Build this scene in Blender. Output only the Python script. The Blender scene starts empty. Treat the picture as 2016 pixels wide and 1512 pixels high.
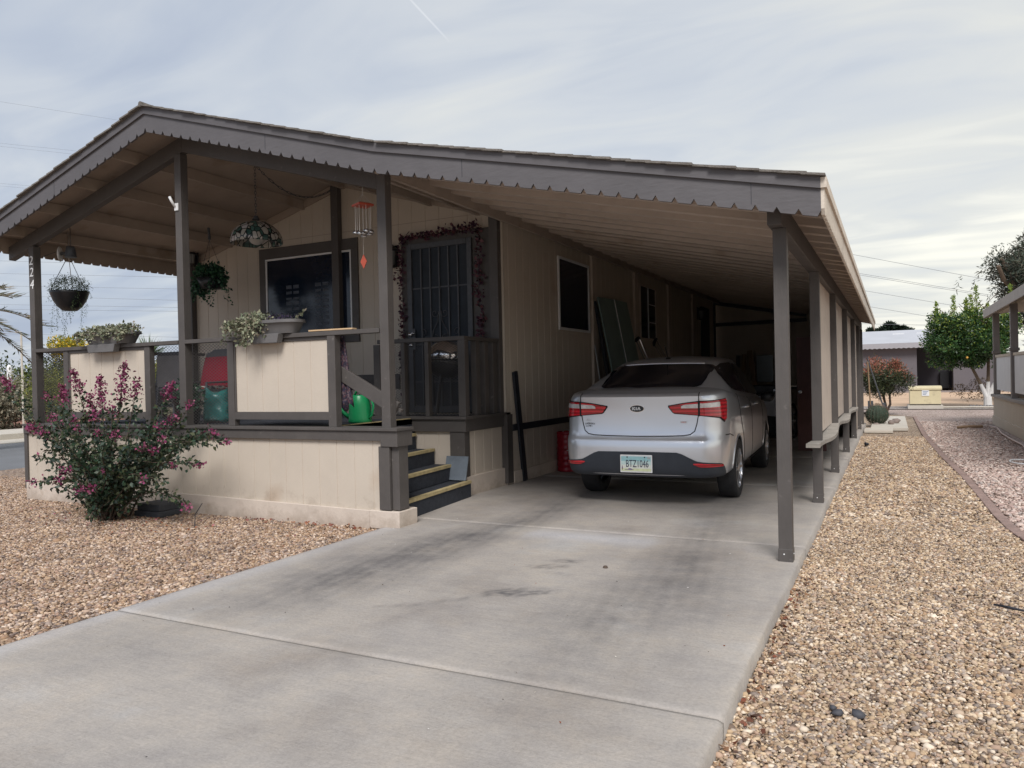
import bpy, bmesh, math, random
import numpy as np
from mathutils import Vector, Matrix
R_ = math.radians
random.seed(7); rng = np.random.default_rng(7)
scene = bpy.context.scene
# ---------------------------------------------------------------- camera
F_PX = 1480.0; CAM_H = 1.27
Yc = np.array([748, 28, -F_PX]); Yc = Yc/np.linalg.norm(Yc)
_p = (-.0225*Yc[0]+Yc[1])/-Yc[2]
Zc = np.array([-.0225, 1, _p]); Zc = Zc/np.linalg.norm(Zc); Zc = Zc-(Zc@Yc)*Yc; Zc = Zc/np.linalg.norm(Zc)
Xc = np.cross(Yc, Zc)
cam_d = bpy.data.cameras.new("camera"); cam = bpy.data.objects.new("camera", cam_d); scene.collection.objects.link(cam)
cam.matrix_world = Matrix([[*Xc, 0], [*Yc, 0], [*Zc, CAM_H], [0, 0, 0, 1]])
cam_d.sensor_fit = 'HORIZONTAL'; cam_d.sensor_width = 36; cam_d.lens = 36*F_PX/2016
cam_d.clip_start = 0.05; cam_d.clip_end = 3000
scene.camera = cam
# ---------------------------------------------------------------- light
SUN_EL, SUN_AZ = 48, 158          # azimuth measured clockwise from +Y (the far side)
world = bpy.data.worlds.new("World"); scene.world = world; world.use_nodes = True
nt = world.node_tree; nt.nodes.clear()
def N(nt, t, **k):
    n = nt.nodes.new(t)
    for a, b in k.items():
        setattr(n, a, b)
    return n
def L(nt, a, b): nt.links.new(a, b)
out = N(nt, 'ShaderNodeOutputWorld'); bgn = N(nt, 'ShaderNodeBackground'); bgc = N(nt, 'ShaderNodeBackground')
sky = N(nt, 'ShaderNodeTexSky', sky_type='NISHITA', sun_disc=False, sun_elevation=R_(SUN_EL), sun_rotation=R_(SUN_AZ), air_density=1.0, dust_density=2.0)
bgn.inputs[1].default_value = 0.07
L(nt, sky.outputs[0], bgn.inputs[0])
tc = N(nt, 'ShaderNodeTexCoord')
sep = N(nt, 'ShaderNodeSeparateXYZ'); L(nt, tc.outputs['Generated'], sep.inputs[0])
zz = N(nt, 'ShaderNodeMath', operation='ADD'); L(nt, sep.outputs[2], zz.inputs[0]); zz.inputs[1].default_value = .12
zm = N(nt, 'ShaderNodeMath', operation='MAXIMUM'); L(nt, zz.outputs[0], zm.inputs[0]); zm.inputs[1].default_value = .05
dx = N(nt, 'ShaderNodeMath', operation='DIVIDE'); L(nt, sep.outputs[0], dx.inputs[0]); L(nt, zm.outputs[0], dx.inputs[1])
dy = N(nt, 'ShaderNodeMath', operation='DIVIDE'); L(nt, sep.outputs[1], dy.inputs[0]); L(nt, zm.outputs[0], dy.inputs[1])
cmb = N(nt, 'ShaderNodeCombineXYZ'); L(nt, dx.outputs[0], cmb.inputs[0]); L(nt, dy.outputs[0], cmb.inputs[1])
mp = N(nt, 'ShaderNodeMapping'); mp.inputs['Rotation'].default_value = (0, 0, R_(35)); mp.inputs['Scale'].default_value = (.5, 1.15, 1)
L(nt, cmb.outputs[0], mp.inputs[0])
n1 = N(nt, 'ShaderNodeTexNoise'); n1.inputs['Scale'].default_value = .8; n1.inputs['Detail'].default_value = 5; n1.inputs['Roughness'].default_value = .45; n1.inputs['Distortion'].default_value = .8
L(nt, mp.outputs[0], n1.inputs['Vector'])
# clouds are thinner towards -X (the left of the picture) and thick and bright towards +X
vd = N(nt, 'ShaderNodeVectorMath', operation='DOT_PRODUCT'); L(nt, tc.outputs['Generated'], vd.inputs[0]); vd.inputs[1].default_value = (.80, .55, -.15)
mr = N(nt, 'ShaderNodeMapRange'); L(nt, vd.outputs['Value'], mr.inputs[0]); mr.inputs[1].default_value = -.35; mr.inputs[2].default_value = .75; mr.inputs[3].default_value = -.16; mr.inputs[4].default_value = .40
ad = N(nt, 'ShaderNodeMath', operation='ADD'); L(nt, n1.outputs[0], ad.inputs[0]); L(nt, mr.outputs[0], ad.inputs[1])
rp = N(nt, 'ShaderNodeValToRGB'); n2s = N(nt, 'ShaderNodeTexNoise'); n2s.inputs['Scale'].default_value = 2.6; n2s.inputs['Detail'].default_value = 6; n2s.inputs['Distortion'].default_value = 1.2; L(nt, mp.outputs[0], n2s.inputs['Vector'])
w2 = N(nt, 'ShaderNodeMath', operation='MULTIPLY_ADD'); L(nt, n2s.outputs[0], w2.inputs[0]); w2.inputs[1].default_value = .46; w2.inputs[2].default_value = -.23
ad2 = N(nt, 'ShaderNodeMath', operation='ADD'); L(nt, ad.outputs[0], ad2.inputs[0]); L(nt, w2.outputs[0], ad2.inputs[1])
hz = N(nt, 'ShaderNodeMapRange'); L(nt, sep.outputs[2], hz.inputs[0]); hz.inputs[1].default_value = 0; hz.inputs[2].default_value = .42; hz.inputs[3].default_value = .10; hz.inputs[4].default_value = 0
ad3 = N(nt, 'ShaderNodeMath', operation='ADD'); L(nt, ad2.outputs[0], ad3.inputs[0]); L(nt, hz.outputs[0], ad3.inputs[1])
L(nt, ad3.outputs[0], rp.inputs[0])
els = rp.color_ramp.elements
els[0].position = .25; els[0].color = (.345, .395, .50, 1)
els[1].position = 1.0; els[1].color = (.90, .875, .77, 1)
for p_, c_ in ((.45, (.44, .485, .56, 1)), (.6, (.545, .575, .61, 1)), (.80, (.66, .665, .635, 1))):
    e = els.new(p_); e.color = c_
def pxdir(u, v): d = np.array([u-1008, -(v-756), -F_PX]); w = np.array([d@Xc, d@Yc, d@Zc]); return w/np.linalg.norm(w)
r1_, r2_ = pxdir(803, -6), pxdir(872, 68); nn_ = np.cross(r1_, r2_); nn_ /= np.linalg.norm(nn_); md_ = (r1_+r2_)/np.linalg.norm(r1_+r2_)   # a thin aeroplane trail: an arc of a great circle of the sky
def dotn(v):
    q = N(nt, 'ShaderNodeVectorMath', operation='DOT_PRODUCT'); L(nt, tc.outputs['Generated'], q.inputs[0]); q.inputs[1].default_value = tuple(float(a) for a in v); return q.outputs['Value']
ab_ = N(nt, 'ShaderNodeMath', operation='ABSOLUTE'); L(nt, dotn(nn_), ab_.inputs[0])
t1_ = N(nt, 'ShaderNodeMapRange'); t1_.inputs[1].default_value = .0004; t1_.inputs[2].default_value = .0016; t1_.inputs[3].default_value = 1; t1_.inputs[4].default_value = 0; L(nt, ab_.outputs[0], t1_.inputs[0])
t2_ = N(nt, 'ShaderNodeMapRange'); t2_.inputs[1].default_value = math.cos(.040); t2_.inputs[2].default_value = math.cos(.018); t2_.inputs[4].default_value = .22; L(nt, dotn(md_), t2_.inputs[0])
t3_ = N(nt, 'ShaderNodeMath', operation='MULTIPLY'); L(nt, t1_.outputs[0], t3_.inputs[0]); L(nt, t2_.outputs[0], t3_.inputs[1])
tm_ = N(nt, 'ShaderNodeMixRGB'); L(nt, t3_.outputs[0], tm_.inputs[0]); L(nt, rp.outputs[0], tm_.inputs[1]); tm_.inputs[2].default_value = (.95, .95, .95, 1)
L(nt, tm_.outputs[0], bgc.inputs[0]); bgc.inputs[1].default_value = .95
mx = N(nt, 'ShaderNodeMixShader'); mx.inputs[0].default_value = .86
L(nt, bgn.outputs[0], mx.inputs[1]); L(nt, bgc.outputs[0], mx.inputs[2]); L(nt, mx.outputs[0], out.inputs[0])
sun_d = bpy.data.lights.new("sun", 'SUN'); sun = bpy.data.objects.new("sun", sun_d); scene.collection.objects.link(sun)
sun_d.energy = 2.5; sun_d.angle = R_(24); sun_d.color = (1, .97, .94)
a = R_(SUN_AZ); e_ = R_(SUN_EL)
sdir = Vector((math.sin(a)*math.cos(e_), math.cos(a)*math.cos(e_), math.sin(e_)))
sun.rotation_euler = sdir.to_track_quat('Z', 'Y').to_euler()
vs = scene.view_settings; vs.view_transform = 'Standard'; vs.look = 'None'; vs.exposure = 0.47; vs.gamma = 1
scene.cycles.max_bounces = 8

# ---------------------------------------------------------------- helpers
CC = scene.collection
def at(u, v, ax, val):
    """point of the plane ax=val seen at photo pixel (u, v): used to measure the place"""
    d = np.array([u-1008, -(v-756), -F_PX]); r = np.array([d@Xc, d@Yc, d@Zc]); c = np.array([0, 0, CAM_H])
    i = 'xyz'.index(ax); t = (val-c[i])/r[i]
    return Vector((c+r*t).tolist())
def origin(o):
    v = Vector((0, 0, 0))
    while o is not None:
        v += o.location; o = o.parent
    return v
def tag(o, label=None, cat=None, group=None, kind=None):
    if label: o['label'] = label
    if cat: o['category'] = cat
    if group: o['group'] = group
    if kind: o['kind'] = kind
    return o
def thing(name, label, cat, loc=(0, 0, 0), rz=0, group=None):
    o = bpy.data.objects.new(name, None); CC.objects.link(o); o.empty_display_size = .1
    o.location = loc; o.rotation_euler = (0, 0, rz)
    return tag(o, label, cat, group)
def children(o): return [c for c in bpy.data.objects if c.parent == o]
def copy_tree(o, parent=None):
    c = o.copy(); CC.objects.link(c)
    if parent: c.parent = parent
    for ch in children(o): copy_tree(ch, c)
    return c
def np_mesh(name, V, Fc, k):
    """V (n,3) float, Fc (m,k) int"""
    me = bpy.data.meshes.new(name)
    me.vertices.add(len(V)); me.vertices.foreach_set('co', np.asarray(V, dtype=np.float32).ravel())
    Fc = np.asarray(Fc, dtype=np.int32)
    me.loops.add(Fc.size); me.loops.foreach_set('vertex_index', Fc.ravel())
    me.polygons.add(len(Fc)); me.polygons.foreach_set('loop_start', np.arange(0, Fc.size, k, dtype=np.int32))
    me.polygons.foreach_set('loop_total', np.full(len(Fc), k, dtype=np.int32))
    me.update(calc_edges=True)
    return me
def link_mesh(name, me, mats, parent=None, world=True, smooth=False):
    o = bpy.data.objects.new(name, me); CC.objects.link(o)
    for m in (mats if isinstance(mats, (list, tuple)) else [mats]): me.materials.append(m)
    if smooth: me.polygons.foreach_set('use_smooth', np.ones(len(me.polygons), dtype=bool))
    if parent is not None:
        o.parent = parent
        if world: me.transform(Matrix.Translation(-origin(parent)))
    else:
        co = np.empty(len(me.vertices)*3, dtype=np.float32); me.vertices.foreach_get('co', co); co = co.reshape(-1, 3)
        lo = co.min(0); hi = co.max(0); b = Vector(((lo[0]+hi[0])/2, (lo[1]+hi[1])/2, lo[2]))
        me.transform(Matrix.Translation(-b)); o.location = b
    me.update()
    return o
class MB:
    def __init__(s): s.v = []; s.f = []; s.m = []
    def add(s, vs, fs, m=0):
        o = len(s.v); s.v += [tuple(v) for v in vs]; s.f += [tuple(i+o for i in f) for f in fs]; s.m += [m]*len(fs); return s
    def box(s, x0, x1, y0, y1, z0, z1, m=0):
        return s.add([(x0, y0, z0), (x1, y0, z0), (x1, y1, z0), (x0, y1, z0), (x0, y0, z1), (x1, y0, z1), (x1, y1, z1), (x0, y1, z1)],
                     [(0, 3, 2, 1), (4, 5, 6, 7), (0, 1, 5, 4), (1, 2, 6, 5), (2, 3, 7, 6), (3, 0, 4, 7)], m)
    def bar(s, p, q, w, h, up=(0, 0, 1), m=0):
        p = Vector(p); q = Vector(q); d = (q-p).normalized(); up = Vector(up)
        a = d.cross(up)
        if a.length < 1e-5: a = d.cross(Vector((0, 1, 0)))
        a.normalize(); b = a.cross(d).normalized(); a = a*w/2; b = b*h/2
        return s.add([p-a-b, p+a-b, p+a+b, p-a+b, q-a-b, q+a-b, q+a+b, q-a+b],
                     [(0, 1, 2, 3), (7, 6, 5, 4), (0, 4, 5, 1), (1, 5, 6, 2), (2, 6, 7, 3), (3, 7, 4, 0)], m)
    def tube(s, pts, r, n=8, m=0, caps=True):
        pts = [Vector(p) for p in pts]; rr = r if isinstance(r, (list, tuple)) else [r]*len(pts)
        ref = None; vs = []
        for i, p in enumerate(pts):
            d = (pts[min(i+1, len(pts)-1)]-pts[max(i-1, 0)])
            d = d.normalized() if d.length > 1e-9 else Vector((0, 0, 1))
            if ref is None: ref = d.orthogonal().normalized()
            a = (ref-ref.dot(d)*d)
            a = a.normalized() if a.length > 1e-6 else d.orthogonal().normalized()
            ref = a; b = d.cross(a)
            for k in range(n):
                t = 2*math.pi*k/n; vs.append(p+(a*math.cos(t)+b*math.sin(t))*rr[i])
        fs = [(i*n+k, i*n+(k+1) % n, (i+1)*n+(k+1) % n, (i+1)*n+k) for i in range(len(pts)-1) for k in range(n)]
        if caps: fs += [tuple(range(n-1, -1, -1)), tuple((len(pts)-1)*n+k for k in range(n))]
        return s.add(vs, fs, m)
    def lathe(s, prof, c=(0, 0, 0), n=24, ax='z', m=0, caps=False, wob=None):
        vs = []; c = Vector(c)
        for r, h in prof:
            for k in range(n):
                t = 2*math.pi*k/n; rr = r*(wob(t) if wob else 1); x, y = rr*math.cos(t), rr*math.sin(t)
                vs.append(c+Vector({'z': (x, y, h), 'x': (h, x, y), 'y': (x, h, y)}[ax]))
        fs = [(i*n+k, i*n+(k+1) % n, (i+1)*n+(k+1) % n, (i+1)*n+k) for i in range(len(prof)-1) for k in range(n)]
        if ax == 'y': fs = [tuple(reversed(f)) for f in fs]
        if caps: fs += [tuple(range(n)), tuple((len(prof)-1)*n+k for k in range(n))]
        return s.add(vs, fs, m)
    def prism(s, poly, ax, a0, a1, m=0):
        """poly in the two remaining axes (order xyz), extruded along ax"""
        def P(p, a): return {'x': (a, p[0], p[1]), 'y': (p[0], a, p[1]), 'z': (p[0], p[1], a)}[ax]
        n = len(poly)
        return s.add([P(p, a0) for p in poly]+[P(p, a1) for p in poly],
                     [tuple(range(n)), tuple(range(2*n-1, n-1, -1))]+[(i, i+n, (i+1) % n+n, (i+1) % n) for i in range(n)], m)
    def build(s, name, mats, parent=None, smooth=False, bevel=0, world=True, solid=0, fixn=True, autos=None, sub=0):
        me = bpy.data.meshes.new(name); me.from_pydata(s.v, [], s.f); me.polygons.foreach_set('material_index', s.m)
        if fixn:
            bm = bmesh.new(); bm.from_mesh(me); bmesh.ops.recalc_face_normals(bm, faces=bm.faces); bm.to_mesh(me); bm.free()
        o = link_mesh(name, me, mats, parent, world, smooth)
        if solid:
            md = o.modifiers.new('s', 'SOLIDIFY'); md.thickness = solid; md.offset = 0
        if bevel:
            md = o.modifiers.new('b', 'BEVEL'); md.width = bevel; md.segments = 2; md.limit_method = 'ANGLE'; md.angle_limit = R_(35)
        if sub:
            md = o.modifiers.new('u', 'SUBSURF'); md.levels = sub; md.render_levels = sub
        if autos:
            me.polygons.foreach_set('use_smooth', [True]*len(me.polygons))
            md = None
            try: me.set_sharp_from_angle(angle=R_(autos))
            except Exception: pass
        return o

# ---------------------------------------------------------------- materials
def base_mat(name):
    m = bpy.data.materials.new(name); m.use_nodes = True; nt = m.node_tree
    return m, nt, nt.nodes['Principled BSDF']
def ramp(nt, stops, interp='LINEAR'):
    r = N(nt, 'ShaderNodeValToRGB'); r.color_ramp.interpolation = interp; el = r.color_ramp.elements
    while len(el) > 1: el.remove(el[0])
    el[0].position = stops[0][0]; el[0].color = (*stops[0][1], 1)
    for p, c in stops[1:]:
        q = el.new(p); q.color = (*c, 1)
    return r
def paint(name, col, rough=.6, var=.12, scale=3, bump=.15, bscale=60, metal=0, stretch=(1, 1, 1), dirt=None, spec=None, fine=0):
    """painted / plain surface: colour drifting in big soft patches plus a fine surface grain"""
    m, nt, b = base_mat(name)
    tc = N(nt, 'ShaderNodeTexCoord'); mp = N(nt, 'ShaderNodeMapping'); mp.inputs['Scale'].default_value = stretch
    L(nt, tc.outputs['Object'], mp.inputs[0])
    n = N(nt, 'ShaderNodeTexNoise'); n.inputs['Scale'].default_value = scale; n.inputs['Detail'].default_value = 6; n.inputs['Roughness'].default_value = .65
    L(nt, tc.outputs['Object'], n.inputs['Vector'])
    lo = tuple(max(0, c*(1-var)) for c in col); hi = tuple(min(1, c*(1+var)) for c in col)
    rp = ramp(nt, [(.3, lo), (.7, hi)]); L(nt, n.outputs[0], rp.inputs[0]); colout = rp.outputs[0]
    n2 = N(nt, 'ShaderNodeTexNoise'); n2.inputs['Scale'].default_value = bscale; n2.inputs['Detail'].default_value = 3
    L(nt, mp.outputs[0], n2.inputs['Vector'])
    if fine:
        rf = ramp(nt, [(.3, (1-fine,)*3), (.7, (1+fine,)*3)]); L(nt, n2.outputs[0], rf.inputs[0])
        mm = N(nt, 'ShaderNodeMixRGB', blend_type='MULTIPLY'); mm.inputs[0].default_value = 1
        L(nt, colout, mm.inputs[1]); L(nt, rf.outputs[0], mm.inputs[2]); colout = mm.outputs[0]
    if dirt:
        n3 = N(nt, 'ShaderNodeTexNoise'); n3.inputs['Scale'].default_value = dirt[1]; n3.inputs['Detail'].default_value = 8
        L(nt, tc.outputs['Object'], n3.inputs['Vector'])
        r3 = ramp(nt, [(dirt[2], (0, 0, 0)), (dirt[2]+.12, (1, 1, 1))]); L(nt, n3.outputs[0], r3.inputs[0])
        mm = N(nt, 'ShaderNodeMixRGB'); L(nt, r3.outputs[0], mm.inputs[0]); L(nt, colout, mm.inputs[1]); mm.inputs[2].default_value = (*dirt[0], 1); colout = mm.outputs[0]
    L(nt, colout, b.inputs['Base Color'])
    b.inputs['Roughness'].default_value = rough; b.inputs['Metallic'].default_value = metal
    if spec is not None: b.inputs['Specular IOR Level'].default_value = spec
    if bump:
        bp = N(nt, 'ShaderNodeBump'); bp.inputs['Strength'].default_value = bump; bp.inputs['Distance'].default_value = .01
        L(nt, n2.outputs[0], bp.inputs['Height']); L(nt, bp.outputs[0], b.inputs['Normal'])
    return m
def island(name, cols, rough=.6, spec=.3, trans=0, bump=0, patch=None):
    """one random colour of the list for each loose piece (leaf, stone)"""
    m, nt, b = base_mat(name)
    g = N(nt, 'ShaderNodeNewGeometry')
    rp = ramp(nt, [(i/len(cols), c) for i, c in enumerate(cols)], 'CONSTANT' if not trans else 'LINEAR')
    L(nt, g.outputs['Random Per Island'], rp.inputs[0]); c = rp.outputs[0]
    if patch:
        tc = N(nt, 'ShaderNodeTexCoord'); n = N(nt, 'ShaderNodeTexNoise'); n.inputs['Scale'].default_value = patch[0]; n.inputs['Detail'].default_value = 4
        L(nt, tc.outputs['Object'], n.inputs['Vector'])
        rr = ramp(nt, [(.3, patch[1]), (.7, patch[2])]); L(nt, n.outputs[0], rr.inputs[0])
        mm = N(nt, 'ShaderNodeMixRGB', blend_type='MULTIPLY'); mm.inputs[0].default_value = 1
        L(nt, c, mm.inputs[1]); L(nt, rr.outputs[0], mm.inputs[2]); c = mm.outputs[0]
    L(nt, c, b.inputs['Base Color']); b.inputs['Roughness'].default_value = rough; b.inputs['Specular IOR Level'].default_value = spec
    if trans:
        tr = N(nt, 'ShaderNodeBsdfTranslucent'); L(nt, c, tr.inputs[0]); mxs = N(nt, 'ShaderNodeMixShader'); mxs.inputs[0].default_value = trans
        L(nt, b.outputs[0], mxs.inputs[1]); L(nt, tr.outputs[0], mxs.inputs[2]); L(nt, mxs.outputs[0], nt.nodes['Material Output'].inputs[0])
    return m
M = {}
M['beige'] = paint('beige_siding', (.53, .462, .385), .72, .04, 2, .22, 26, stretch=(1.5, 1.5, 14), dirt=((.45, .36, .28), 1.3, .66), fine=.03)
def splash(m, zt=.42, col=(.30, .235, .18)):
    """earth splashed up the foot of a wall, ragged and patchy"""
    nt = m.node_tree; b = nt.nodes['Principled BSDF']; src = b.inputs['Base Color'].links[0].from_socket
    tc = N(nt, 'ShaderNodeTexCoord'); sp = N(nt, 'ShaderNodeSeparateXYZ'); L(nt, tc.outputs['Object'], sp.inputs[0])
    n = N(nt, 'ShaderNodeTexNoise'); n.inputs['Scale'].default_value = 7; n.inputs['Detail'].default_value = 9; n.inputs['Roughness'].default_value = .7; L(nt, tc.outputs['Object'], n.inputs['Vector'])
    mr = N(nt, 'ShaderNodeMapRange'); mr.inputs[1].default_value = 0; mr.inputs[2].default_value = zt; mr.inputs[3].default_value = .30; mr.inputs[4].default_value = -.12; L(nt, sp.outputs[2], mr.inputs[0])
    ad = N(nt, 'ShaderNodeMath', operation='ADD'); L(nt, n.outputs[0], ad.inputs[0]); L(nt, mr.outputs[0], ad.inputs[1])
    m2 = N(nt, 'ShaderNodeMapRange'); m2.inputs[1].default_value = .60; m2.inputs[2].default_value = .85; m2.inputs[4].default_value = .55; L(nt, ad.outputs[0], m2.inputs[0])
    mx = N(nt, 'ShaderNodeMixRGB'); L(nt, m2.outputs[0], mx.inputs[0]); L(nt, src, mx.inputs[1]); mx.inputs[2].default_value = (*col, 1); L(nt, mx.outputs[0], b.inputs['Base Color'])
splash(M['beige'])
M['beige_trim'] = paint('beige_trim', (.57, .49, .42), .7, .07, 3, .2, 60, dirt=((.42, .34, .27), 4, .64))
splash(M['beige_trim'], .22)
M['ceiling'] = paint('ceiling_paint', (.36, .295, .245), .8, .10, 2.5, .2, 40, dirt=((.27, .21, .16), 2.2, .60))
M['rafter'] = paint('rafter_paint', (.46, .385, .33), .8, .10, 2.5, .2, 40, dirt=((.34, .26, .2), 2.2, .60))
M['brown'] = paint('brown_trim', (.080, .071, .066), .6, .12, 5, .25, 50, stretch=(1, 1, .25), dirt=((.15, .135, .125), 14, .66))
M['brown_f'] = paint('brown_fascia', (.098, .092, .097), .6, .1, 3, .25, 40, stretch=(.3, 1, 1))
M['cream'] = paint('cream_fascia', (.60, .53, .45), .75, .15, 6, .3, 60, dirt=((.25, .2, .17), 10, .63))
M['shingle'] = paint('shingle', (.16, .145, .13), .95, .3, 10, .8, 120)
M['dark'] = paint('dark_paint', (.018, .02, .028), .5, .2, 5, .1, 60)
M['carpet'] = paint('carpet', (.03, .034, .045), 1, .3, 20, .6, 400)
M['nosing'] = paint('nosing', (.42, .34, .18), .8, .25, 12, .3, 80)
M['white'] = paint('white_metal', (.72, .72, .72), .4, .08, 5, .05, 60)
M['glass'] = paint('window_glass', (.010, .016, .03), .12, .2, 2, .015, 4, spec=.6)
M['steel'] = paint('steel', (.55, .56, .58), .3, .1, 10, .05, 90, metal=1)
M['chrome'] = paint('chrome', (.8, .8, .82), .15, .05, 10, 0, metal=1)
M['black'] = paint('black_plastic', (.012, .013, .016), .4, .2, 10, .1, 100)
M['iron'] = paint('iron', (.07, .075, .085), .5, .2, 20, .2, 120)

# ---------------------------------------------------------------- foliage
def leaf_mesh(P, D, size, asp=.45, jitter=1.0):
    """one small folded leaf per point P, pointing about D; size (n,)"""
    P = np.asarray(P, float); n = len(P); size = np.broadcast_to(size, (n,)).reshape(-1, 1)*rng.uniform(.65, 1.25, (n, 1))
    d = np.asarray(D, float)+rng.normal(0, jitter, (n, 3)); d /= np.linalg.norm(d, axis=1, keepdims=True)+1e-9
    r = rng.normal(0, 1, (n, 3)); a = np.cross(d, r); a /= np.linalg.norm(a, axis=1, keepdims=True)+1e-9; nn = np.cross(a, d)
    w = size*asp/2
    v0 = P; v1 = P+d*size*.42+a*w+nn*w*.35; v2 = P+d*size-nn*size*.1; v3 = P+d*size*.42-a*w+nn*w*.35
    V = np.stack([v0, v1, v2, v3], 1).reshape(-1, 3)
    return V, np.arange(4*n).reshape(-1, 4)
def leaves(name, P, D, size, mat, parent=None, asp=.45, jitter=1.0):
    V, Fc = leaf_mesh(P, D, size, asp, jitter)
    return link_mesh(name, np_mesh(name, V, Fc, 4), mat, parent, True, False)
def blob_points(n, centers, radii, shell=.55):
    """points through clumps, thicker near each clump's skin"""
    centers = np.asarray(centers, float); radii = np.asarray(radii, float)
    if radii.ndim == 1: radii = np.repeat(radii[:, None], 3, 1)
    w = radii.prod(1)**(2/3); idx = rng.choice(len(centers), n, p=w/w.sum())
    d = rng.normal(0, 1, (n, 3)); d /= np.linalg.norm(d, axis=1, keepdims=True)
    r = (shell+(1-shell)*rng.random((n, 1)))*(1+rng.normal(0, .09, (n, 1)))
    return centers[idx]+d*r*radii[idx], d
def clump_cloud(c, R, k, rmin, rmax):
    """k random clump centres inside ellipsoid c,R"""
    d = rng.normal(0, 1, (k, 3)); d /= np.linalg.norm(d, axis=1, keepdims=True); r = rng.random((k, 1))**.4
    return np.asarray(c)+d*r*np.asarray(R), rng.uniform(rmin, rmax, k)
def stones(name, P, size, mat, parent=None, flat=.65):
    n = len(P)
    t = (1+5**.5)/2
    ico = np.array([(-1, t, 0), (1, t, 0), (-1, -t, 0), (1, -t, 0), (0, -1, t), (0, 1, t), (0, -1, -t), (0, 1, -t), (t, 0, -1), (t, 0, 1), (-t, 0, -1), (-t, 0, 1)], float)
    ico /= np.linalg.norm(ico[0])
    fc = np.array([(0, 11, 5), (0, 5, 1), (0, 1, 7), (0, 7, 10), (0, 10, 11), (1, 5, 9), (5, 11, 4), (11, 10, 2), (10, 7, 6), (7, 1, 8), (3, 9, 4), (3, 4, 2), (3, 2, 6), (3, 6, 8), (3, 8, 9), (4, 9, 5), (2, 4, 11), (6, 2, 10), (8, 6, 7), (9, 8, 1)])
    sc = size*rng.lognormal(0, .28, (n, 1, 1))*rng.uniform(.6, 1.35, (n, 1, 3))
    V = ico[None]*(1+rng.normal(0, .19, (n, 12, 1)))*sc
    q = rng.normal(0, 1, (n, 4)); q /= np.linalg.norm(q, axis=1, keepdims=True); w, x, y, z = q.T
    Rm = np.stack([1-2*(y*y+z*z), 2*(x*y-z*w), 2*(x*z+y*w), 2*(x*y+z*w), 1-2*(x*x+z*z), 2*(y*z-x*w), 2*(x*z-y*w), 2*(y*z+x*w), 1-2*(x*x+y*y)], 1).reshape(-1, 3, 3)
    V = np.einsum('nij,nkj->nki', Rm, V); V[:, :, 2] *= flat
    V += P[:, None]
    Fc = (np.arange(n)[:, None, None]*12+fc[None]).reshape(-1, 3)
    return link_mesh(name, np_mesh(name, V.reshape(-1, 3), Fc, 3), mat, parent, True, False)
#==PART2==
def proj(P):
    P = np.asarray(P, float); d = P[..., 0:1]*Xc+P[..., 1:2]*Yc+(P[..., 2:3]-CAM_H)*Zc
    return 1008+F_PX*d[..., 0]/-d[..., 2], 756-F_PX*d[..., 1]/-d[..., 2], -d[..., 2]
# ---------------------------------------------------------------- ground
TAN = [(.46, .36, .25), (.38, .30, .22), (.56, .47, .36), (.33, .24, .17), (.48, .39, .31), (.60, .54, .46), (.42, .30, .20), (.28, .24, .22), (.52, .42, .30), (.40, .35, .31), (.44, .33, .26), (.22, .17, .14)]
PINK = [(.44, .33, .29), (.37, .27, .245), (.52, .42, .37), (.30, .23, .20), (.46, .37, .33), (.58, .50, .45), (.40, .30, .26), (.36, .31, .29)]
def dull(c, k): return tuple(x*k for x in c)
def gravel_mat(name, cols, scale, k=1.0):
    m, nt, b = base_mat(name)
    tc = N(nt, 'ShaderNodeTexCoord'); v = N(nt, 'ShaderNodeTexVoronoi'); v.inputs['Scale'].default_value = scale; L(nt, tc.outputs['Object'], v.inputs['Vector'])
    rp = ramp(nt, [(i/len(cols), dull(c, k)) for i, c in enumerate(cols)], 'CONSTANT')
    sp = N(nt, 'ShaderNodeSeparateColor'); L(nt, v.outputs['Color'], sp.inputs[0]); L(nt, sp.outputs[0], rp.inputs[0])
    rd = ramp(nt, [(.0, (1, 1, 1)), (.45, (.95, .95, .95)), (.75, (.35, .33, .3))]); L(nt, v.outputs['Distance'], rd.inputs[0])
    n = N(nt, 'ShaderNodeTexNoise'); n.inputs['Scale'].default_value = 1.2; n.inputs['Detail'].default_value = 5; L(nt, tc.outputs['Object'], n.inputs['Vector'])
    rn = ramp(nt, [(.3, (.82, .80, .78)), (.7, (1.1, 1.1, 1.1))]); L(nt, n.outputs[0], rn.inputs[0])
    c = rp.outputs[0]
    for o in (rd.outputs[0], rn.outputs[0]):
        mm = N(nt, 'ShaderNodeMixRGB', blend_type='MULTIPLY'); mm.inputs[0].default_value = 1; L(nt, c, mm.inputs[1]); L(nt, o, mm.inputs[2]); c = mm.outputs[0]
    L(nt, c, b.inputs['Base Color']); b.inputs['Roughness'].default_value = .9
    bp = N(nt, 'ShaderNodeBump'); bp.inputs['Strength'].default_value = .9; bp.inputs['Distance'].default_value = .012; bp.invert = True
    L(nt, v.outputs['Distance'], bp.inputs['Height']); L(nt, bp.outputs[0], b.inputs['Normal'])
    return m
TAN = [(min(.8, a*1.08*k), min(.8, b*1.03*k), min(.8, c*.99*k)) for (a, b, c), k in zip(TAN, (.92, .9, 1.02, .8, .95, 1.08, .85, .8, 1.0, .92, .9, .7))]
M['gravel'] = gravel_mat('tan_gravel', TAN, 50, .95); M['gravel_pink'] = gravel_mat('pink_gravel', PINK, 36, 1.1)
M['stones'] = island('tan_stones', TAN, .8, .25, patch=(1.5, (.85, .83, .8), (1.12, 1.1, 1.06)))
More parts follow.
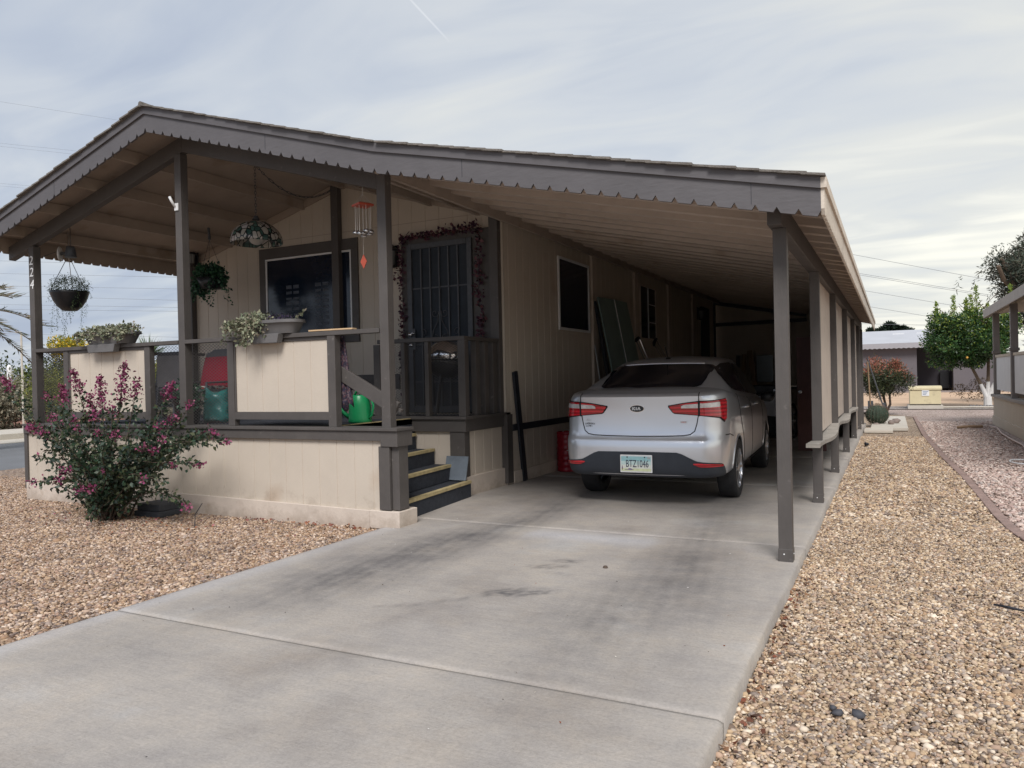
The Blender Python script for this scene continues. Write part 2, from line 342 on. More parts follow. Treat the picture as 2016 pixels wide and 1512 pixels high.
M['stones_pink'] = island('pink_stones', [dull(c, 1.15) for c in PINK], .8, .25, patch=(1.5, (.88, .86, .84), (1.1, 1.1, 1.08)))
def sheet(name, poly, z, mat, kind='structure'):
    mb = MB(); mb.add([(x, y, z) for x, y in poly], [tuple(range(len(poly)))])
    return tag(mb.build(name, mat), kind=kind)
M['earth'] = paint('far_earth', (.36, .27, .19), .95, .2, .25, .4, 8, dirt=((.22, .19, .12), .12, .55))
sheet('ground', [(-1500, -60), (1500, -60), (1500, 2500), (-1500, 2500)], -.16, M['earth'])
edge = [(0.55, 24.2), (.57, 17.3), (.68, 13.2), (.78, 10.9), (.82, 9.1), (.84, 8.0), (.87, 7.4), (.93, 6.9), (1.1, 5.8), (1.5, 4.6), (2.3, 3.2)]
sheet('gravel_bed', [(-12.9, -3), (8, -3), (6, 3.0)]+[e for e in reversed(edge)]+[(.4, 24.6), (-.5, 26.5), (-.58, 26.5), (-.58, 5.0), (-3.9, 5.0), (-9.3, 5.8), (-9.3, 24), (-12.9, 24)], -.092, M['gravel'])
sheet('pink_gravel_bed', [(9, 3.0)]+[e for e in reversed(edge)]+[(.4, 24.6), (-.5, 26.5), (-2.2, 28.6), (14, 28.6), (14, 3)], -.088, M['gravel_pink'])
M['greygravel'] = gravel_mat('grey_gravel', [(.30, .27, .25), (.42, .37, .34), (.24, .2, .18), (.5, .46, .42), (.34, .28, .25)], 30, 1)
sheet('grey_gravel_strip', [(-6, 28.6), (16, 28.6), (16, 31.0), (-6, 31.0)], -.07, M['greygravel'])
sheet('dirt_road', [(-12, 31.0), (40, 31.0), (40, 49), (-12, 49)], -.074, paint('dirt_road', (.52, .36, .24), .95, .12, .6, .4, 12, stretch=(.3, 1, 1), dirt=((.45, .28, .17), .8, .6)))
sheet('far_gravel_strip', [(-12, 49), (40, 49), (40, 53), (-12, 53)], -.07, gravel_mat('far_pink', PINK, 12, .8))
# left: street running away along the lot
M['asphalt'] = paint('asphalt', (.15, .155, .165), .9, .12, .8, .6, 150, dirt=((.11, .11, .115), 1.5, .62))
M['pale_concrete'] = paint('pale_concrete', (.50, .46, .40), .85, .08, 1.5, .3, 60, dirt=((.4, .36, .32), 1.2, .6))
sheet('street', [(-20.4, -20), (-13.4, -20), (-13.4, 90), (-20.4, 90)], -.12, M['asphalt'])
mb = MB(); mb.box(-21.8, -20.4, -20, 90, -.15, -.105)
tag(mb.build('gutter', M['pale_concrete']), kind='structure')
mb = MB()
for i in range(70): mb.box(-22.1, -21.8, -15+1.5*i, -15+1.5*i+1.485, -.15, .05)
mb.box(-24.4, -22.1, -20, 90, -.15, .045)
tag(mb.build('sidewalk', M['pale_concrete'], bevel=.01), kind='structure')
sheet('planting_bed', [(-60, -10), (-24.4, -10), (-24.4, 90), (-60, 90)], -.02, paint('red_mulch', (.28, .14, .10), .95, .35, 2, .8, 30))
# real stones where the photograph resolves them
def stone_field(name, n, x0, x1, y0, y1, z, size, mat, keep, grow=0, bias=1.0):
    x = rng.uniform(x0, x1, n*3); y = y0+(y1-y0)*rng.random(n*3)**bias
    P = np.stack([x, y, np.full(n*3, z)+rng.normal(0, .004, n*3)], 1)
    u, v, d = proj(P); k = (u > -60) & (u < 2080) & (v < 1580) & keep(x, y); P = P[k][:n]
    s = size*(1+grow*(np.linalg.norm(P[:, :2], axis=1)))
    o = stones(name, P, s.reshape(-1, 1, 1), mat); print(name, len(P))
    return tag(o, kind='stuff')
ex = np.array([e[0] for e in reversed(edge)]); ey = np.array([e[1] for e in reversed(edge)])
eo = np.argsort(ey); xedge = lambda y: np.interp(y, ey[eo], ex[eo])
slab_right = -.575
stone_field('gravel_stones', 60000, -.60, 2.6, 2.1, 7.5, -.082, .0086, M['stones'], lambda x, y: (x > slab_right) & (x < xedge(y)-.05), bias=1.25)
stone_field('gravel_stones', 32000, -.60, .9, 7.2, 17, -.080, .0120, M['stones'], lambda x, y: (x > slab_right) & (x < xedge(y)-.04), bias=1.1)
M['stones_left'] = island('brown_stones', [(a*.86, b*.82, c*.84) for a, b, c in TAN], .8, .25, patch=(1.5, (.85, .83, .8), (1.12, 1.1, 1.06)))
stone_field('gravel_stones', 78000, -12, -3.95, 1.6, 6.6, -.032, .0102, M['stones_left'], lambda x, y: (x < -3.985) & ((y < 5.33) | (x < -9.25)), bias=1.0)
stone_field('pink_gravel_stones', 26000, .5, 6, 6.0, 22, -.078, .0155, M['stones_pink'], lambda x, y: (x > xedge(y)+.06) & (x < 2.0+(y > 21.2)*5), bias=1.2)
sheet('gravel_under_bush', [(-12.9, -3), (-3.98, -3), (-3.98, 5.34), (-9.2, 5.34), (-9.2, 9), (-12.9, 9)], -.035, gravel_mat('brown_gravel', [(a*.86, b*.82, c*.84) for a, b, c in TAN], 46, .95))
# concrete driveway: slabs with open joints; old tyre dirt kept as a stain mask on the vertices
def seg_d(x, y, pts, wid):
    best = np.full(x.shape, 9.); 
    for (ax_, ay_, aw), (bx_, by_, bw) in zip(pts[:-1], pts[1:]):
        vx, vy = bx_-ax_, by_-ay_; t = np.clip(((x-ax_)*vx+(y-ay_)*vy)/(vx*vx+vy*vy), 0, 1)
        d = np.hypot(x-ax_-t*vx, y-ay_-t*vy)/(aw+t*(bw-aw)); best = np.minimum(best, d)
    return np.clip(1-best, 0, 1)
def stain(x, y):
    s = np.zeros_like(x)
    tl = [(-3.45, 2.4, .5), (-3.25, 3.3, .55), (-3.2, 4.2, .55), (-3.1, 5.1, .42), (-2.95, 6.0, .34), (-2.95, 9.0, .3)]
    tr_ = [(-1.35, 2.6, .5), (-1.3, 3.5, .62), (-1.2, 4.5, .5), (-1.3, 5.4, .36), (-1.45, 7, .3), (-1.5, 9, .3)]
    s += .9*np.clip(1.25-.12*np.maximum(y-4.6, 0)*2, .35, 1)*seg_d(x, y, tl, 1)**.75*np.clip((y-2.5)/1.3, .25, 1); s += .75*np.clip(1.2-.12*np.maximum(y-4.4, 0)*2, .35, 1)*seg_d(x, y, tr_, 1)**.8*np.clip((y-2.6)/1.3, .2, 1)
    w = .5+.5*np.sin(x*62+y*9); s *= .82+.25*w
    for cx, cy, rx, ry, k, an in ((-2.0, 3.98, .24, .10, 1.1, .5), (-2.08, 4.60, .17, .08, .7, .4), (-2.02, 4.78, .13, .06, .7, .2), (-1.94, 4.45, .14, .05, .3, 0)):
        X = (x-cx)*math.cos(an)+(y-cy)*math.sin(an); Y = -(x-cx)*math.sin(an)+(y-cy)*math.cos(an)
        q = (X/rx)**2+(Y/ry)**2; ring = .6+.4*np.sin(np.sqrt(q)*22+X*20)
        s += k*np.clip(1.2-q, 0, 1)*ring
    arc = [(-2.15, 3.85, .05), (-2.4, 3.55, .05), (-2.62, 3.42, .045)]
    s += .55*seg_d(x, y, arc, 1)*(.6+.4*np.sin(x*140))
    s -= .5*np.exp(-((y-5.55)/.18)**2)*np.exp(-((x+2.2)/.9)**2)+.25*np.exp(-((x+3.9)/.10)**2)*(y < 5.3)
    return np.clip(s, -.5, 1.2)
mb_v = []; mb_f = []; st = []; base_i = 0
SX0, SX1 = -3.985, -.575
slabs = [(-1.5, 2.796), (2.804, 5.796), (5.802, 8.846), (8.854, 11.896), (11.904, 14.95), (14.955, 20.3)]
for si, (y0, y1) in enumerate(slabs):
    x0 = SX0 if y1 < 5.9 else -4.9
    gx = .03 if y0 < 8 else .12; nx = int((SX1-x0)/gx); ny = int((y1-y0)/(gx*1.0)); 
    xs = np.linspace(x0, SX1, nx+1); ys = np.linspace(y0, y1, ny+1); X, Y = np.meshgrid(xs, ys, indexing='ij')
    chip = .012*rng.random(ny+1)**3; chip = np.convolve(chip, np.ones(5)/5, 'same')
    X[-1] += -chip+.004*np.sin(ys*3); X[-2] += .35*(SX1-xs[-2])
    Z = np.zeros_like(X)+.0015*np.sin(X*2.1+1)*np.sin(Y*1.7)
    Z[0] -= .006; Z[-1] -= .010; Z[:, 0] -= .006; Z[:, -1] -= .006
    V = np.stack([X, Y, Z], -1).reshape(-1, 3); idx = np.arange((nx+1)*(ny+1)).reshape(nx+1, ny+1)
    fcs = np.stack([idx[:-1, :-1], idx[1:, :-1], idx[1:, 1:], idx[:-1, 1:]], -1).reshape(-1, 4)+base_i
    # skirts
    rim = np.concatenate([idx[:, 0], idx[-1, 1:], idx[-2::-1, -1], idx[0, -2:0:-1]]); low = V[rim].copy(); low[:, 2] = -.15
    n0 = len(V); V = np.concatenate([V, low]); rr = np.arange(len(rim)); r2 = (rr+1) % len(rim)
    fsk = np.stack([rim[rr], n0+rr, n0+r2, rim[r2]], -1)+base_i
    mb_v.append(V); mb_f += [fcs, fsk]; st.append(stain(V[:, 0], V[:, 1])); base_i += len(V)
me = np_mesh('driveway', np.concatenate(mb_v), np.concatenate(mb_f), 4)
at_ = me.attributes.new('stain', 'FLOAT', 'POINT'); at_.data.foreach_set('value', np.concatenate(st).astype(np.float32))
m, nt, b = base_mat('driveway_concrete')
tc = N(nt, 'ShaderNodeTexCoord'); atn = N(nt, 'ShaderNodeAttribute', attribute_name='stain')
n1 = N(nt, 'ShaderNodeTexNoise'); n1.inputs['Scale'].default_value = .9; n1.inputs['Detail'].default_value = 8; n1.inputs['Roughness'].default_value = .62; L(nt, tc.outputs['Object'], n1.inputs['Vector'])
r1 = ramp(nt, [(.30, (.27, .24, .215)), (.48, (.345, .315, .287)), (.58, (.375, .34, .305)), (.70, (.40, .38, .36))]); L(nt, n1.outputs[0], r1.inputs[0])
mpp = N(nt, 'ShaderNodeMapping'); mpp.inputs['Rotation'].default_value = (0, 0, R_(8)); mpp.inputs['Scale'].default_value = (2.5, 14, 1); L(nt, tc.outputs['Object'], mpp.inputs[0])
n2 = N(nt, 'ShaderNodeTexNoise'); n2.inputs['Scale'].default_value = 2.0; n2.inputs['Detail'].default_value = 7; n2.inputs['Roughness'].default_value = .7; L(nt, mpp.outputs[0], n2.inputs['Vector'])
r2 = ramp(nt, [(.3, (.95, .95, .955)), (.7, (1.04, 1.04, 1.04))]); L(nt, n2.outputs[0], r2.inputs[0])
mmu = N(nt, 'ShaderNodeMixRGB', blend_type='MULTIPLY'); mmu.inputs[0].default_value = 1; L(nt, r1.outputs[0], mmu.inputs[1]); L(nt, r2.outputs[0], mmu.inputs[2])
n3 = N(nt, 'ShaderNodeTexNoise'); n3.inputs['Scale'].default_value = 5; n3.inputs['Detail'].default_value = 9; n3.inputs['Roughness'].default_value = .7; L(nt, tc.outputs['Object'], n3.inputs['Vector'])
mu = N(nt, 'ShaderNodeMath', operation='MULTIPLY'); L(nt, atn.outputs['Fac'], mu.inputs[0]); 
mr = N(nt, 'ShaderNodeMapRange'); mr.inputs[1].default_value = .3; mr.inputs[2].default_value = .7; mr.inputs[3].default_value = .35; mr.inputs[4].default_value = 1.12; L(nt, n3.outputs[0], mr.inputs[0]); L(nt, mr.outputs[0], mu.inputs[1])
mu.use_clamp = True
md = N(nt, 'ShaderNodeMixRGB'); L(nt, mu.outputs[0], md.inputs[0]); L(nt, mmu.outputs[0], md.inputs[1]); md.inputs[2].default_value = (.085, .082, .085, 1)
# pale lime bloom where the mask is negative, small white paint specks
mn = N(nt, 'ShaderNodeMath', operation='MULTIPLY'); mn.use_clamp = True; L(nt, atn.outputs['Fac'], mn.inputs[0]); mn.inputs[1].default_value = -1.6
me2 = N(nt, 'ShaderNodeMixRGB'); L(nt, mn.outputs[0], me2.inputs[0]); L(nt, md.outputs[0], me2.inputs[1]); me2.inputs[2].default_value = (.46, .45, .46, 1)
vo = N(nt, 'ShaderNodeTexVoronoi'); vo.inputs['Scale'].default_value = 3.2; L(nt, tc.outputs['Object'], vo.inputs['Vector'])
lt = N(nt, 'ShaderNodeMath', operation='LESS_THAN'); L(nt, vo.outputs['Distance'], lt.inputs[0]); lt.inputs[1].default_value = .018
mw = N(nt, 'ShaderNodeMixRGB'); L(nt, lt.outputs[0], mw.inputs[0]); L(nt, me2.outputs[0], mw.inputs[1]); mw.inputs[2].default_value = (.72, .70, .66, 1)
vo2 = N(nt, 'ShaderNodeTexVoronoi'); vo2.inputs['Scale'].default_value = 4.1; mpo = N(nt, 'ShaderNodeMapping'); mpo.inputs['Location'].default_value = (3.3, 1.7, 0); L(nt, tc.outputs['Object'], mpo.inputs[0]); L(nt, mpo.outputs[0], vo2.inputs['Vector'])
lt2 = N(nt, 'ShaderNodeMath', operation='LESS_THAN'); L(nt, vo2.outputs['Distance'], lt2.inputs[0]); lt2.inputs[1].default_value = .02
mk = N(nt, 'ShaderNodeMixRGB'); L(nt, lt2.outputs[0], mk.inputs[0]); L(nt, mw.outputs[0], mk.inputs[1]); mk.inputs[2].default_value = (.05, .045, .04, 1)
nb_ = N(nt, 'ShaderNodeTexNoise'); nb_.inputs['Scale'].default_value = 3.1; nb_.inputs['Detail'].default_value = 10; nb_.inputs['Roughness'].default_value = .75; L(nt, tc.outputs['Object'], nb_.inputs['Vector'])
rb_ = ramp(nt, [(.30, (.86, .87, .90)), (.5, (1, 1, 1)), (.70, (1.13, 1.10, 1.05))]); L(nt, nb_.outputs[0], rb_.inputs[0])
mb_ = N(nt, 'ShaderNodeMixRGB', blend_type='MULTIPLY'); mb_.inputs[0].default_value = 1; L(nt, mk.outputs[0], mb_.inputs[1]); L(nt, rb_.outputs[0], mb_.inputs[2])
nf_ = N(nt, 'ShaderNodeTexNoise'); nf_.inputs['Scale'].default_value = 60; nf_.inputs['Detail'].default_value = 5; nf_.inputs['Roughness'].default_value = .8; L(nt, tc.outputs['Object'], nf_.inputs['Vector'])
rf_ = ramp(nt, [(.32, (.84, .84, .84)), (.5, (1, 1, 1)), (.68, (1.12, 1.12, 1.12))]); L(nt, nf_.outputs[0], rf_.inputs[0])
mf_ = N(nt, 'ShaderNodeMixRGB', blend_type='MULTIPLY'); mf_.inputs[0].default_value = 1; L(nt, mb_.outputs[0], mf_.inputs[1]); L(nt, rf_.outputs[0], mf_.inputs[2])
ms_ = N(nt, 'ShaderNodeMapping'); ms_.inputs['Scale'].default_value = (5, 34, 1); ms_.inputs['Rotation'].default_value = (0, 0, R_(-6)); L(nt, tc.outputs['Object'], ms_.inputs[0])
ns_ = N(nt, 'ShaderNodeTexNoise'); ns_.inputs['Scale'].default_value = 1.0; ns_.inputs['Detail'].default_value = 8; ns_.inputs['Roughness'].default_value = .7; L(nt, ms_.outputs[0], ns_.inputs['Vector'])
ng_ = N(nt, 'ShaderNodeTexNoise'); ng_.inputs['Scale'].default_value = 1.3; ng_.inputs['Detail'].default_value = 3; L(nt, tc.outputs['Object'], ng_.inputs['Vector'])
m1_ = N(nt, 'ShaderNodeMapRange'); m1_.inputs[1].default_value = .64; m1_.inputs[2].default_value = .72; L(nt, ns_.outputs[0], m1_.inputs[0])
m2_ = N(nt, 'ShaderNodeMapRange'); m2_.inputs[1].default_value = .50; m2_.inputs[2].default_value = .66; m2_.inputs[4].default_value = .55; L(nt, ng_.outputs[0], m2_.inputs[0])
m3_ = N(nt, 'ShaderNodeMath', operation='MULTIPLY'); L(nt, m1_.outputs[0], m3_.inputs[0]); L(nt, m2_.outputs[0], m3_.inputs[1])
mz_ = N(nt, 'ShaderNodeMixRGB'); L(nt, m3_.outputs[0], mz_.inputs[0]); L(nt, mf_.outputs[0], mz_.inputs[1]); mz_.inputs[2].default_value = (.62, .60, .57, 1)
L(nt, mz_.outputs[0], b.inputs['Base Color']); b.inputs['Roughness'].default_value = .8; b.inputs['Specular IOR Level'].default_value = .3
n4 = N(nt, 'ShaderNodeTexNoise'); n4.inputs['Scale'].default_value = 130; n4.inputs['Detail'].default_value = 4; L(nt, tc.outputs['Object'], n4.inputs['Vector'])
bp = N(nt, 'ShaderNodeBump'); bp.inputs['Strength'].default_value = .3; bp.inputs['Distance'].default_value = .004; L(nt, n4.outputs[0], bp.inputs['Height'])
bp2 = N(nt, 'ShaderNodeBump'); bp2.inputs['Strength'].default_value = .4; bp2.inputs['Distance'].default_value = .01; L(nt, n2.outputs[0], bp2.inputs['Height']); L(nt, bp.outputs[0], bp2.inputs['Normal']); L(nt, bp2.outputs[0], b.inputs['Normal'])
tag(link_mesh('driveway', me, m, None, True, False), kind='structure')
mb = MB(); mb.box(-3.96, -.60, -1.4, 20.2, -.15, -.02)
tag(mb.build('driveway_base', M['dark']), kind='structure')
mb = MB()
for (x0, x1, y0, y1) in ((-1.05+.6, .27, 17.7, 23.4),):
    mb.box(-.45, .30, 18.6, 23.3, -.08, -.01)
mb.box(-.56, -.0, 17.9, 18.58, -.08, -.015)
tag(mb.build('path', M['pale_concrete'], bevel=.01), kind='structure')
# brick edging between the two gravels, as a strip of short blocks
mb = MB(); pts = [Vector((x, y, -.098)) for x, y in edge]
acc = []
for p, q in zip(pts[:-1], pts[1:]):
    n = max(1, int((q-p).length/.16))
    for i in range(n): acc.append((p.lerp(q, i/n), p.lerp(q, (i+.93)/n)))
for p, q in acc: mb.bar(p+Vector((0, 0, rng.normal(0, .003))), q, .085, .07)
tag(mb.build('garden_edging', paint('edging_brick', (.27, .19, .165), .9, .25, 8, .5, 60), bevel=.006), 'low reddish brown block edging curving between the tan and the pink gravel', 'edging')
#==PART3==
# ---------------------------------------------------------------- the mobile home
RX, RZ, XK = -6.46, 4.005, -3.72
XL, XR = -9.55, -.37
YF, YB = 4.97, 20.2
HY, HX0, HX1 = 7.95, -9.35, -4.10       # front wall plane, its left and right ends
def zr(x): return RZ-.276*(RX-x) if x < RX else RZ-.29*(min(x, XK)-RX)-.2225*max(0, x-XK)
def yf(x): return YF+(.11*(RX-x)/(RX-XL) if x < RX else 0)
home = thing('mobile_home', 'beige mobile home with brown trim, its gable roof reaching over porch and carport', 'mobile home', ((HX0+HX1)/2, HY, 0))
def siding(name, ax, plane, a0, a1, z0, top, mat, parent, out=-1, pitch=.2032, back=.02, phase=0):
    """grooved plywood siding: ax 'x' runs along x at y=plane (out -1 faces -y), 'y' runs along y at x=plane"""
    tf = top if callable(top) else (lambda a: top)
    xs = [(a0, 0)]; k = a0+phase
    while k < a1-.03:
        if k > a0+.02: xs += [(k-.005, 0), (k-.0025, .0048), (k+.0025, .0048), (k+.005, 0)]
        k += pitch
    if callable(top) and a0 < RX < a1 and ax == 'x': xs.append((RX, 0))
    xs.append((a1, 0)); xs.sort()
    vs = []
    for a_, d in xs:
        p = plane-out*d
        for z in (z0, tf(a_)):
            vs.append((a_, p, z) if ax == 'x' else (p, a_, z))
    n = len(xs); mb = MB(); mb.add(vs, [(2*i, 2*i+2, 2*i+3, 2*i+1) for i in range(n-1)])
    pb = plane-out*back
    e = [(a0, z0), (a1, z0)]
    if ax == 'x': bk = [(a0, pb, z0), (a1, pb, z0), (a1, pb, tf(a1))]+([(RX, pb, tf(RX))] if callable(top) and a0 < RX < a1 else [])+[(a0, pb, tf(a0))]
    else: bk = [(pb, a0, z0), (pb, a1, z0), (pb, a1, tf(a1)), (pb, a0, tf(a0))]
    mb.add(bk, [tuple(range(len(bk)))])
    return mb.build(name, mat, parent, fixn=False)
siding('wall', 'x', HY, HX0, HX1-.003, 0, lambda x: zr(x)-.07, M['beige'], home, -1, phase=.1)
siding('wall', 'y', HX1, HY+.002, YB-.4, 0, zr(HX1)-.11, M['beige'], home, 1, phase=.12)
siding('wall', 'x', YB-.40, HX0, HX1-.003, 0, lambda x: zr(x)-.07, M['beige'], home, 1, phase=.1)
siding('wall', 'y', HX0, HY+.002, YB-.4, 0, zr(HX0)-.11, M['beige'], home, -1, phase=.12)
mb = MB()      # roof deck, its painted underside is the porch and carport ceiling
def roofslab(mb, x0, x1, dz0, dz1, fr=0, bk=0):
    vs = [(x, y, zr(x)+dz) for x, y in ((x0, yf(x0)-fr), (x1, yf(x1)-fr), (x1, YB+bk), (x0, YB+bk)) for dz in (dz0, dz1)]
    mb.add(vs, [(0, 2, 4, 6), (7, 5, 3, 1), (0, 1, 3, 2), (2, 3, 5, 4), (4, 5, 7, 6), (6, 7, 1, 0)])
roofslab(mb, XL+.02, RX, -.045, -.015, -.02); roofslab(mb, RX, XK, -.045, -.015, -.02); roofslab(mb, XK, XR-.02, -.045, -.015, -.02)
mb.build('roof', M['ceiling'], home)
mb = MB()
# shingle courses seen edge-on: each course a slightly lifted overlapping strip made of tabs
for side in (-1, 1):
    x1 = XL-.03 if side < 0 else XR+.03; n = 44 if side > 0 else 22
    for i in range(n):
        xa = RX+(x1-RX)*i/n; xb = RX+(x1-RX)*min(1, (i+1.25)/n)
        if xb > XK > xa: xb = XK+.02
        k = 0; y = yf(xa)-.045
        j = rng.normal(0, .006)
        for seg in ((y-j, 6.6), (6.6, 12.0), (12.0, YB+.04)):
            l = .006*rng.random() if seg[0] < 5.5 else 0
            vs = [(xa, seg[0], zr(xa)-.010), (xb, seg[0], zr(xb)-.004), (xb, seg[1], zr(xb)-.004), (xa, seg[1], zr(xa)-.010),
                  (xa, seg[0], zr(xa)+.004), (xb, seg[0], zr(xb)+.009+l*.6), (xb, seg[1], zr(xb)+.009), (xa, seg[1], zr(xa)+.004)]
            mb.add(vs, [(0, 3, 2, 1), (4, 5, 6, 7), (0, 1, 5, 4), (1, 2, 6, 5), (2, 3, 7, 6), (3, 0, 4, 7)])
mb.tube([(RX, YF-.05, RZ+.005), (RX, YB+.04, RZ+.005)], .028, 8)
mb.build('shingles', M['shingle'], home)
# fascias
def scallop(a0, a1, zt, zb, tooth=.127, notch=.036):
    """polygon: straight top, flat-bottomed teeth parted by small pointed notches; zt/zb functions of a"""
    top = [(a0, zt(a0)), (a1, zt(a1))]; bot = []; n = max(1, round((a1-a0)/tooth)); t = (a1-a0)/n
    for i in range(n):
        s = a0+i*t; w = t*.17
        bot += [(s+w, zb(s+w)), (s+t-w, zb(s+t-w))]
        if i < n-1: bot.append((s+t, zb(s+t)+notch))
    return bot, top
for x0, x1 in ((XL, RX), (RX, XK), (XK, XR)):
    bot, top = scallop(x0, x1, lambda x: zr(x)-.075, lambda x: zr(x)-.25)
    pts = [(x0, zr(x0)-.21)]+bot+[(x1, zr(x1)-.21), (x1, zr(x1)-.068), (x0, zr(x0)-.068)]
    mb = MB(); n = len(pts)
    vs = [(p[0], yf(p[0]), p[1]) for p in pts]+[(p[0], yf(p[0])+.022, p[1]) for p in pts]
    mb.add(vs, [tuple(range(n)), tuple(range(2*n-1, n-1, -1))]+[(i, i+n, (i+1) % n+n, (i+1) % n) for i in range(n)])
    mb.build('fascia', M['brown_f'], home)
    mb = MB()
    vs = [(x, yf(x)+d, zr(x)+dz) for x in (x0, x1) for d, dz in ((-.018, -.078), (-.018, -.008), (.012, -.008), (.012, -.078))]
    mb.add(vs, [(0, 1, 2, 3), (7, 6, 5, 4), (0, 4, 5, 1), (1, 5, 6, 2), (2, 6, 7, 3), (3, 7, 4, 0)])
    mb.build('fascia_trim', M['brown_f'], home)
def side_fascia(x, d, mat, y0):
    z = zr(x); bot, top = scallop(y0, YB, lambda y: z-.01, lambda y: z-.235)
    pts = [(y0, z-.20)]+bot+[(YB, z-.2), (YB, z-.07), (y0, z-.07)]
    mb = MB(); mb.prism(pts, 'x', x, x+.02*d); mb.build('fascia', mat, home)
    mb = MB(); mb.box(min(x-.005*d, x+.035*d), max(x-.005*d, x+.035*d), y0-.015, YB, z-.075, z-.012); mb.build('fascia_trim', mat, home)
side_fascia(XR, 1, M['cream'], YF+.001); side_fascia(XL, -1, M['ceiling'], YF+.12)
for xj in (-.78, -2.9, -4.9, -8.0):
    mb = MB(); mb.box(xj-.0015, xj+.0015, yf(xj)-.0015, yf(xj)+.002, zr(xj)-.215, zr(xj)-.08); mb.build('board_joint', M['dark'], home)
# porch purlins (run back to the wall) and carport rafters (run down the slope)
for x in (-9.2, -8.53, -7.85, -7.16, RX, -5.78, -5.1, -4.42):
    mb = MB(); z = zr(x)-.047; y0 = yf(x)+.03
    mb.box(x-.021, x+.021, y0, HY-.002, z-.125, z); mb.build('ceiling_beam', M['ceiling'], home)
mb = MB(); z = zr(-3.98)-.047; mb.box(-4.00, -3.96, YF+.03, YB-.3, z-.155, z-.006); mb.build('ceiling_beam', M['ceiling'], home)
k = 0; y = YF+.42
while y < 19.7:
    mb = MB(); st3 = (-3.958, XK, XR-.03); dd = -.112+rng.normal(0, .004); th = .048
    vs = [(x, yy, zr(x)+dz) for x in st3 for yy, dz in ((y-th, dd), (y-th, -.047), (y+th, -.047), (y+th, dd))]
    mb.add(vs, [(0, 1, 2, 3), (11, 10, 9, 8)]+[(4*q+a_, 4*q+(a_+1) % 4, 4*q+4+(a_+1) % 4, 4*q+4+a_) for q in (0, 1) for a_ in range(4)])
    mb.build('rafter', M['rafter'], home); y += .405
# carport beam and posts
mb = MB(); mb.box(-.715, -.625, 5.17, YB-.35, 2.235, 2.40); mb.build('beam', M['brown'], home, bevel=.004)
post_y = [5.30, 7.80, 10.2, 12.81, 15.5, 17.9, 19.6]
for y in post_y:
    mb = MB(); mb.box(-.70, -.612, y, y+.088, -.005, 2.234)
    mb.box(-.703, -.609, y-.003, y+.091, -.004, .085, 1)
    mb.tube([(-.665, y-.006, .05), (-.665, y, .05)], .006, 6, m=2); mb.tube([(-.606, y+.045, .05), (-.612, y+.045, .05)], .006, 6, m=2)
    mb.build('post', [M['brown'], M['brown'], M['white']], home, bevel=.004)
# front beams under the gable and the three porch posts, three posts at the wall
for x0, x1 in ((-9.50, RX), (RX+.001, -4.02)):
    mb = MB(); vs = [(x, yy, zr(x)+dz) for x in (x0, x1) for yy, dz in ((5.39, -.335), (5.39, -.175), (5.47, -.175), (5.47, -.335))]
    mb.add(vs, [(0, 1, 2, 3), (7, 6, 5, 4), (0, 4, 5, 1), (1, 5, 6, 2), (2, 6, 7, 3), (3, 7, 4, 0)]); mb.build('beam', M['brown'], home, bevel=.004)
for x, zt in ((-9.10, zr(-9.05)-.337), (-6.575, zr(-6.5)-.337), (-4.017, zr(-4.0)-.18)):
    mb = MB(); mb.box(x, x+.094, 5.385, 5.475, .852, zt); mb.build('post', M['brown'], home, bevel=.004)
for x in (-9.40, -6.62, -4.245):
    mb = MB(); mb.box(x, x+.115, HY-.09, HY-.002, .83, zr(x+.06)-.10); mb.build('post', M['brown'], home, bevel=.004)
mb = MB(); mb.box(-4.19, -4.085, HY-.016, HY+.12, .02, .84); mb.build('corner_board', M['brown'], home)
# rake trim boards under the porch ceiling on the wall, seam board
for x0, x1 in ((HX0, RX), (RX+.001, HX1)):
    mb = MB(); vs = [(x, yy, zr(x)+dz) for x in (x0, x1) for yy, dz in ((HY-.022, -.155), (HY-.022, -.05), (HY-.003, -.05), (HY-.003, -.155))]
    mb.add(vs, [(0, 1, 2, 3), (7, 6, 5, 4), (0, 4, 5, 1), (1, 5, 6, 2), (2, 6, 7, 3), (3, 7, 4, 0)]); mb.build('trim_board', M['ceiling'], home)
mb = MB(); mb.box(HX0+.12, -6.63, HY-.004, HY-.0015, 3.262, 3.268); mb.box(-6.5, -4.3, HY-.004, HY-.0015, 3.262, 3.268); mb.build('trim_board', M['ceiling'], home)
# band and battens on the carport side
mb = MB(); mb.box(HX1+.001, HX1+.022, HY+.13, 19.6, .635, .715); mb.build('band_board', M['dark'], home, bevel=.003)
mb = MB(); mb.box(HX1+.001, HX1+.02, HY+.13, 19.6, .0, .15); mb.build('band_board', M['beige_trim'], home, bevel=.003)
mb = MB(); mb.box(-5.3, -4.26, HY-.02, HY-.002, .86, .98); mb.box(-9.2, -5.62, HY-.02, HY-.002, 1.17, 1.36); mb.build('band_board', M['brown'], home, bevel=.003)
for y in (10.82, 12.95, 15.2, 17.3):
    mb = MB(); mb.box(HX1+.002, HX1+.045, y, y+.20, .72, zr(HX1)-.12); mb.build('batten', M['beige_trim'], home, bevel=.004)
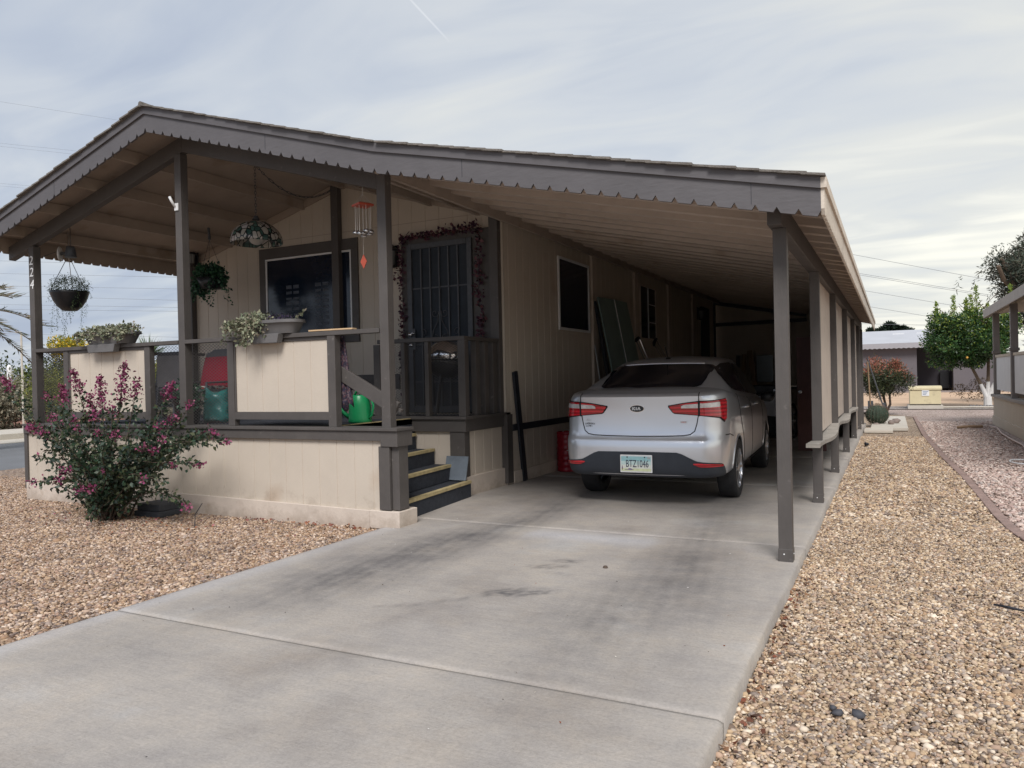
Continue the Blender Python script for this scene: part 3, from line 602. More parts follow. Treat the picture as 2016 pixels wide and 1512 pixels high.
# front window
w = MB(); x0, x1, z0, z1 = -7.98, -6.24, 1.80, 3.17
for a in ((x0, x1, z1-.15, z1), (x0, x1, z0, z0+.12), (x0, x0+.11, z0+.12, z1-.15), (x1-.11, x1, z0+.12, z1-.15)): w.box(a[0], a[1], HY-.028, HY-.002, a[2], a[3])
wf = w.build('window', M['brown'], home, bevel=.003)
w = MB()
for a in ((x0+.11, x1-.11, z1-.175, z1-.151), (x0+.11, x0+.135, z0+.121, z1-.176), (x1-.135, x1-.11, z0+.121, z1-.176)): w.box(a[0], a[1], HY-.022, HY-.003, a[2], a[3])
w.build('window_frame', M['white'], wf)
w = MB(); w.box(x0+.136, x1-.136, HY-.012, HY-.003, z0+.122, z1-.177); w.build('pane', M['glass'], wf)
M['reflected_blind'] = paint('reflected_blind', (.05, .06, .08), .6, .4, 12, 0)  # shelf and slat pattern reflected in the window, put as faint strips before the pane
for bx in (-7.50, -6.98):
    mb = MB()
    for cx_ in (0, .13):
        for i in range(9): mb.box(bx+cx_, bx+cx_+.10, HY-.0135, HY-.0122, 1.98+i*.075, 1.98+i*.075+.028+.01*((i*7) % 3))
    mb.build('reflected_slats', M['reflected_blind'], wf)
# side windows
def side_window(y0, y1, z0, z1, muntin):
    w = MB(); X = HX1+.002; t = .035
    for a in ((y0, y1, z1-t, z1), (y0, y1, z0, z0+t), (y0, y0+t, z0+t, z1-t), (y1-t, y1, z0+t, z1-t)): w.box(X, X+.025, a[0], a[1], a[2], a[3])
    f = w.build('window', M['white'] if muntin == 0 else M['beige_trim'], home, bevel=.003)
    g = MB(); g.box(X, X+.010, y0+t, y1-t, z0+t, z1-t); g.build('pane', M['glass'], f)
    if muntin:
        g = MB(); ym = (y0+y1)/2; g.box(X+.0105, X+.022, ym-.02, ym+.02, z0+t, z1-t)
        for i in (1, 2): g.box(X+.0105, X+.015, ym+.02, y1-t, z0+(z1-z0)*i/3-.008, z0+(z1-z0)*i/3+.008)
        g.build('muntin', M['white'], f)
side_window(9.56, 10.74, 1.93, 2.95, 0); side_window(13.32, 14.36, 1.93, 2.95, 1)
# dark entry doors on the carport side
d = MB(); d.box(HX1+.003, HX1+.03, 18.25, 19.1, .15, 2.9); d.build('side_door', M['dark'], home, bevel=.004)
# security screen door on the porch
dx0, dx1, dz0, dz1 = -5.44, -4.50, .87, 2.985
d = MB(); Y = HY-.003
for a in ((dx0-.10, dx0, dz0, dz1+.10), (dx1, -4.246, dz0, dz1+.10), (dx0-.0, dx1, dz1, dz1+.10)): d.box(a[0], a[1], Y-.03, Y, a[2], a[3])
d.build('door_frame', M['brown'], home, bevel=.003)
d = MB()
for a in ((dx0, dx0+.07, dz0, dz1), (dx1-.07, dx1, dz0, dz1), (dx0+.07, dx1-.07, dz1-.07, dz1), (dx0+.07, dx1-.07, dz0, dz0+.08)): d.box(a[0]+.002, a[1]-.002, Y-.06, Y-.02, a[2], a[3]-.002)
dr = d.build('security_door', M['iron'], home, bevel=.004)
d = MB(); d.box(dx0+.07, dx1-.07, Y-.03, Y-.022, dz0+.08, dz1-.07); d.build('screen', paint('door_screen', (.022, .03, .042), .7, .25, 3, .3, 300), dr)
d = MB(); wI = dx1-dx0-.14
for i in range(1, 6): d.box(dx0+.07+wI*i/6-.009, dx0+.07+wI*i/6+.009, Y-.052, Y-.034, dz0+.08, dz1-.07)
for z in (1.25, 1.72, 2.42): d.box(dx0+.07, dx1-.07, Y-.046, Y-.038, z-.009, z+.009)
xm = (dx0+dx1)/2
def spiral(cx, cz, r, a0, turns, sgn): return [(cx+sgn*r*(1-t)*math.cos(a0+t*turns*6.283), Y-.05, cz+r*(1-t)*math.sin(a0+t*turns*6.283)) for t in np.linspace(0, .85, 26)]
for s in (-1, 1):
    d.tube([(xm+s*.02, Y-.05, 2.12), (xm+s*.03, Y-.05, 2.0), (xm+s*.10, Y-.05, 1.88), (xm+s*.12, Y-.05, 1.78), (xm+s*.04, Y-.05, 1.68), (xm+s*.02, Y-.05, 1.55)], .006, 6)
    d.tube(spiral(xm+s*.07, 2.10, .06, 3.14, 1.3, s), .005, 6); d.tube(spiral(xm+s*.07, 1.78, .055, 1.5, 1.3, s), .005, 6); d.tube(spiral(xm+s*.24, 1.86, .05, .5, 1.3, s), .005, 6)
d.build('bar_grille', M['iron'], dr)
d = MB(); d.box(dx0+.006, dx0+.11, Y-.066, Y-.0605, 1.66, 1.92); d.build('lock_plate', M['iron'], dr, bevel=.004)
d = MB(); d.lathe([(.0, -.055), (.022, -.05), (.03, -.03), (.026, -.012), (.012, -.006), (.012, 0)], (dx0+.055, Y-.066, 1.845), 16, 'y'); d.lathe([(0, -.028), (.026, -.024), (.028, 0)], (dx0+.05, Y-.066, 1.715), 16, 'y')
d.tube([(dx0+.055, Y-.10, 1.85), (dx0+.10, Y-.11, 1.865), (dx0+.12, Y-.105, 1.85)], .010, 8)
d.build('door_handle', M['chrome'], dr, smooth=True)
# screens and ledge between the carport posts
for ya, yb, zb in ((7.89, 10.2, .62), (10.29, 12.81, .62), (12.9, 15.5, .60), (15.59, 17.9, .02), (17.99, 19.6, .02)):
    mb = MB(); mb.box(-.703, -.683, ya+.001, yb-.001, zb, 2.39); mb.build('screen_panel', M['beige_trim'], home)
mb = MB(); n = 40; xs = np.linspace(7.30, 15.5, n)
vs = []; 
for i, y in enumerate(xs):
    w_ = .012*math.sin(y*2.6); z = .60+.018*math.sin(y*1.9+1); xo = -.575+.02*math.sin(y*2.2+.6)
    vs += [(-.71, y, z), (xo, y, z+w_*.5), (xo, y, z-.035+w_*.5), (-.71, y, z-.035)]
fs = [(4*i+a, 4*i+(a+1) % 4, 4*i+4+(a+1) % 4, 4*i+4+a) for i in range(n-1) for a in range(4)]+[(0, 3, 2, 1), (4*n-4, 4*n-3, 4*n-2, 4*n-1)]
M['weather'] = paint('weathered_plank', (.30, .275, .245), .9, .25, 6, .5, 60, stretch=(1, .1, 1))
mb.add(vs, fs); mb.build('ledge', M['weather'], home)
# back wall of the carport with a dark tubular frame
siding('wall', 'x', YB-.36, HX1+.005, -.72, 0, lambda x: zr(x)-.05, M['beige'], home, -1)
mb = MB(); Yb = YB-.42
p1 = at(1405, 597, 'y', Yb); p2 = at(1588, 620, 'y', Yb); p3 = at(1408, 640, 'y', Yb); p4 = at(1588, 629, 'y', Yb)
mb.bar(p1, p2, .05, .09); mb.bar(p3, p4, .05, .09); mb.bar((p1.x, Yb-.01, .02), (p1.x, Yb-.01, p1.z+.04), .09, .05, (0, 1, 0))
mb.build('door_frame', M['dark'], home)
# ---------------------------------------------------------------- the porch
porch = thing('porch', 'raised wooden porch with beige skirting, brown rails and lattice in front of the beige home', 'porch', (-6.5, 5.4, 0))
DZ = .84
mb = MB(); mb.box(-9.15, -4.82, 5.47, HY-.003, DZ-.06, DZ); mb.box(-4.82, -4.17, 7.06, HY-.003, DZ-.06, DZ); mb.build('floor', M['carpet'], porch)
siding('skirt', 'x', 5.35, -9.13, -4.0, .05, .756, M['beige'], porch, -1, phase=.16)
mb = MB(); vs = [(-9.16, 5.335, -.12), (-4.132, 5.335, -.12), (-4.132, 5.335, .135), (-6.3, 5.335, .165), (-9.16, 5.335, .17)]
mb.prism([(v[0], v[2]) for v in vs], 'y', 5.325, 5.349); mb.build('base_board', M['beige_trim'], porch, bevel=.004)
mb = MB(); mb.box(-4.13, -3.808, 5.322, 5.60, -.02, .138); mb.build('base_block', M['beige_trim'], porch, bevel=.006)
mb = MB(); mb.box(-9.18, -3.99, 5.318, 5.347, .748, .835); mb.box(-9.18, -3.80, 5.30, 5.56, .836, .862)
mb.box(-3.99, -3.81, 5.32, 5.55, .70, .835); mb.build('cap_rail', M['brown'], porch, bevel=.003)
mb = MB(); mb.box(-4.02, -3.905, 5.33, 5.43, .146, .70); mb.box(-3.90, -3.825, 5.36, 5.50, .146, .70); mb.build('corner_board', M['brown'], porch, bevel=.003)
mb = MB(); mb.box(-9.19, -9.132, 5.33, 5.40, .1, .747); mb.build('corner_board', M['brown'], porch, bevel=.003)
siding('skirt', 'y', -9.14, 5.36, HY, .0, .80, M['beige'], porch, -1)
siding('skirt', 'y', -3.99, 5.36, 5.56, .0, .70, M['beige'], porch, -1)
# landing skirts
siding('skirt', 'x', 7.06, -4.80, -4.33, .0, .73, M['beige'], porch, -1, phase=.1)
siding('skirt', 'y', -4.165, 7.15, HY+.02, .17, .73, M['beige'], porch, 1, phase=.13)
mb = MB(); mb.box(-4.335, -4.15, 7.035, 7.15, .16, .73); mb.build('corner_board', M['brown'], porch, bevel=.003)
mb = MB(); mb.box(-4.17, -4.145, HY+.0, HY+.10, .16, .73); mb.build('corner_board', M['brown'], porch, bevel=.003)
mb = MB(); mb.box(-4.30, -4.13, 7.04, HY+.12, -.01, .205); mb.build('base_board', M['beige_trim'], porch, bevel=.004)
mb = MB(); mb.box(-5.35, -4.125, 7.02, 7.058, .70, .835); mb.box(-4.163, -4.128, 7.06, HY+.08, .70, .835); mb.box(-5.38, -4.10, 6.99, 7.12, .836, .868); mb.box(-4.2, -4.10, 7.12, HY+.10, .836, .868)
mb.build('cap_rail', M['brown'], porch, bevel=.003)
# stairs: four carpeted steps with yellow nosings
xs_ = [-3.95, -4.18, -4.41, -4.65]; zs_ = [.17, .34, .505, .67]
for i, (x, z) in enumerate(zip(xs_, zs_)):
    ya, yb, k_ = 5.56, 7.034, .13
    def wedge(x0, x1, z0, z1, d0=0, ya=ya, yb=yb):
        m_ = MB(); m_.prism([(x0, ya), (x1, ya), (x1-k_, yb), (x0-k_, yb)], 'z', z0, z1); return m_
    mb = MB(); mb.prism([(-4.84, ya), (x, ya), (x-k_, yb), (-4.84, yb)], 'z', z-.165 if i else -.01, z); mb.build('stair_tread', M['carpet'], porch, bevel=.004)
    mb = wedge(x-.05, x+.008, z+.001, z+.008); w2 = wedge(x+.001, x+.008, z-.022, z+.0005); mb.add(w2.v, w2.f); mb.build('nosing', M['nosing'], porch)
mb = MB(); mb.box(-4.87, -4.812, 5.562, 7.052, DZ+.001, DZ+.007); mb.build('nosing', M['nosing'], porch)
mb = MB(); mb.box(-4.85, -4.82, 5.5, 7.058, .672, DZ-.001); mb.build('riser', M['carpet'], porch)
# rails
def rail_front(y, x0, x1, z=1.70, h=.04, d=.09, name='top_rail'):
    mb = MB(); mb.box(x0, x1, y-.01, y-.01+d, z, z+h); mb.build(name, M['brown'], porch, bevel=.003)
rail_front(5.385, -9.004, -6.577); rail_front(5.385, -6.479, -4.019)
def post_bar(x0, x1, y0, y1, z0, z1, name='baluster'):
    mb = MB(); mb.box(x0, x1, y0, y1, z0, z1); mb.build(name, M['brown'], porch, bevel=.003)
for x in (-8.50, -7.115, -5.89): post_bar(x, x+.085, 5.39, 5.455, .862, 1.699)
post_bar(-4.61, -4.52, 5.38, 5.46, .862, 1.699)
for x0, x1 in ((-8.415, -7.117), (-5.805, -4.612)):
    siding('rail_panel', 'x', 5.41, x0, x1, 1.0, 1.665, M['beige'], porch, -1, phase=.16)
    mb = MB(); mb.box(x0, x1, 5.392, 5.44, .925, .998); mb.box(x0, x1, 5.398, 5.44, 1.667, 1.698); mb.box(x0, x0+.02, 5.398, 5.409, .999, 1.666); mb.build('panel_frame', M['brown'], porch, bevel=.002)
# landing rails
rail_front(7.06, -5.30, -4.135, 1.70, .045); post_bar(-5.36, -5.27, 7.055, 7.14, .869, 1.69, 'newel_post')
for x in (-4.98, -4.66): post_bar(x, x+.05, 7.06, 7.13, .869, 1.699)
post_bar(-4.225, -4.135, 7.053, 7.14, .869, 1.699, 'newel_post')
mb = MB(); mb.box(-4.225, -4.135, 7.141, HY-.09, 1.70, 1.742); mb.build('top_rail', M['brown'], porch, bevel=.003)
for y in (7.32, 7.52, 7.72): post_bar(-4.215, -4.145, y, y+.09, .869, 1.699)
# left side rail
mb = MB(); mb.box(-9.10, -9.02, 5.476, HY-.1, 1.70, 1.74); mb.build('top_rail', M['brown'], porch, bevel=.003)
for y in (6.3, 7.1): post_bar(-9.10, -9.03, y, y+.08, .84, 1.699)
# stair handrail board
mb = MB(); mb.bar((-4.585, 5.50, 1.37), (-3.93, 5.50, 1.02), .035, .125); mb.build('handrail', M['brown'], porch, bevel=.003)
mb = MB(); mb.bar((-4.60, 5.53, 1.36), (-3.90, 5.53, 1.0), .03, .03); mb.build('handrail', M['brown'], porch, bevel=.003)
# expanded-metal lattice
M['lattice'] = paint('lattice_metal', (.085, .078, .075), .5, .2, 8, 0)
def lattice(o, U, V, w, h, pitch=.034, asp=.62, t=.0045):
    """diamond mesh in the rectangle o + U*[0,w] + V*[0,h]"""
    o, U, V = Vector(o), Vector(U), Vector(V); nrm = U.cross(V); mb = MB()
    for s in (1, -1):
        k = -int(h/asp/pitch)-2
        while k*pitch < w+h/asp:
            # line: u = k*pitch + s*v/asp'
            pts = []
            for v in (0, h):
                u = k*pitch+(v/asp if s > 0 else (h-v)/asp); pts.append((u, v))
            (u0, v0), (u1, v1) = pts; du, dv = u1-u0, v1-v0; t0, t1 = 0, 1
            if du > 0: t0, t1 = max(t0, (0-u0)/du), min(t1, (w-u0)/du)
            else: t0, t1 = max(t0, (w-u0)/du), min(t1, (0-u0)/du)
            if t1-t0 > .01:
                p = o+U*(u0+du*t0)+V*(v0+dv*t0); q = o+U*(u0+du*t1)+V*(v0+dv*t1)
                mb.bar(p+nrm*.001*s, q+nrm*.001*s, t, .0018, nrm)
            k += 1
    return mb.build('lattice', M['lattice'], porch)
for x0, x1 in ((-9.0, -8.50), (-7.03, -6.58), (-6.48, -5.89)): lattice((x0, 5.462, .865), (1, 0, 0), (0, 0, 1), x1-x0, .83, .05, .62, .0026)
lattice((-5.268, 7.134, .87), (1, 0, 0), (0, 0, 1), 1.04, .825, .046, .62, .0032)
lattice((-9.075, 5.5, .87), (0, 1, 0), (0, 0, 1), 2.3, .825, .055, .62, .003)
# house number
def text_mesh(s, size, depth=.002, font_shear=0):
    cu = bpy.data.curves.new('t', 'FONT'); cu.body = s; cu.size = size; cu.extrude = depth; cu.align_x = 'CENTER'; cu.align_y = 'CENTER'; cu.resolution_u = 3; cu.shear = font_shear
    o = bpy.data.objects.new('t', cu); CC.objects.link(o); bpy.context.view_layer.update()
    me = bpy.data.meshes.new_from_object(o.evaluated_get(bpy.context.evaluated_depsgraph_get())); bpy.data.objects.remove(o); bpy.data.curves.remove(cu)
    return me
def place_text(name, s, size, loc, mat, parent, face='-y', depth=.002, sx=1, shear=0, rot=0):
    me = text_mesh(s, size, depth, shear); me.materials.clear()
    T = Matrix.Translation(Vector(loc)) @ Matrix.Rotation(R_(rot), 4, 'Y') @ Matrix.Rotation(R_(90), 4, 'X') @ Matrix.Diagonal((sx, 1, 1, 1))
    me.transform(T); return link_mesh(name, me, mat, parent)
for i, (ch, px, py) in enumerate((('2', 60, 514), ('2', 61, 537), ('4', 62, 561))):
    p = at(px+1, py, 'y', 5.383); place_text('house_number', ch, .15, (p.x+.0, 5.381, p.z), M['white'], home, shear=.15)
#==PART4==
# ---------------------------------------------------------------- the parked car
def make_car(loc, rz):
    car = thing('parked_car', 'silver four-door saloon with red tail lights parked nose-in under the carport', 'car', loc, rz)
    K = dict(parent=car, world=False)
    m, nt, b = base_mat('silver_paint'); b.inputs['Base Color'].default_value = (.70, .725, .77, 1); b.inputs['Metallic'].default_value = .72; b.inputs['Roughness'].default_value = .34
    b.inputs['Coat Weight'].default_value = .7; b.inputs['Coat Roughness'].default_value = .06
    tc = N(nt, 'ShaderNodeTexCoord'); nn = N(nt, 'ShaderNodeTexNoise'); nn.inputs['Scale'].default_value = 3; nn.inputs['Detail'].default_value = 6; L(nt, tc.outputs['Object'], nn.inputs['Vector'])
    rr = ramp(nt, [(.35, (.30,)*3), (.7, (.37,)*3)]); L(nt, nn.outputs[0], rr.inputs[0]); L(nt, rr.outputs[0], b.inputs['Roughness'])
    silver = m
    blk = paint('bumper_black', (.028, .034, .045), .6, .15, 6, .1, 200); tint = paint('tinted_glass', (.006, .008, .014), .06, .2, 3, 0, spec=.6)
    m, nt, b = base_mat('red_lens'); b.inputs['Base Color'].default_value = (.48, .008, .02, 1); b.inputs['Roughness'].default_value = .12; b.inputs['Coat Weight'].default_value = .6
    tc = N(nt, 'ShaderNodeTexCoord'); wv = N(nt, 'ShaderNodeTexWave', bands_direction='Z'); wv.inputs['Scale'].default_value = 9; wv.inputs['Distortion'].default_value = 1; L(nt, tc.outputs['Object'], wv.inputs[0])
    r_ = ramp(nt, [(.2, (.30, .004, .01)), (.8, (.62, .015, .03))]); L(nt, wv.outputs['Fac'], r_.inputs[0]); L(nt, r_.outputs[0], b.inputs['Base Color']); red = m
    clearl = paint('clear_lens', (.62, .60, .60), .15, .25, 14, .3, 50, metal=.3)
    seam = paint('panel_gap', (.01, .01, .012), .8, 0, 5, 0)
    zb0 = .30
    def top(y): return float(np.interp(y, [0, .15, .5, .9, 1.5, 2.2, 3.0, 3.5, 4.0, 4.25, 4.37], [1.10, 1.105, 1.125, 1.10, 1.045, 1.0, .97, .95, .86, .74, .62]))
    lv = [(.30, .08, .81), (.318, .05, .835), (.34, .035, .842), (.42, .012, .852), (.50, .0, .857), (.58, -.003, .86), (.632, .002, .861), (.66, .018, .861), (.685, .04, .860), (.74, .052, .86), (.80, .056, .86), (.87, .058, .858), (.93, .058, .853), (.98, .056, .845), (1.03, .050, .832), (1.062, .046, .818), (1.082, .06, .80), (1.094, .10, .775), (1.10, .15, .745)]
    zl = np.array([l[0] for l in lv]); Rl = np.array([l[1] for l in lv]); Wl = np.array([l[2]*.955 for l in lv])
    def ring(R, W, Fy, rcx=.25, rcy=.42, bow=.075, nside=46):
        """half outline, rear centre to front centre, (x, y)"""
        pts = []; xe = W-rcx
        for i in range(12): x = xe*i/12; pts.append((x, R+bow*(x/W)**2.2))
        y0 = R+bow*(xe/W)**2.2
        for i in range(13):
            t = math.pi/2*i/13; e = .82
            pts.append((xe+rcx*math.sin(t)**e, y0+rcy*(1-math.cos(t)**.92)))
        ys = y0+rcy; ye = Fy-.55
        for i in range(nside): y = ys+(ye-ys)*i/nside; pts.append((W, y))
        for i in range(14):
            t = math.pi/2*i/13; pts.append((max(0, W-.45*(1-math.cos(t))), ye+.38*math.sin(t)))
        xq = W-.45
        for i in range(1, 9): x = xq*(1-i/8); pts.append((x, ye+.38+.17*(1-(x/xq)**2)))
        out_ = []
        for x, y in pts:
            k = 1-.035*((y-2.1)/2.2)**2 if y > .5 else 1-.0185
            out_.append((x*k, y))
        return np.array(out_)
    def ring_at(z):   # z measured at the rear
        R, W = float(np.interp(z, zl, Rl)), float(np.interp(z, zl, Wl)); fr = (z-zb0)/(1.10-zb0)
        Fy = 4.37-.12*abs(fr-.45)**1.5*2
        return ring(R, W, Fy)
    def zmap(z, y): fr = (z-zb0)/(1.10-zb0); return zb0+fr*(top(y)-zb0) if z > .32 else z
    def unz(zz, y): # actual height -> rear-equivalent height
        fr = (zz-zb0)/(top(y)-zb0); return zb0+fr*(1.10-zb0) if zz > .32 else zz
    def surf(s, z, off=0):
        """point on the body: s = signed distance along the outline from the rear centre, z = rear-equivalent height"""
        def P(s, z):
            r = ring_at(z); d = np.concatenate([[0], np.cumsum(np.hypot(*np.diff(r, axis=0).T))]); a = abs(s)
            x = np.interp(a, d, r[:, 0]); y = np.interp(a, d, r[:, 1]); return Vector((math.copysign(x, s) if s else 0, y, zmap(z, y)))
        p = P(s, z)
        if off:
            e = .004; n = (P(s+e, z)-P(s-e, z)).cross(P(s, min(z+e, 1.099))-P(s, z-e)); n.normalize()
            if n.dot(p-Vector((0, 2.1, p.z))) < 0: n = -n
            p = p+n*off
        return p
    # body shell
    rings = [ring_at(z) for z in zl]; n = len(rings[0]); full = 2*n-2; vs = []
    def fullring(r, zf): return [(x, y, zf(x, y)) for x, y in r]+[(-x, y, zf(x, y)) for x, y in r[-2:0:-1]]
    for z, r in zip(zl, rings): vs += fullring(r, lambda x, y, z=z: zmap(z, y))
    nr = len(rings)
    last = rings[-1]
    for q, dz in ((.93, .010), (.82, .016), (.6, .022), (.3, .026)):
        r = last.copy(); r[:, 0] *= q; r[:, 1] = np.clip(last[:, 1], .5, 3.9)+(last[:, 1]-np.clip(last[:, 1], .5, 3.9))*q
        vs += fullring(r, lambda x, y: top(y)+dz); nr += 1
    fs = [(i*full+k, i*full+(k+1) % full, (i+1)*full+(k+1) % full, (i+1)*full+k) for i in range(nr-1) for k in range(full)]
    fs += [tuple(range(full-1, -1, -1)), tuple((nr-1)*full+k for k in range(full))]
    mb = MB(); mb.add(vs, fs); body = mb.build('body', [silver, blk], smooth=True, **K)
    cut = MB()
    WR = ((.985), (3.555))
    for wy in WR:
        for s in (-1, 1): cut.lathe([(.335, s*.56), (.335, s*1.1)] if s > 0 else [(.335, -1.1), (.335, -.56)], (0, wy, .30), 40, 'x', m=1, caps=True)
    co = cut.build('cutter', [silver, blk], **K)
    md = body.modifiers.new('arch', 'BOOLEAN'); md.operation = 'DIFFERENCE'; md.object = co; md.solver = 'EXACT'
    bpy.context.view_layer.update(); me = bpy.data.meshes.new_from_object(body.evaluated_get(bpy.context.evaluated_depsgraph_get()))
    body.modifiers.clear(); body.data = me; bpy.data.objects.remove(co)
    try: me.set_sharp_from_angle(angle=R_(40))
    except Exception: pass
    # arch lips
    for wy in WR:
        for s in (-1, 1):
            pts = []
            for i in range(25):
                t = math.pi*(.03+.94*i/24); y = wy+.34*math.cos(t); z = .30+.34*math.sin(t); r = ring_at(unz(max(z, .22), y)); x = float(np.interp(y, r[12:-22, 1], r[12:-22, 0])); pts.append((s*(x-.004), y, z))
            a = MB(); a.tube(pts, .012, 8); a.build('arch_lip', silver, smooth=True, **K)
    # greenhouse
    def roofz(y): return 1.452-.052*((y-2.15)/.9)**2
    def gbase(y): return top(y)-.02
    qs = [0, .12, .3, .5, .7, .84, .92, .97, 1.0]; qW = [.765, .742, .712, .672, .628, .592, .567, .545, .51]
    def gring(q):
        W = float(np.interp(q, qs, qW)); R = .40+.82*q**1.08; Fy = 3.52-.98*q
        return ring(R, W, Fy+.35, rcx=.17, rcy=.30, bow=.07)
    def gz(q, y): yy = min(max(y, 1.0), 3.1); return gbase(y)+q*(roofz(min(max(y, 1.25), 3.0))-gbase(y))
    vs = []; gr = [gring(q) for q in qs]
    for q, r in zip(qs, gr): vs += fullring(r, lambda x, y, q=q: gz(q, y))
    nr = len(qs)
    for q2, dz in ((.85, .014), (.6, .026), (.3, .034), (.05, .036)):
        r = gr[-1].copy(); r[:, 0] *= q2; c0 = 1.9; r[:, 1] = c0+(r[:, 1]-c0)*(.35+.65*q2); vs += fullring(r, lambda x, y: gz(1, y)+dz); nr += 1
    fs = [(i*full+k, i*full+(k+1) % full, (i+1)*full+(k+1) % full, (i+1)*full+k) for i in range(nr-1) for k in range(full)]+[tuple((nr-1)*full+k for k in range(full))]
    mb = MB(); mb.add(vs, fs); mb.build('roof', silver, smooth=True, **K)
    def gsurf(x, q, off=0):   # rear glass
        def P(x, q):
            r = gring(q)[:27]; y = float(np.interp(abs(x), r[:, 0], r[:, 1])); return Vector((x, y, gz(q, y)))
        p = P(x, q)
        if off:
            e = .004; nn = (P(x+e, q)-P(x-e, q)).cross(P(x, min(q+e, .999))-P(x, q-e)).normalized()
            if nn.y > 0: nn = -nn
            p += nn*off
        return p
    def patch(fn, s0, s1, lo, hi, ns, nz, off, mat, name, smooth=True, parent=car):
        mb = MB(); vs = []
        for i in range(ns+1):
            s = s0+(s1-s0)*i/ns; a, c = lo(s), hi(s)
            for j in range(nz+1): vs.append(fn(s, a+(c-a)*j/nz, off))
        mb.add(vs, [(i*(nz+1)+j, (i+1)*(nz+1)+j, (i+1)*(nz+1)+j+1, i*(nz+1)+j+1) for i in range(ns) for j in range(nz)])
        # thin edge so that the piece has thickness
        return mb.build(name, mat, parent, smooth=smooth, world=False, fixn=True)
    I = lambda xs, ys: (lambda s: float(np.interp(abs(s), xs, ys)))
    gl = patch(gsurf, -.555, .555, I([0, .47, .52, .555], [.10, .11, .2, .75]), I([0, .40, .48, .52, .555], [.945, .93, .915, .90, .84]), 30, 10, .006, tint, 'rear_window')
    mb = MB(); mb.tube([gsurf(x, .965-.03*(abs(x)/.45)**2, .008) for x in np.linspace(-.45, .45, 21)], .007, 6); mb.build('roof_trim', M['chrome'], smooth=True, **K)
    # side windows
    def side(y, z, off=0, s=1):
        q = (z-gbase(y))/(roofz(min(max(y, 1.25), 3.0))-gbase(y)); q = min(max(q, 0), .97); r = gring(q); x = float(np.interp(y, r[12:-22, 1], r[12:-22, 0]))
        return Vector((s*(x+off), y, z))
    for s in (-1, 1):
        f = lambda y, z, off, s=s: side(y, z, off, s)
        lo = lambda y: float(np.interp(y, [.92, 1.05, 1.4, 2.0, 3.0, 3.25], [1.17, 1.115, 1.085, 1.05, 1.0, .99])); hi = lambda y: float(np.interp(y, [.92, 1.0, 1.15, 1.4, 1.9, 2.3, 2.6, 3.0, 3.25], [1.20, 1.27, 1.335, 1.385, 1.40, 1.385, 1.335, 1.17, 1.02]))
        patch(f, .92, 1.98, lo, hi, 24, 6, .006, tint, 'side_window'); patch(f, 2.03, 3.22, lo, hi, 24, 6, .006, tint, 'side_window')
    patch(lambda x, q, off: (lambda r, q: Vector((x, float(np.interp(abs(x), r[::-1][:, 0], r[::-1][:, 1]))+off, gz(q, 0) if 0 else gz(q, float(np.interp(abs(x), r[::-1][:, 0], r[::-1][:, 1]))))))(gring(q)[-22:], q), -.45, .45, lambda s: .1, lambda s: .9, 12, 8, .012, tint, 'windshield')
    # tail lights
    for s in (-1, 1):
        f = lambda a, z, off, s=s: surf(s*a, z, off)
        lo = I([.30, .345, .58, .80, .90, .97], [.962, .905, .885, .855, .80, .875]); hi = I([.30, .45, .6, .97], [.972, .995, 1.012, 1.015])
        body_l = patch(f, .298, .965, I([.298, .345, .58, .80, .88, .925, .965], [.962, .899, .879, .848, .80, .83, .99]), I([.298, .45, .6, .965], [.978, 1.003, 1.020, 1.021]), 34, 5, .004, seam, 'tail_light')
        lens = patch(f, .31, .955, I([.31, .35, .58, .80, .885, .92, .955], [.962, .906, .887, .858, .815, .84, .985]), I([.31, .45, .6, .955], [.972, .995, 1.012, 1.013]), 34, 5, .012, red, 'lens', parent=body_l)
        patch(f, .42, .575, lambda a: .951, I([.42, .45, .575], [.970, .985, .992]), 8, 2, .016, clearl, 'clear_lens', parent=body_l)
        patch(f, .592, .80, lambda a: .953, lambda a: .995, 8, 2, .016, clearl, 'clear_lens', parent=body_l)
        patch(f, .575, .592, lambda a: .875, lambda a: 1.02, 2, 4, .014, seam, 'panel_gap')
        patch(f, .53, .85, I([.53, .58, .85], [.430, .410, .404]), I([.53, .58, .85], [.440, .443, .424]), 16, 2, .014, red, 'reflector')
    tr = [(.583, 1.092), (.583, 1.02), (.575, .88), (.56, .80), (.54, .735), (.50, .705), (.44, .695), (.3, .690), (.0, .686)]
    mb = MB()
    dense = []
    for (a0, b0), (a1, b1) in zip(tr[:-1], tr[1:]):
        for i in range(6): dense.append((a0+(a1-a0)*i/6, b0+(b1-b0)*i/6))
    dense.append(tr[-1]); path = [surf(-a, b_, .0) for a, b_ in dense]+[surf(a, b_, .0) for a, b_ in reversed(dense)]
    mb.tube(path, .005, 6); mb.build('boot_seam', seam, smooth=True, **K)
    # lower black bumper insert
    patch(surf, -.95, .95, I([0, .95], [.301, .301]), I([0, .38, .43, .56, .62, .84, .89, .95], [.545, .54, .525, .458, .450, .430, .40, .31]), 80, 6, .006, blk, 'bumper_insert')
    # plate
    pl = MB(); pl.box(-.156, .156, -.024, -.012, .345, .515); plate = pl.build('number_plate', M['white'], bevel=.006, **K)
    cols = [((.30, .52, .55), .455, .500), ((.52, .66, .64), .42, .4545), ((.66, .68, .62), .385, .4195), ((.60, .64, .40), .36, .3845)]
    for i, (c, z0, z1) in enumerate(cols):
        p = MB(); p.box(-.145, .145, -.0262, -.0245, z0, z1+.0004); p.build('plate_band', paint('plate_tone', c, .5, .1, 30, 0), plate, world=False)
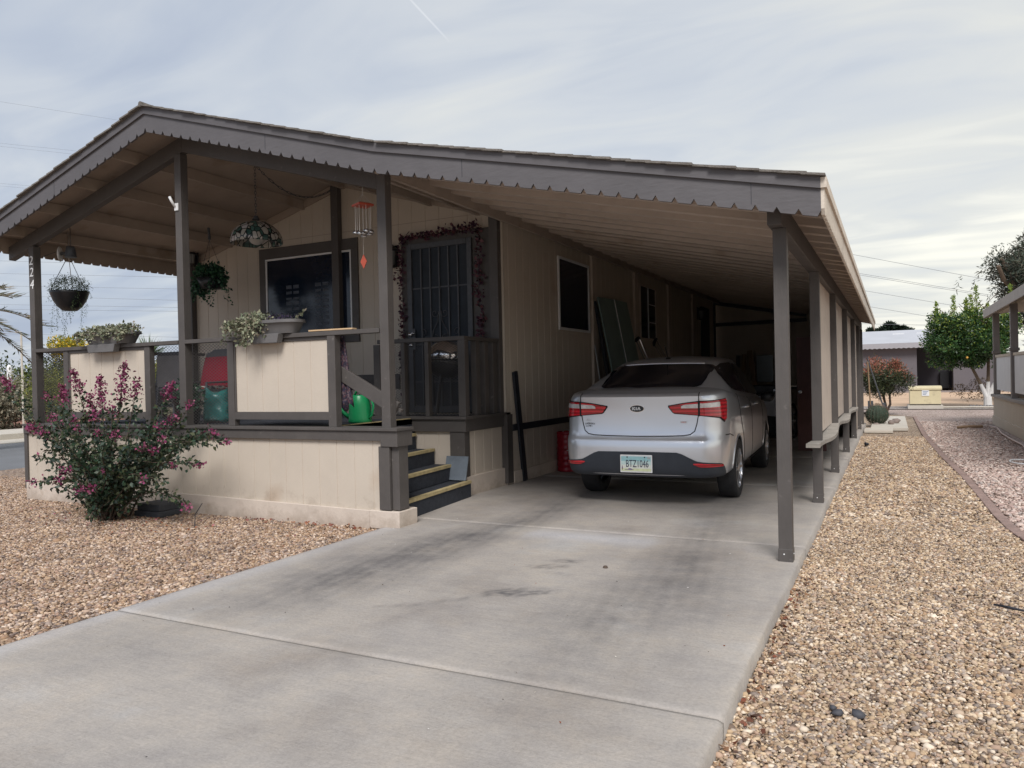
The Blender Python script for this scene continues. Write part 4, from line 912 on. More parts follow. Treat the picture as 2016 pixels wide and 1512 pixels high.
    p = MB(); mt = [(-.118, .372)]+[(-.118+.017*i, .372+.009*abs(((i*5) % 4)-1.5)) for i in range(1, 6)]+[(-.02, .372)]; p.prism(mt, 'y', -.0272, -.0264); p.build('mountains', paint('plate_purple', (.12, .06, .22), .5, .1, 9, 0), plate, world=False)
    p = MB(); p.box(-.137, -.131, -.0275, -.0264, .37, .41); p.box(-.142, -.126, -.0275, -.0264, .385, .39); p.build('cactus_emblem', paint('plate_purple2', (.14, .06, .16), .5, .1, 9, 0), plate, world=False)
    p = MB()
    for x in (-.085, .085): p.lathe([(0, -.004), (.006, -.004), (.007, 0)], (x, -.0265, .493), 12, 'y')
    p.build('screws', M['black'], plate, world=False)
    me = text_mesh('BTZ1046', .098, .001); me.materials.clear(); me.transform(Matrix.Translation((.012, -.0275, .428)) @ Matrix.Rotation(R_(90), 4, 'X') @ Matrix.Diagonal((.60, 1, 1, 1)))
    link_mesh('plate_number', me, paint('plate_ink', (.03, .03, .06), .5, 0, 5, 0), plate, False)
    p = MB(); p.box(.112, .138, -.0275, -.0264, .478, .497); p.build('plate_tag', paint('tag_grey', (.4, .42, .44), .5, .3, 60, 0), plate, world=False)
    # badge: dark oval, bright rim, three letters
    def oval(rx, rz, cy, th, n=32): return [(rx*math.cos(2*math.pi*i/n), rz*math.sin(2*math.pi*i/n)) for i in range(n)]
    zc = .952; yb_ = surf(0, zc).y
    o1 = MB(); o1.prism([(x, z+zc) for x, z in oval(.072, .036, 0, 0)], 'y', yb_-.007, yb_+.005); bd = o1.build('badge', M['chrome'], **K)
    o1 = MB(); o1.prism([(x, z+zc) for x, z in oval(.067, .032, 0, 0)], 'y', yb_-.0085, yb_-.0072); o1.build('badge_face', M['black'], bd, world=False)
    o1 = MB(); yy = (yb_-.0105, yb_-.0086)
    def stroke(pts, w=.0072):
        for (a0, b0), (a1, b1) in zip(pts[:-1], pts[1:]): o1.bar((a0, (yy[0]+yy[1])/2, zc+b0), (a1, (yy[0]+yy[1])/2, zc+b1), .002, w, (0, 0, 1) if abs(a1-a0) > .001 else (1, 0, 0))
    def seg2(a0, b0, a1, b1, w=.0105):
        d = Vector((a1-a0, b1-b0)).normalized(); nx, nz = -d.y*w/2, d.x*w/2
        o1.prism([(a0-nx, zc+b0-nz), (a1-nx, zc+b1-nz), (a1+nx, zc+b1+nz), (a0+nx, zc+b0+nz)], 'y', *yy)
    h = .0145
    for g in ((-.042, -h, -.042, h), (-.040, -.002, -.020, h), (-.034, .002, -.018, -h), (-.006, -h, -.006, h), (.008, -h, .020, h), (.032, -h, .020, h)): seg2(*g)
    o1.build('badge_letters', M['white'], bd, world=False)
    # dealer sticker and small badges
    ink = paint('sticker_ink', (.02, .02, .03), .6, 0, 5, 0)
    xs = np.linspace(-.50, -.375, 9)
    st_ = None
    for i, ch in enumerate('EARNHARDT'):
        t = (i-4)/4; me = text_mesh(ch, .024, .0006); me.materials.clear(); p = surf(-.485+.048*t*1.0, .805-.006*t*t, .002)
        me.transform(Matrix.Translation(p) @ Matrix.Rotation(R_(t*9), 4, 'Y') @ Matrix.Rotation(R_(90), 4, 'X') @ Matrix.Diagonal((.72, 1, 1, 1)))
        o = link_mesh('sticker_letter', me, ink, car, False)
    mb = MB(); p = surf(-.485, .782, .002)
    mb.prism([(p.x-.006, p.z+.008), (p.x+.006, p.z+.008), (p.x+.002, p.z-.012), (p.x-.002, p.z-.012)], 'y', p.y-.001, p.y)
    mb.prism([(p.x-.026, p.z+.010), (p.x-.006, p.z+.003), (p.x+.006, p.z+.003), (p.x+.026, p.z+.010), (p.x+.006, p.z+.008), (p.x-.006, p.z+.008)], 'y', p.y-.002, p.y-.0011)
    mb.box(p.x-.045, p.x-.012, p.y-.001, p.y, p.z-.006, p.z-.001); mb.box(p.x+.012, p.x+.045, p.y-.001, p.y, p.z-.006, p.z-.001)
    mb.build('sticker', ink, **K)
    me = text_mesh('Rio', .030, .001, .3); me.materials.clear(); me.transform(Matrix.Translation(surf(-.50, .838, .003)) @ Matrix.Rotation(R_(90), 4, 'X') @ Matrix.Diagonal((1.3, 1, 1, 1))); link_mesh('model_badge', me, M['steel'], car, False)
    p = surf(.44, .82, .003); mb = MB(); mb.box(p.x-.032, p.x+.032, p.y-.002, p.y, p.z-.009, p.z+.009); gb = mb.build('engine_badge', M['steel'], **K)
    me = text_mesh('GDI', .016, .0006); me.materials.clear(); me.transform(Matrix.Translation((p.x, p.y-.003, p.z)) @ Matrix.Rotation(R_(90), 4, 'X') @ Matrix.Diagonal((1.6, 1, 1, 1))); link_mesh('badge_letters', me, red, gb, False)
    # side seams and handles
    def bside(y, z, s=1, off=0): r = ring_at(unz(z, y)); return Vector((s*(float(np.interp(y, r[12:-22, 1], r[12:-22, 0]))+off), y, z))
    for s in (-1, 1):
        for line in ([(1.22, 1.10), (1.10, .98), (1.12, .85), (1.30, .62), (1.40, .40), (1.42, .30)], [(2.02, 1.03), (2.0, .85), (2.02, .5), (2.04, .28)], [(3.10, .95), (3.14, .75), (3.12, .45), (3.06, .28)], [(1.42, .285), (2.0, .275), (3.06, .28)], [(.30, .69), (.45, .688), (.62, .66)]):
            pts = []
            for (a0, b0), (a1, b1) in zip(line[:-1], line[1:]):
                for i in range(5): pts.append(bside(a0+(a1-a0)*i/5, b0+(b1-b0)*i/5, s))
            pts.append(bside(*line[-1], s)); mb = MB(); mb.tube(pts, .0045, 6); mb.build('door_seam', seam, **K)
        for y in (1.42, 2.36):
            mb = MB(); mb.tube([bside(y, .905, s, .002), bside(y+.01, .91, s, .026), bside(y+.08, .912, s, .034), bside(y+.17, .91, s, .028), bside(y+.185, .905, s, .002)], [.010, .012, .013, .012, .009], 8); mb.build('door_handle', silver, smooth=True, **K)
        mb = MB(); c = Vector((s*.90, 2.95, .97))
        mb.lathe([(.0, -.075), (.05, -.07), (.075, -.03), (.08, .02), (.06, .06), (0, .075)], (0, 0, 0), 16, 'x'); mb.v = [(c.x+v[0]*1.15, c.y+v[1]*.62, c.z+v[2]*.85) for v in mb.v]
        mb.bar((s*.76, 3.05, 1.0), (s*.86, 3.03, 1.01), .05, .03); mb.build('wing_mirror', M['black'], smooth=True, **K)
    mb = MB(); mb.lathe([(.0, .02), (.022, .018), (.03, 0)], (0, 1.42, gz(1, 1.45)+.026), 12); mb.tube([(0, 1.42, gz(1, 1.4)+.04), (0, 1.36, 1.50), (-.0, 1.26, 1.60)], [.006, .004, .003], 6); mb.build('aerial', M['black'], smooth=True, **K)
    mb = MB(); mb.box(-.30, -.05, 1.0, 1.02, 0, 0); 
    mb = MB(); mb.box(-.62, .62, .55, 3.9, .25, .42); mb.build('underbody', M['black'], **K)
    # wheels
    tyre = paint('tyre_rubber', (.02, .02, .022), .85, .3, 12, .4, 80)
    for wy in WR:
        for s in (-1, 1):
            c = (s*.722, wy, .30)
            t = MB(); t.lathe([(.20, -.085), (.265, -.098), (.292, -.09), (.302, -.06), (.304, 0), (.302, .06), (.292, .09), (.265, .098), (.20, .085)], c, 40, 'x'); w = t.build('wheel', tyre, smooth=True, **K)
            r = MB(); k = s; r.lathe([(.205, -.08*k), (.207, .085*k), (.198, .09*k), (.190, .06*k), (.185, .0)], c, 40, 'x')
            r.lathe([(.19, -.01*k), (.05, -.01*k), (.0, -.01*k)], c, 24, 'x', m=1)
            for i in range(10):
                a = 2*math.pi*i/10; d = Vector((0, math.cos(a), math.sin(a))); cc = Vector(c)
                r.bar(cc+d*.03+Vector((k*.070, 0, 0)), cc+d*.197+Vector((k*.083, 0, 0)), .024, .022, (1, 0, 0))
            r.lathe([(.05, .055*k), (.048, .082*k), (.03, .09*k), (0, .09*k)], c, 20, 'x')
            r.build('rim', [M['steel'], M['black']], w, smooth=False, world=False, autos=40)
    return car
make_car((-2.19, 6.93, 0), R_(2.2))
#==PART5==
# ---------------------------------------------------------------- things hanging on the porch
V3 = Vector
def chain(mb, pts, r=.0035, link=.035):
    """open links along a polyline"""
    pts = [V3(p) for p in pts]; k = 0
    for a_, b_ in zip(pts[:-1], pts[1:]):
        n = max(1, int((b_-a_).length/link)); d = (b_-a_).normalized(); o1 = d.orthogonal().normalized(); o2 = d.cross(o1)
        for i in range(n):
            c = a_.lerp(b_, (i+.5)/n); s = o1 if k % 2 else o2; L_ = (b_-a_).length/n*.68; k += 1
            mb.tube([c+d*L_*math.cos(t)+s*.011*math.sin(t) for t in np.linspace(0, 2*math.pi, 9)], r, 5, caps=False)
def sag(p, q, dz, n=14): p, q = V3(p), V3(q); return [p.lerp(q, i/n)-V3((0, 0, dz*4*(i/n)*(1-i/n))) for i in range(n+1)]
lc = at(505, 470, 'y', 6.6)
lamp = thing('hanging_lamp', 'stained glass dome lamp hanging on a swagged chain under the porch ceiling', 'lamp', (lc.x, 6.6, 2.93))
m, nt, b = base_mat('stained_glass'); tc = N(nt, 'ShaderNodeTexCoord'); mp = N(nt, 'ShaderNodeMapping'); mp.inputs['Scale'].default_value = (1, 1, .6); L(nt, tc.outputs['Object'], mp.inputs[0])
vo = N(nt, 'ShaderNodeTexVoronoi'); vo.inputs['Scale'].default_value = 17; L(nt, mp.outputs[0], vo.inputs['Vector'])
ve = N(nt, 'ShaderNodeTexVoronoi', feature='DISTANCE_TO_EDGE'); ve.inputs['Scale'].default_value = 17; L(nt, mp.outputs[0], ve.inputs['Vector'])
sp = N(nt, 'ShaderNodeSeparateColor'); L(nt, vo.outputs['Color'], sp.inputs[0])
rp = ramp(nt, [(0, (.36, .34, .30)), (.28, (.035, .085, .075)), (.46, (.42, .40, .37)), (.66, (.06, .13, .11)), (.78, (.30, .24, .17)), (.88, (.42, .39, .38))], 'CONSTANT'); L(nt, sp.outputs[0], rp.inputs[0])
lt = N(nt, 'ShaderNodeMath', operation='LESS_THAN'); L(nt, ve.outputs[0], lt.inputs[0]); lt.inputs[1].default_value = .07
mm = N(nt, 'ShaderNodeMixRGB'); L(nt, lt.outputs[0], mm.inputs[0]); L(nt, rp.outputs[0], mm.inputs[1]); mm.inputs[2].default_value = (.015, .02, .02, 1); L(nt, mm.outputs[0], b.inputs['Base Color']); b.inputs['Roughness'].default_value = .25
M['stained'] = m
c0 = (lc.x, 6.6, 2.95)
mb = MB(); mb.lathe([(.295*math.sin(t), .245*math.cos(t)) for t in np.linspace(.06, 1.52, 16)]+[(.293, -.02)], c0, 44, 'z', wob=lambda t: 1+.006*math.sin(11*t)); mb.build('lamp_shade', M['stained'], lamp, smooth=True, solid=.006)
mb = MB(); mb.lathe([(.0, -.085)]+[(.09*math.sin(t), -.0-.085*math.cos(t)) for t in np.linspace(.15, 2.4, 12)], (c0[0], c0[1], 3.0), 24); mb.build('globe', paint('opal_glass', (.55, .53, .50), .3, .05, 3, 0), lamp, smooth=True)
mb = MB(); mb.lathe([(.0, .05), (.02, .045), (.035, .02), (.045, 0)], (c0[0], c0[1], 3.212), 16); zt = zr(c0[0])-.05
ptop = V3((c0[0], 6.6, 3.87)); chain(mb, [(c0[0], 6.6, 3.26), ptop]); mb.build('chain', M['iron'], lamp)
mb = MB(); pe = at(652, 374, 'y', 7.84); chain(mb, sag(ptop, pe, .22, 18), .004, .04); mb.build('swag_chain', M['iron'], lamp)
# wind chime
M['redwood'] = paint('red_lacquer', (.42, .075, .04), .45, .15, 10, .1, 60)
yc_ = 5.44; pt = at(714, 359, 'y', yc_); pp = at(714, 404, 'y', yc_)
ch = thing('wind_chime', 'wind chime with red square top, small silver bells and red diamond hanging from the beam', 'wind chime', (pp.x, yc_, pp.z-.6))
mb = MB(); w = .098
q = [V3((pp.x+w*1.05*math.cos(a_), yc_+w*1.05*math.sin(a_), pp.z)) for a_ in (.35, .35+math.pi/2, .35+math.pi, .35+1.5*math.pi)]
mb.add([v-V3((0, 0, .010)) for v in q]+[v+V3((0, 0, .006)) for v in q]+[V3((pp.x, yc_, pp.z))+(v-V3((pp.x, yc_, pp.z)))*.7+V3((0, 0, .018)) for v in q], [(0, 3, 2, 1), (0, 1, 5, 4), (1, 2, 6, 5), (2, 3, 7, 6), (3, 0, 4, 7), (4, 5, 9, 8), (5, 6, 10, 9), (6, 7, 11, 10), (7, 4, 8, 11), (8, 9, 10, 11)])
mb.build('top_plate', M['redwood'], ch)
mb = MB()
for v in q: mb.tube([v*.9+V3((pp.x, yc_, pp.z))*.1, (pp.x, yc_, pp.z+.10)], .0012, 4)
mb.tube([(pp.x, yc_, pp.z+.10), pt], .002, 5)
bl = []
for i in range(8):
    a_ = 2*math.pi*i/7.0+.4; r = .068 if i < 7 else 0; zb_ = pp.z-.235-.012*(i % 3)
    x, y = pp.x+r*math.cos(a_), yc_+r*math.sin(a_); mb.tube([(x, y, pp.z-.01), (x, y, zb_+.012)], .0022, 4); bl.append((x, y, zb_))
pdm = at(716, 515, 'y', yc_); mb.tube([(pp.x, yc_, pp.z), (pdm.x, yc_, pdm.z+.03)], .0009, 4)
mb.build('string', paint('pale_string', (.55, .52, .48), .8, 0, 5, 0), ch)
for x, y, z in bl:
    mb = MB(); mb.lathe([(0, .015), (.012, .013), (.024, .004), (.028, -.006), (.030, -.010)], (x, y, z), 14); mb.build('bell', M['steel'], ch, smooth=True, solid=.002)
mb = MB(); mb.prism([(pdm.x-.034, pdm.z), (pdm.x, pdm.z-.064), (pdm.x+.036, pdm.z), (pdm.x, pdm.z+.064)], 'y', yc_-.003, yc_+.003); mb.build('diamond_sail', M['redwood'], ch)
# hanging baskets
G1 = [(.035, .085, .03), (.05, .12, .045), (.025, .06, .03), (.06, .14, .06), (.03, .075, .045)]
M['ivy'] = island('ivy_leaf', [(.022, .07, .04), (.035, .10, .05), (.018, .05, .035), (.05, .13, .065)], .45, .4)
M['fern'] = island('fern_leaf', [(.07, .12, .05), (.10, .16, .07), (.05, .09, .04), (.16, .20, .10)], .6, .3, trans=.3)
M['succulent'] = island('succulent_leaf', [(.17, .19, .12), (.24, .25, .17), (.12, .14, .09), (.30, .30, .20), (.20, .17, .13)], .6, .3)
def strands(base, n, L0, L1, spread, droop, per, size, jit=.012, stems=None):
    """points hanging down along trailing strands"""
    P = []; D = []
    for i in range(n):
        b_ = base(); a_ = rng.uniform(0, 6.283); l = rng.uniform(L0, L1); vx, vy = math.cos(a_)*spread, math.sin(a_)*spread
        if stems is not None: stems.tube([(b_[0]+vx*t**.6, b_[1]+vy*t**.6, b_[2]+droop*math.sin(min(t*3, 1.57))-l*t) for t in np.linspace(0, 1, 7).tolist()], .0009, 3)
        for k in range(int(per*l)):
            t = k/(per*l); P.append((b_[0]+vx*t**.6+rng.normal(0, jit), b_[1]+vy*t**.6+rng.normal(0, jit), b_[2]+droop*math.sin(min(t*3, 1.57))-l*t)); D.append((vx, vy, -.6))
    return np.array(P), np.array(D)
hb = thing('hanging_basket', 'black bowl basket with feathery trailing greenery hanging at the left porch corner', 'hanging basket', (-9.14, 5.9, 2.20))
bc = V3((-9.14, 5.9, 2.475))
mb = MB(); mb.lathe([(.0, -.255), (.12, -.25), (.20, -.20), (.27, -.12), (.315, -.03), (.325, 0), (.30, 0), (.25, -.04), (0, -.05)], bc, 32); mb.v = [(bc.x+(v[0]-bc.x)*.68, bc.y+(v[1]-bc.y)*.68, bc.z+(v[2]-bc.z)*.95) for v in mb.v]; mb.build('bowl', M['black'], hb, smooth=True)
mb = MB()
for a_ in (0.3, 2.4, 4.5): mb.tube([bc+V3(((.22*math.cos(a_)), .22*math.sin(a_), 0)), (bc.x, bc.y, 2.93)], .004, 5)
mb.tube([(bc.x, bc.y, 2.93), (bc.x, bc.y, zr(bc.x)-.05)], .005, 6); mb.build('hanger', M['steel'], hb)
sm_ = MB(); P1, d1 = blob_points(2600, [bc+V3((0, 0, .06))], np.array([[.24, .24, .15]])); P1 = P1[P1[:, 2] > bc.z-.02]
P2, d2 = strands(lambda: bc+V3((rng.choice([-1, 1])*rng.uniform(.16, .26), rng.uniform(-.15, .15), .04)), 15, .2, .85, .10, .06, 110, .02, .013, stems=sm_)
o = leaves('foliage', np.concatenate([P1, P2]), np.concatenate([d1[:len(P1)], P2*0+(0, 0, -1)])[:len(P1)+len(P2)], .022, M['fern'], hb, .35); sm_.build('stems', M['fern'], hb)
hb2 = thing('hanging_basket', 'basket overflowing with dark green ivy hanging beside the left post at the wall', 'hanging basket', (-8.10, 7.2, 2.4))
bc = V3((-8.12, 7.2, 2.70))
mb = MB(); mb.lathe([(.0, -.15), (.13, -.14), (.19, 0), (.17, 0), (0, -.03)], bc, 24); mb.build('bowl', M['black'], hb2, smooth=True)
mb = MB(); ht = 3.22
for a_ in (0.5, 2.6, 4.7): mb.tube([bc+V3((.18*math.cos(a_), .18*math.sin(a_), 0)), (bc.x-.02, bc.y, ht)], .003, 5)
mb.tube([(bc.x-.02, bc.y, ht), (bc.x-.02, bc.y, ht+.05)], .02, 8); mb.tube([(bc.x-.02, bc.y, ht+.05), (bc.x-.03, bc.y, ht+.16)], .018, 8); mb.tube([(bc.x-.03, bc.y, ht+.14), (bc.x-.03, bc.y, zr(bc.x)-.17)], .006, 6); mb.build('hanger', M['iron'], hb2)
P1, d1 = blob_points(1500, [bc+V3((-.11, 0, .02)), bc+V3((.10, 0, .02)), bc+V3((0, -.05, .09)), bc+V3((-.17, -.02, -.1))], np.array([[.15, .14, .15], [.15, .14, .14], [.20, .15, .11], [.09, .09, .15]]))
P2, d2 = strands(lambda: bc+V3((rng.choice([-.2, .15]), rng.uniform(-.15, .1), -.02)), 16, .15, .42, .08, .03, 60, .03, .02)
leaves('foliage', np.concatenate([P1, P2]), np.concatenate([d1, P2*0+(0, 0, -1)]), .045, M['ivy'], hb2, .8)
# floodlight-like fixture above the left basket
fx = at(118, 500, 'y', 5.75); fl = thing('porch_fixture', 'small dark cup fixture with a pale round disc beside it above the left basket', 'light fixture', (fx.x, 5.75, fx.z-.1))
mb = MB(); mb.lathe([(0, -.012), (.075, -.012), (.095, 0), (.075, .012), (0, .012)], (fx.x, 5.75, fx.z), 28, 'x'); ca, sa = math.cos(R_(40)), math.sin(R_(40)); mb.v = [(fx.x+(v[0]-fx.x)*ca-(v[1]-5.75)*sa, 5.75+(v[0]-fx.x)*sa+(v[1]-5.75)*ca, v[2]) for v in mb.v]; mb.build('disc', M['white'], fl, smooth=True)
fx2 = at(139, 497, 'y', 5.75); mb = MB(); mb.lathe([(.0, .075), (.045, .07), (.055, .02), (.065, -.05), (.07, -.06), (0, -.05)], (fx2.x, 5.75, fx2.z), 20); mb.tube([(fx.x, 5.75, fx.z), (fx2.x, 5.75, fx2.z)], .02, 8); mb.tube([(fx2.x, 5.75, fx2.z+.05), (fx2.x, 5.75, zr(fx2.x)-.05)], .004, 5)
p_ = at(84, 505, 'y', 5.5); mb.tube([(fx.x, 5.75, fx.z+.04), p_], .004, 5); mb.build('cup', M['iron'], fl, smooth=True)
p_ = at(343, 392, 'y', 5.37); br = thing('bracket', 'white metal flag bracket screwed to the middle porch post', 'bracket', (p_.x, 5.37, p_.z-.15))
mb = MB(); p2 = at(347, 407, 'y', 5.378); mb.box(p2.x-.025, p2.x+.03, 5.372, 5.383, p2.z-.04, p2.z+.035); mb.build('plate', M['white'], br, bevel=.002)
mb = MB(); mb.tube([(p2.x-.01, 5.37, p2.z), (p2.x-.03, 5.345, p2.z+.06), (p2.x-.045, 5.335, p2.z+.10)], [.012, .014, .014], 10); mb.build('socket', M['white'], br, smooth=True)
# wall lanterns
def lantern(p, label, face='-y', s=1.0):
    t = thing('wall_lantern', label, 'lantern', p); p = V3(p); mb = MB()
    o_ = V3((0, -.09, 0)) if face == '-y' else V3((.09, 0, 0))
    if face == '-y': mb.box(p.x-.05*s, p.x+.05*s, p.y-.02, p.y, p.z-.12*s, p.z+.10*s)
    else: mb.box(p.x, p.x+.02, p.y-.05*s, p.y+.05*s, p.z-.12*s, p.z+.10*s)
    mb.bar(p+V3((0, 0, .08*s)), p+o_+V3((0, 0, .10*s)), .02, .02); mb.lathe([(0, .12*s), (.02*s, .11*s), (.085*s, .05*s), (.085*s, .035*s), (0, .035*s)], p+o_, 16); mb.lathe([(0, -.14*s), (.04*s, -.13*s), (.045*s, -.11*s), (0, -.11*s)], p+o_, 14)
    for a_ in range(4): mb.tube([p+o_+V3((.045*s*math.cos(a_*1.57+.78), .045*s*math.sin(a_*1.57+.78), -.11*s)), p+o_+V3((.065*s*math.cos(a_*1.57+.78), .065*s*math.sin(a_*1.57+.78), .04*s))], .005, 5)
    mb.build('housing', M['black'], t); mb = MB(); mb.lathe([(.036*s, -.11*s), (.056*s, .035*s)], p+o_, 14); mb.build('glass', paint('lantern_glass', (.16, .17, .17), .1, .1, 4, 0), t, smooth=True)
p_ = at(777, 503, 'y', HY-.03); lantern((p_.x-.02, HY-.004, p_.z), 'black carriage lantern on the wall to the left of the security door', s=1.25)
p_ = at(388, 507, 'y', 7.84); lantern((p_.x-.03, 7.855, p_.z), 'small dark lantern high on the left porch wall post', s=.9)
lantern((HX1+.003, 17.95, 2.72), 'dark lantern on the carport wall beside the side door', 'x', 1.3)
# leaf garland round the door
P = []
def walk(p, q, n, sp):
    for i in range(n): t = rng.random(); P.append(np.array(V3(p).lerp(V3(q), t))+rng.normal(0, sp, 3)*(1, .5, 1))
Yg = HY-.075
walk((-5.52, Yg, 1.0), (-5.51, Yg, 3.09), 270, .022); walk((-5.52, Yg, 3.06), (-4.39, Yg, 3.09), 220, .026); walk((-4.40, Yg, 3.10), (-4.38, Yg, 1.75), 200, .03); walk((-5.55, Yg, 2.55), (-5.56, Yg, 2.7), 12, .03)
P = np.array(P); P[:, 1] = np.minimum(P[:, 1], HY-.045)
tag(leaves('leaf_garland', P, P*0+(0, -.3, .3), .050, island('plum_leaf', [(.075, .03, .05), (.11, .045, .065), (.05, .022, .04), (.14, .06, .07)], .6, .3), None, .85), 'plum coloured leaf garland draped around the security door', 'garland')
# ---------------------------------------------------------------- things on the rails
M['grey_pot'] = paint('grey_planter', (.13, .125, .125), .6, .12, 6, .2, 60)
def planter(u0, u1, label, nst, flip):
    a_ = at(u0, 655, 'y', 5.42); b_ = at(u1, 655, 'y', 5.42); cx, w_ = (a_.x+b_.x)/2, (b_.x-a_.x)/2
    t = thing('rail_planter', label, 'planter', (cx, 5.42, 1.66)); mb = MB()
    def ov(rx, ry, z): return [(cx+rx*math.copysign(abs(math.cos(t_))**.55, math.cos(t_)), 5.42+ry*math.copysign(abs(math.sin(t_))**.7, math.sin(t_)), z) for t_ in np.linspace(0, 2*math.pi, 32, endpoint=False)]
    lv_ = [(w_*.84, .09, 1.744), (w_*.88, .105, 1.78), (w_*.96, .125, 1.838), (w_*.965, .127, 1.84), (w_*1.02, .14, 1.843), (w_*1.02, .14, 1.872), (w_*.94, .125, 1.872), (w_*.92, .12, 1.84)]
    vs = []
    for r in lv_: vs += ov(*r)
    n = 32; fs = [(i*n+k, i*n+(k+1) % n, (i+1)*n+(k+1) % n, (i+1)*n+k) for i in range(len(lv_)-1) for k in range(n)]+[tuple(range(n)), tuple((len(lv_)-1)*n+k for k in range(n))]
    mb.add(vs, fs); mb.build('pot', M['grey_pot'], t, autos=50)
    mb = MB(); mb.prism([(cx-w_*.66, 1.742), (cx+w_*.52, 1.742), (cx+w_*.45, 1.655), (cx-w_*.60, 1.655)], 'y', 5.30, 5.372); mb.prism([(cx-w_*.66, 1.742), (cx+w_*.52, 1.742), (cx+w_*.45, 1.655), (cx-w_*.60, 1.655)], 'y', 5.468, 5.53); mb.build('saddle_foot', M['grey_pot'], t, bevel=.004)
    P1, d1 = blob_points(int(1500*(1 if not flip else .4)), [(cx+dx_*w_, 5.40, 1.885+.02*math.sin(dx_*9)) for dx_ in ((-.75, -.35, 0, .4, .75) if not flip else (-.85, -.55, -.3))], np.array([[.16, .12, .075]]*(5 if not flip else 3)))
    P1 = P1[P1[:, 2] > 1.85]
    if flip: P2, d2 = strands(lambda: V3((cx+w_*rng.choice([-1.15, -.85, -.6, -.35, -.15]), 5.275, 1.87)), 46, .06, .30, .08, .05, 130, .02, .016)
    else: P2, d2 = strands(lambda: V3((cx+w_*rng.uniform(-1.02, 1.15), 5.275, 1.87)), 60, .04, .15, .05, .03, 130, .02, .014)
    D = np.concatenate([d1[:len(P1)], P2*0+(0, -.5, -.3)]); leaves('trailing_plant', np.concatenate([P1, P2]), D, .036, M['succulent'], t, .6)
    if flip:
        P3, d3 = blob_points(260, [(cx+w_*.2, 5.42, 1.885), (cx+w_*.5, 5.42, 1.885), (cx-.0, 5.42, 1.89)], np.array([[.1, .08, .06]]*3)); P3 = P3[P3[:, 2] > 1.86]; leaves('purple_plant', P3, d3[:len(P3)], .03, island('dark_purple_leaf', [(.03, .02, .05), (.05, .03, .08), (.06, .06, .05)], .6, .3), t, .35)
        P4 = np.array([(cx+w_*.85+.004*i, 5.40, 1.885+.002*i) for i in range(30)]); leaves('sprig', P4, P4*0+(1, 0, .15), .03, M['succulent'], t, .5, .7)
    return t
planter(174, 268, 'grey rail planter full of silvery trailing succulents on the left rail', 0, False)
planter(484, 593, 'grey rail planter with a yellow-green plant spilling over its left end', 0, True)
mb = MB(); p1 = at(613, 651, 'y', 5.42); p2 = at(695, 647, 'y', 5.42); mb.bar((p1.x, 5.41, 1.752), (p2.x, 5.44, 1.752), .07, .014)
tag(mb.build('wood_offcut', paint('raw_wood', (.55, .38, .22), .8, .15, 6, .2, 60, stretch=(.2, 1, 1)), bevel=.002), 'pale flat wood offcut lying on top of the porch rail', 'board')
# cloth over the inner rail
mb = MB(); n = 14; vs = []
pa, pb = at(660, 668, 'y', 5.52), at(680, 668, 'y', 5.52)
for i in range(n+1):
    for j in range(12):
        x = pa.x-.02+(pb.x-pa.x+.10)*(i/n)*(.7+.3*j/11); vs.append((x, 5.505+.022*math.sin(i*1.3+j*.15)-.0*j, 1.695-.66*j/11-(.04*math.sin(i*.9) if j == 11 else 0)))
mb.add(vs, [(i*12+j, i*12+j+1, (i+1)*12+j+1, (i+1)*12+j) for i in range(n) for j in range(11)])
m, nt, b = base_mat('woven_cloth'); tc = N(nt, 'ShaderNodeTexCoord'); wv = N(nt, 'ShaderNodeTexVoronoi'); wv.inputs['Scale'].default_value = 70; L(nt, tc.outputs['Object'], wv.inputs[0]); sp = N(nt, 'ShaderNodeSeparateColor'); L(nt, wv.outputs['Color'], sp.inputs[0])
rp = ramp(nt, [(0, (.02, .016, .03)), (.35, (.07, .03, .04)), (.6, (.10, .07, .08)), (.8, (.03, .024, .05))], 'CONSTANT'); L(nt, sp.outputs[0], rp.inputs[0]); L(nt, rp.outputs[0], b.inputs['Base Color']); b.inputs['Roughness'].default_value = .9
tag(mb.build('patterned_cloth', m, smooth=True, solid=.006), 'purple patterned cloth hanging from the rail above the green can', 'cloth')
# green watering can
cn = at(709, 818, 'y', 6.3); wc = thing('watering_can', 'bright green plastic watering can on the porch floor by the stairs', 'watering can', (cn.x, 6.3, DZ))
M['green_plastic'] = paint('green_plastic', (.01, .24, .085), .35, .1, 4, .03, 20)
mb = MB(); c = (cn.x, 6.3, DZ+.002); mb.lathe([(0, 0), (.115, 0), (.125, .015), (.118, .05), (.112, .18), (.10, .24), (.085, .28), (.08, .29), (.07, .28), (0, .20)], c, 32); mb.build('body', M['green_plastic'], wc, smooth=True)
mb = MB(); mb.tube([(c[0]-.10, 6.29, c[2]+.04), (c[0]-.16, 6.24, c[2]+.10), (c[0]-.24, 6.17, c[2]+.24)], [.028, .02, .016], 12); mb.lathe([(.0, .02), (.035, .018), (.04, .0), (.018, -.03)], (c[0]-.245, 6.165, c[2]+.255), 16); mb.build('spout', M['green_plastic'], wc, smooth=True)
mb = MB(); mb.tube([(c[0]+.07, 6.3, c[2]+.28), (c[0]+.14, 6.3, c[2]+.26), (c[0]+.175, 6.3, c[2]+.18), (c[0]+.155, 6.3, c[2]+.08), (c[0]+.11, 6.3, c[2]+.04)], .013, 10)
mb.tube([(c[0]-.085, 6.3, c[2]+.26), (c[0]-.03, 6.3, c[2]+.34), (c[0]+.04, 6.3, c[2]+.34), (c[0]+.085, 6.3, c[2]+.27)], .012, 10); mb.build('handle', M['green_plastic'], wc, smooth=True)
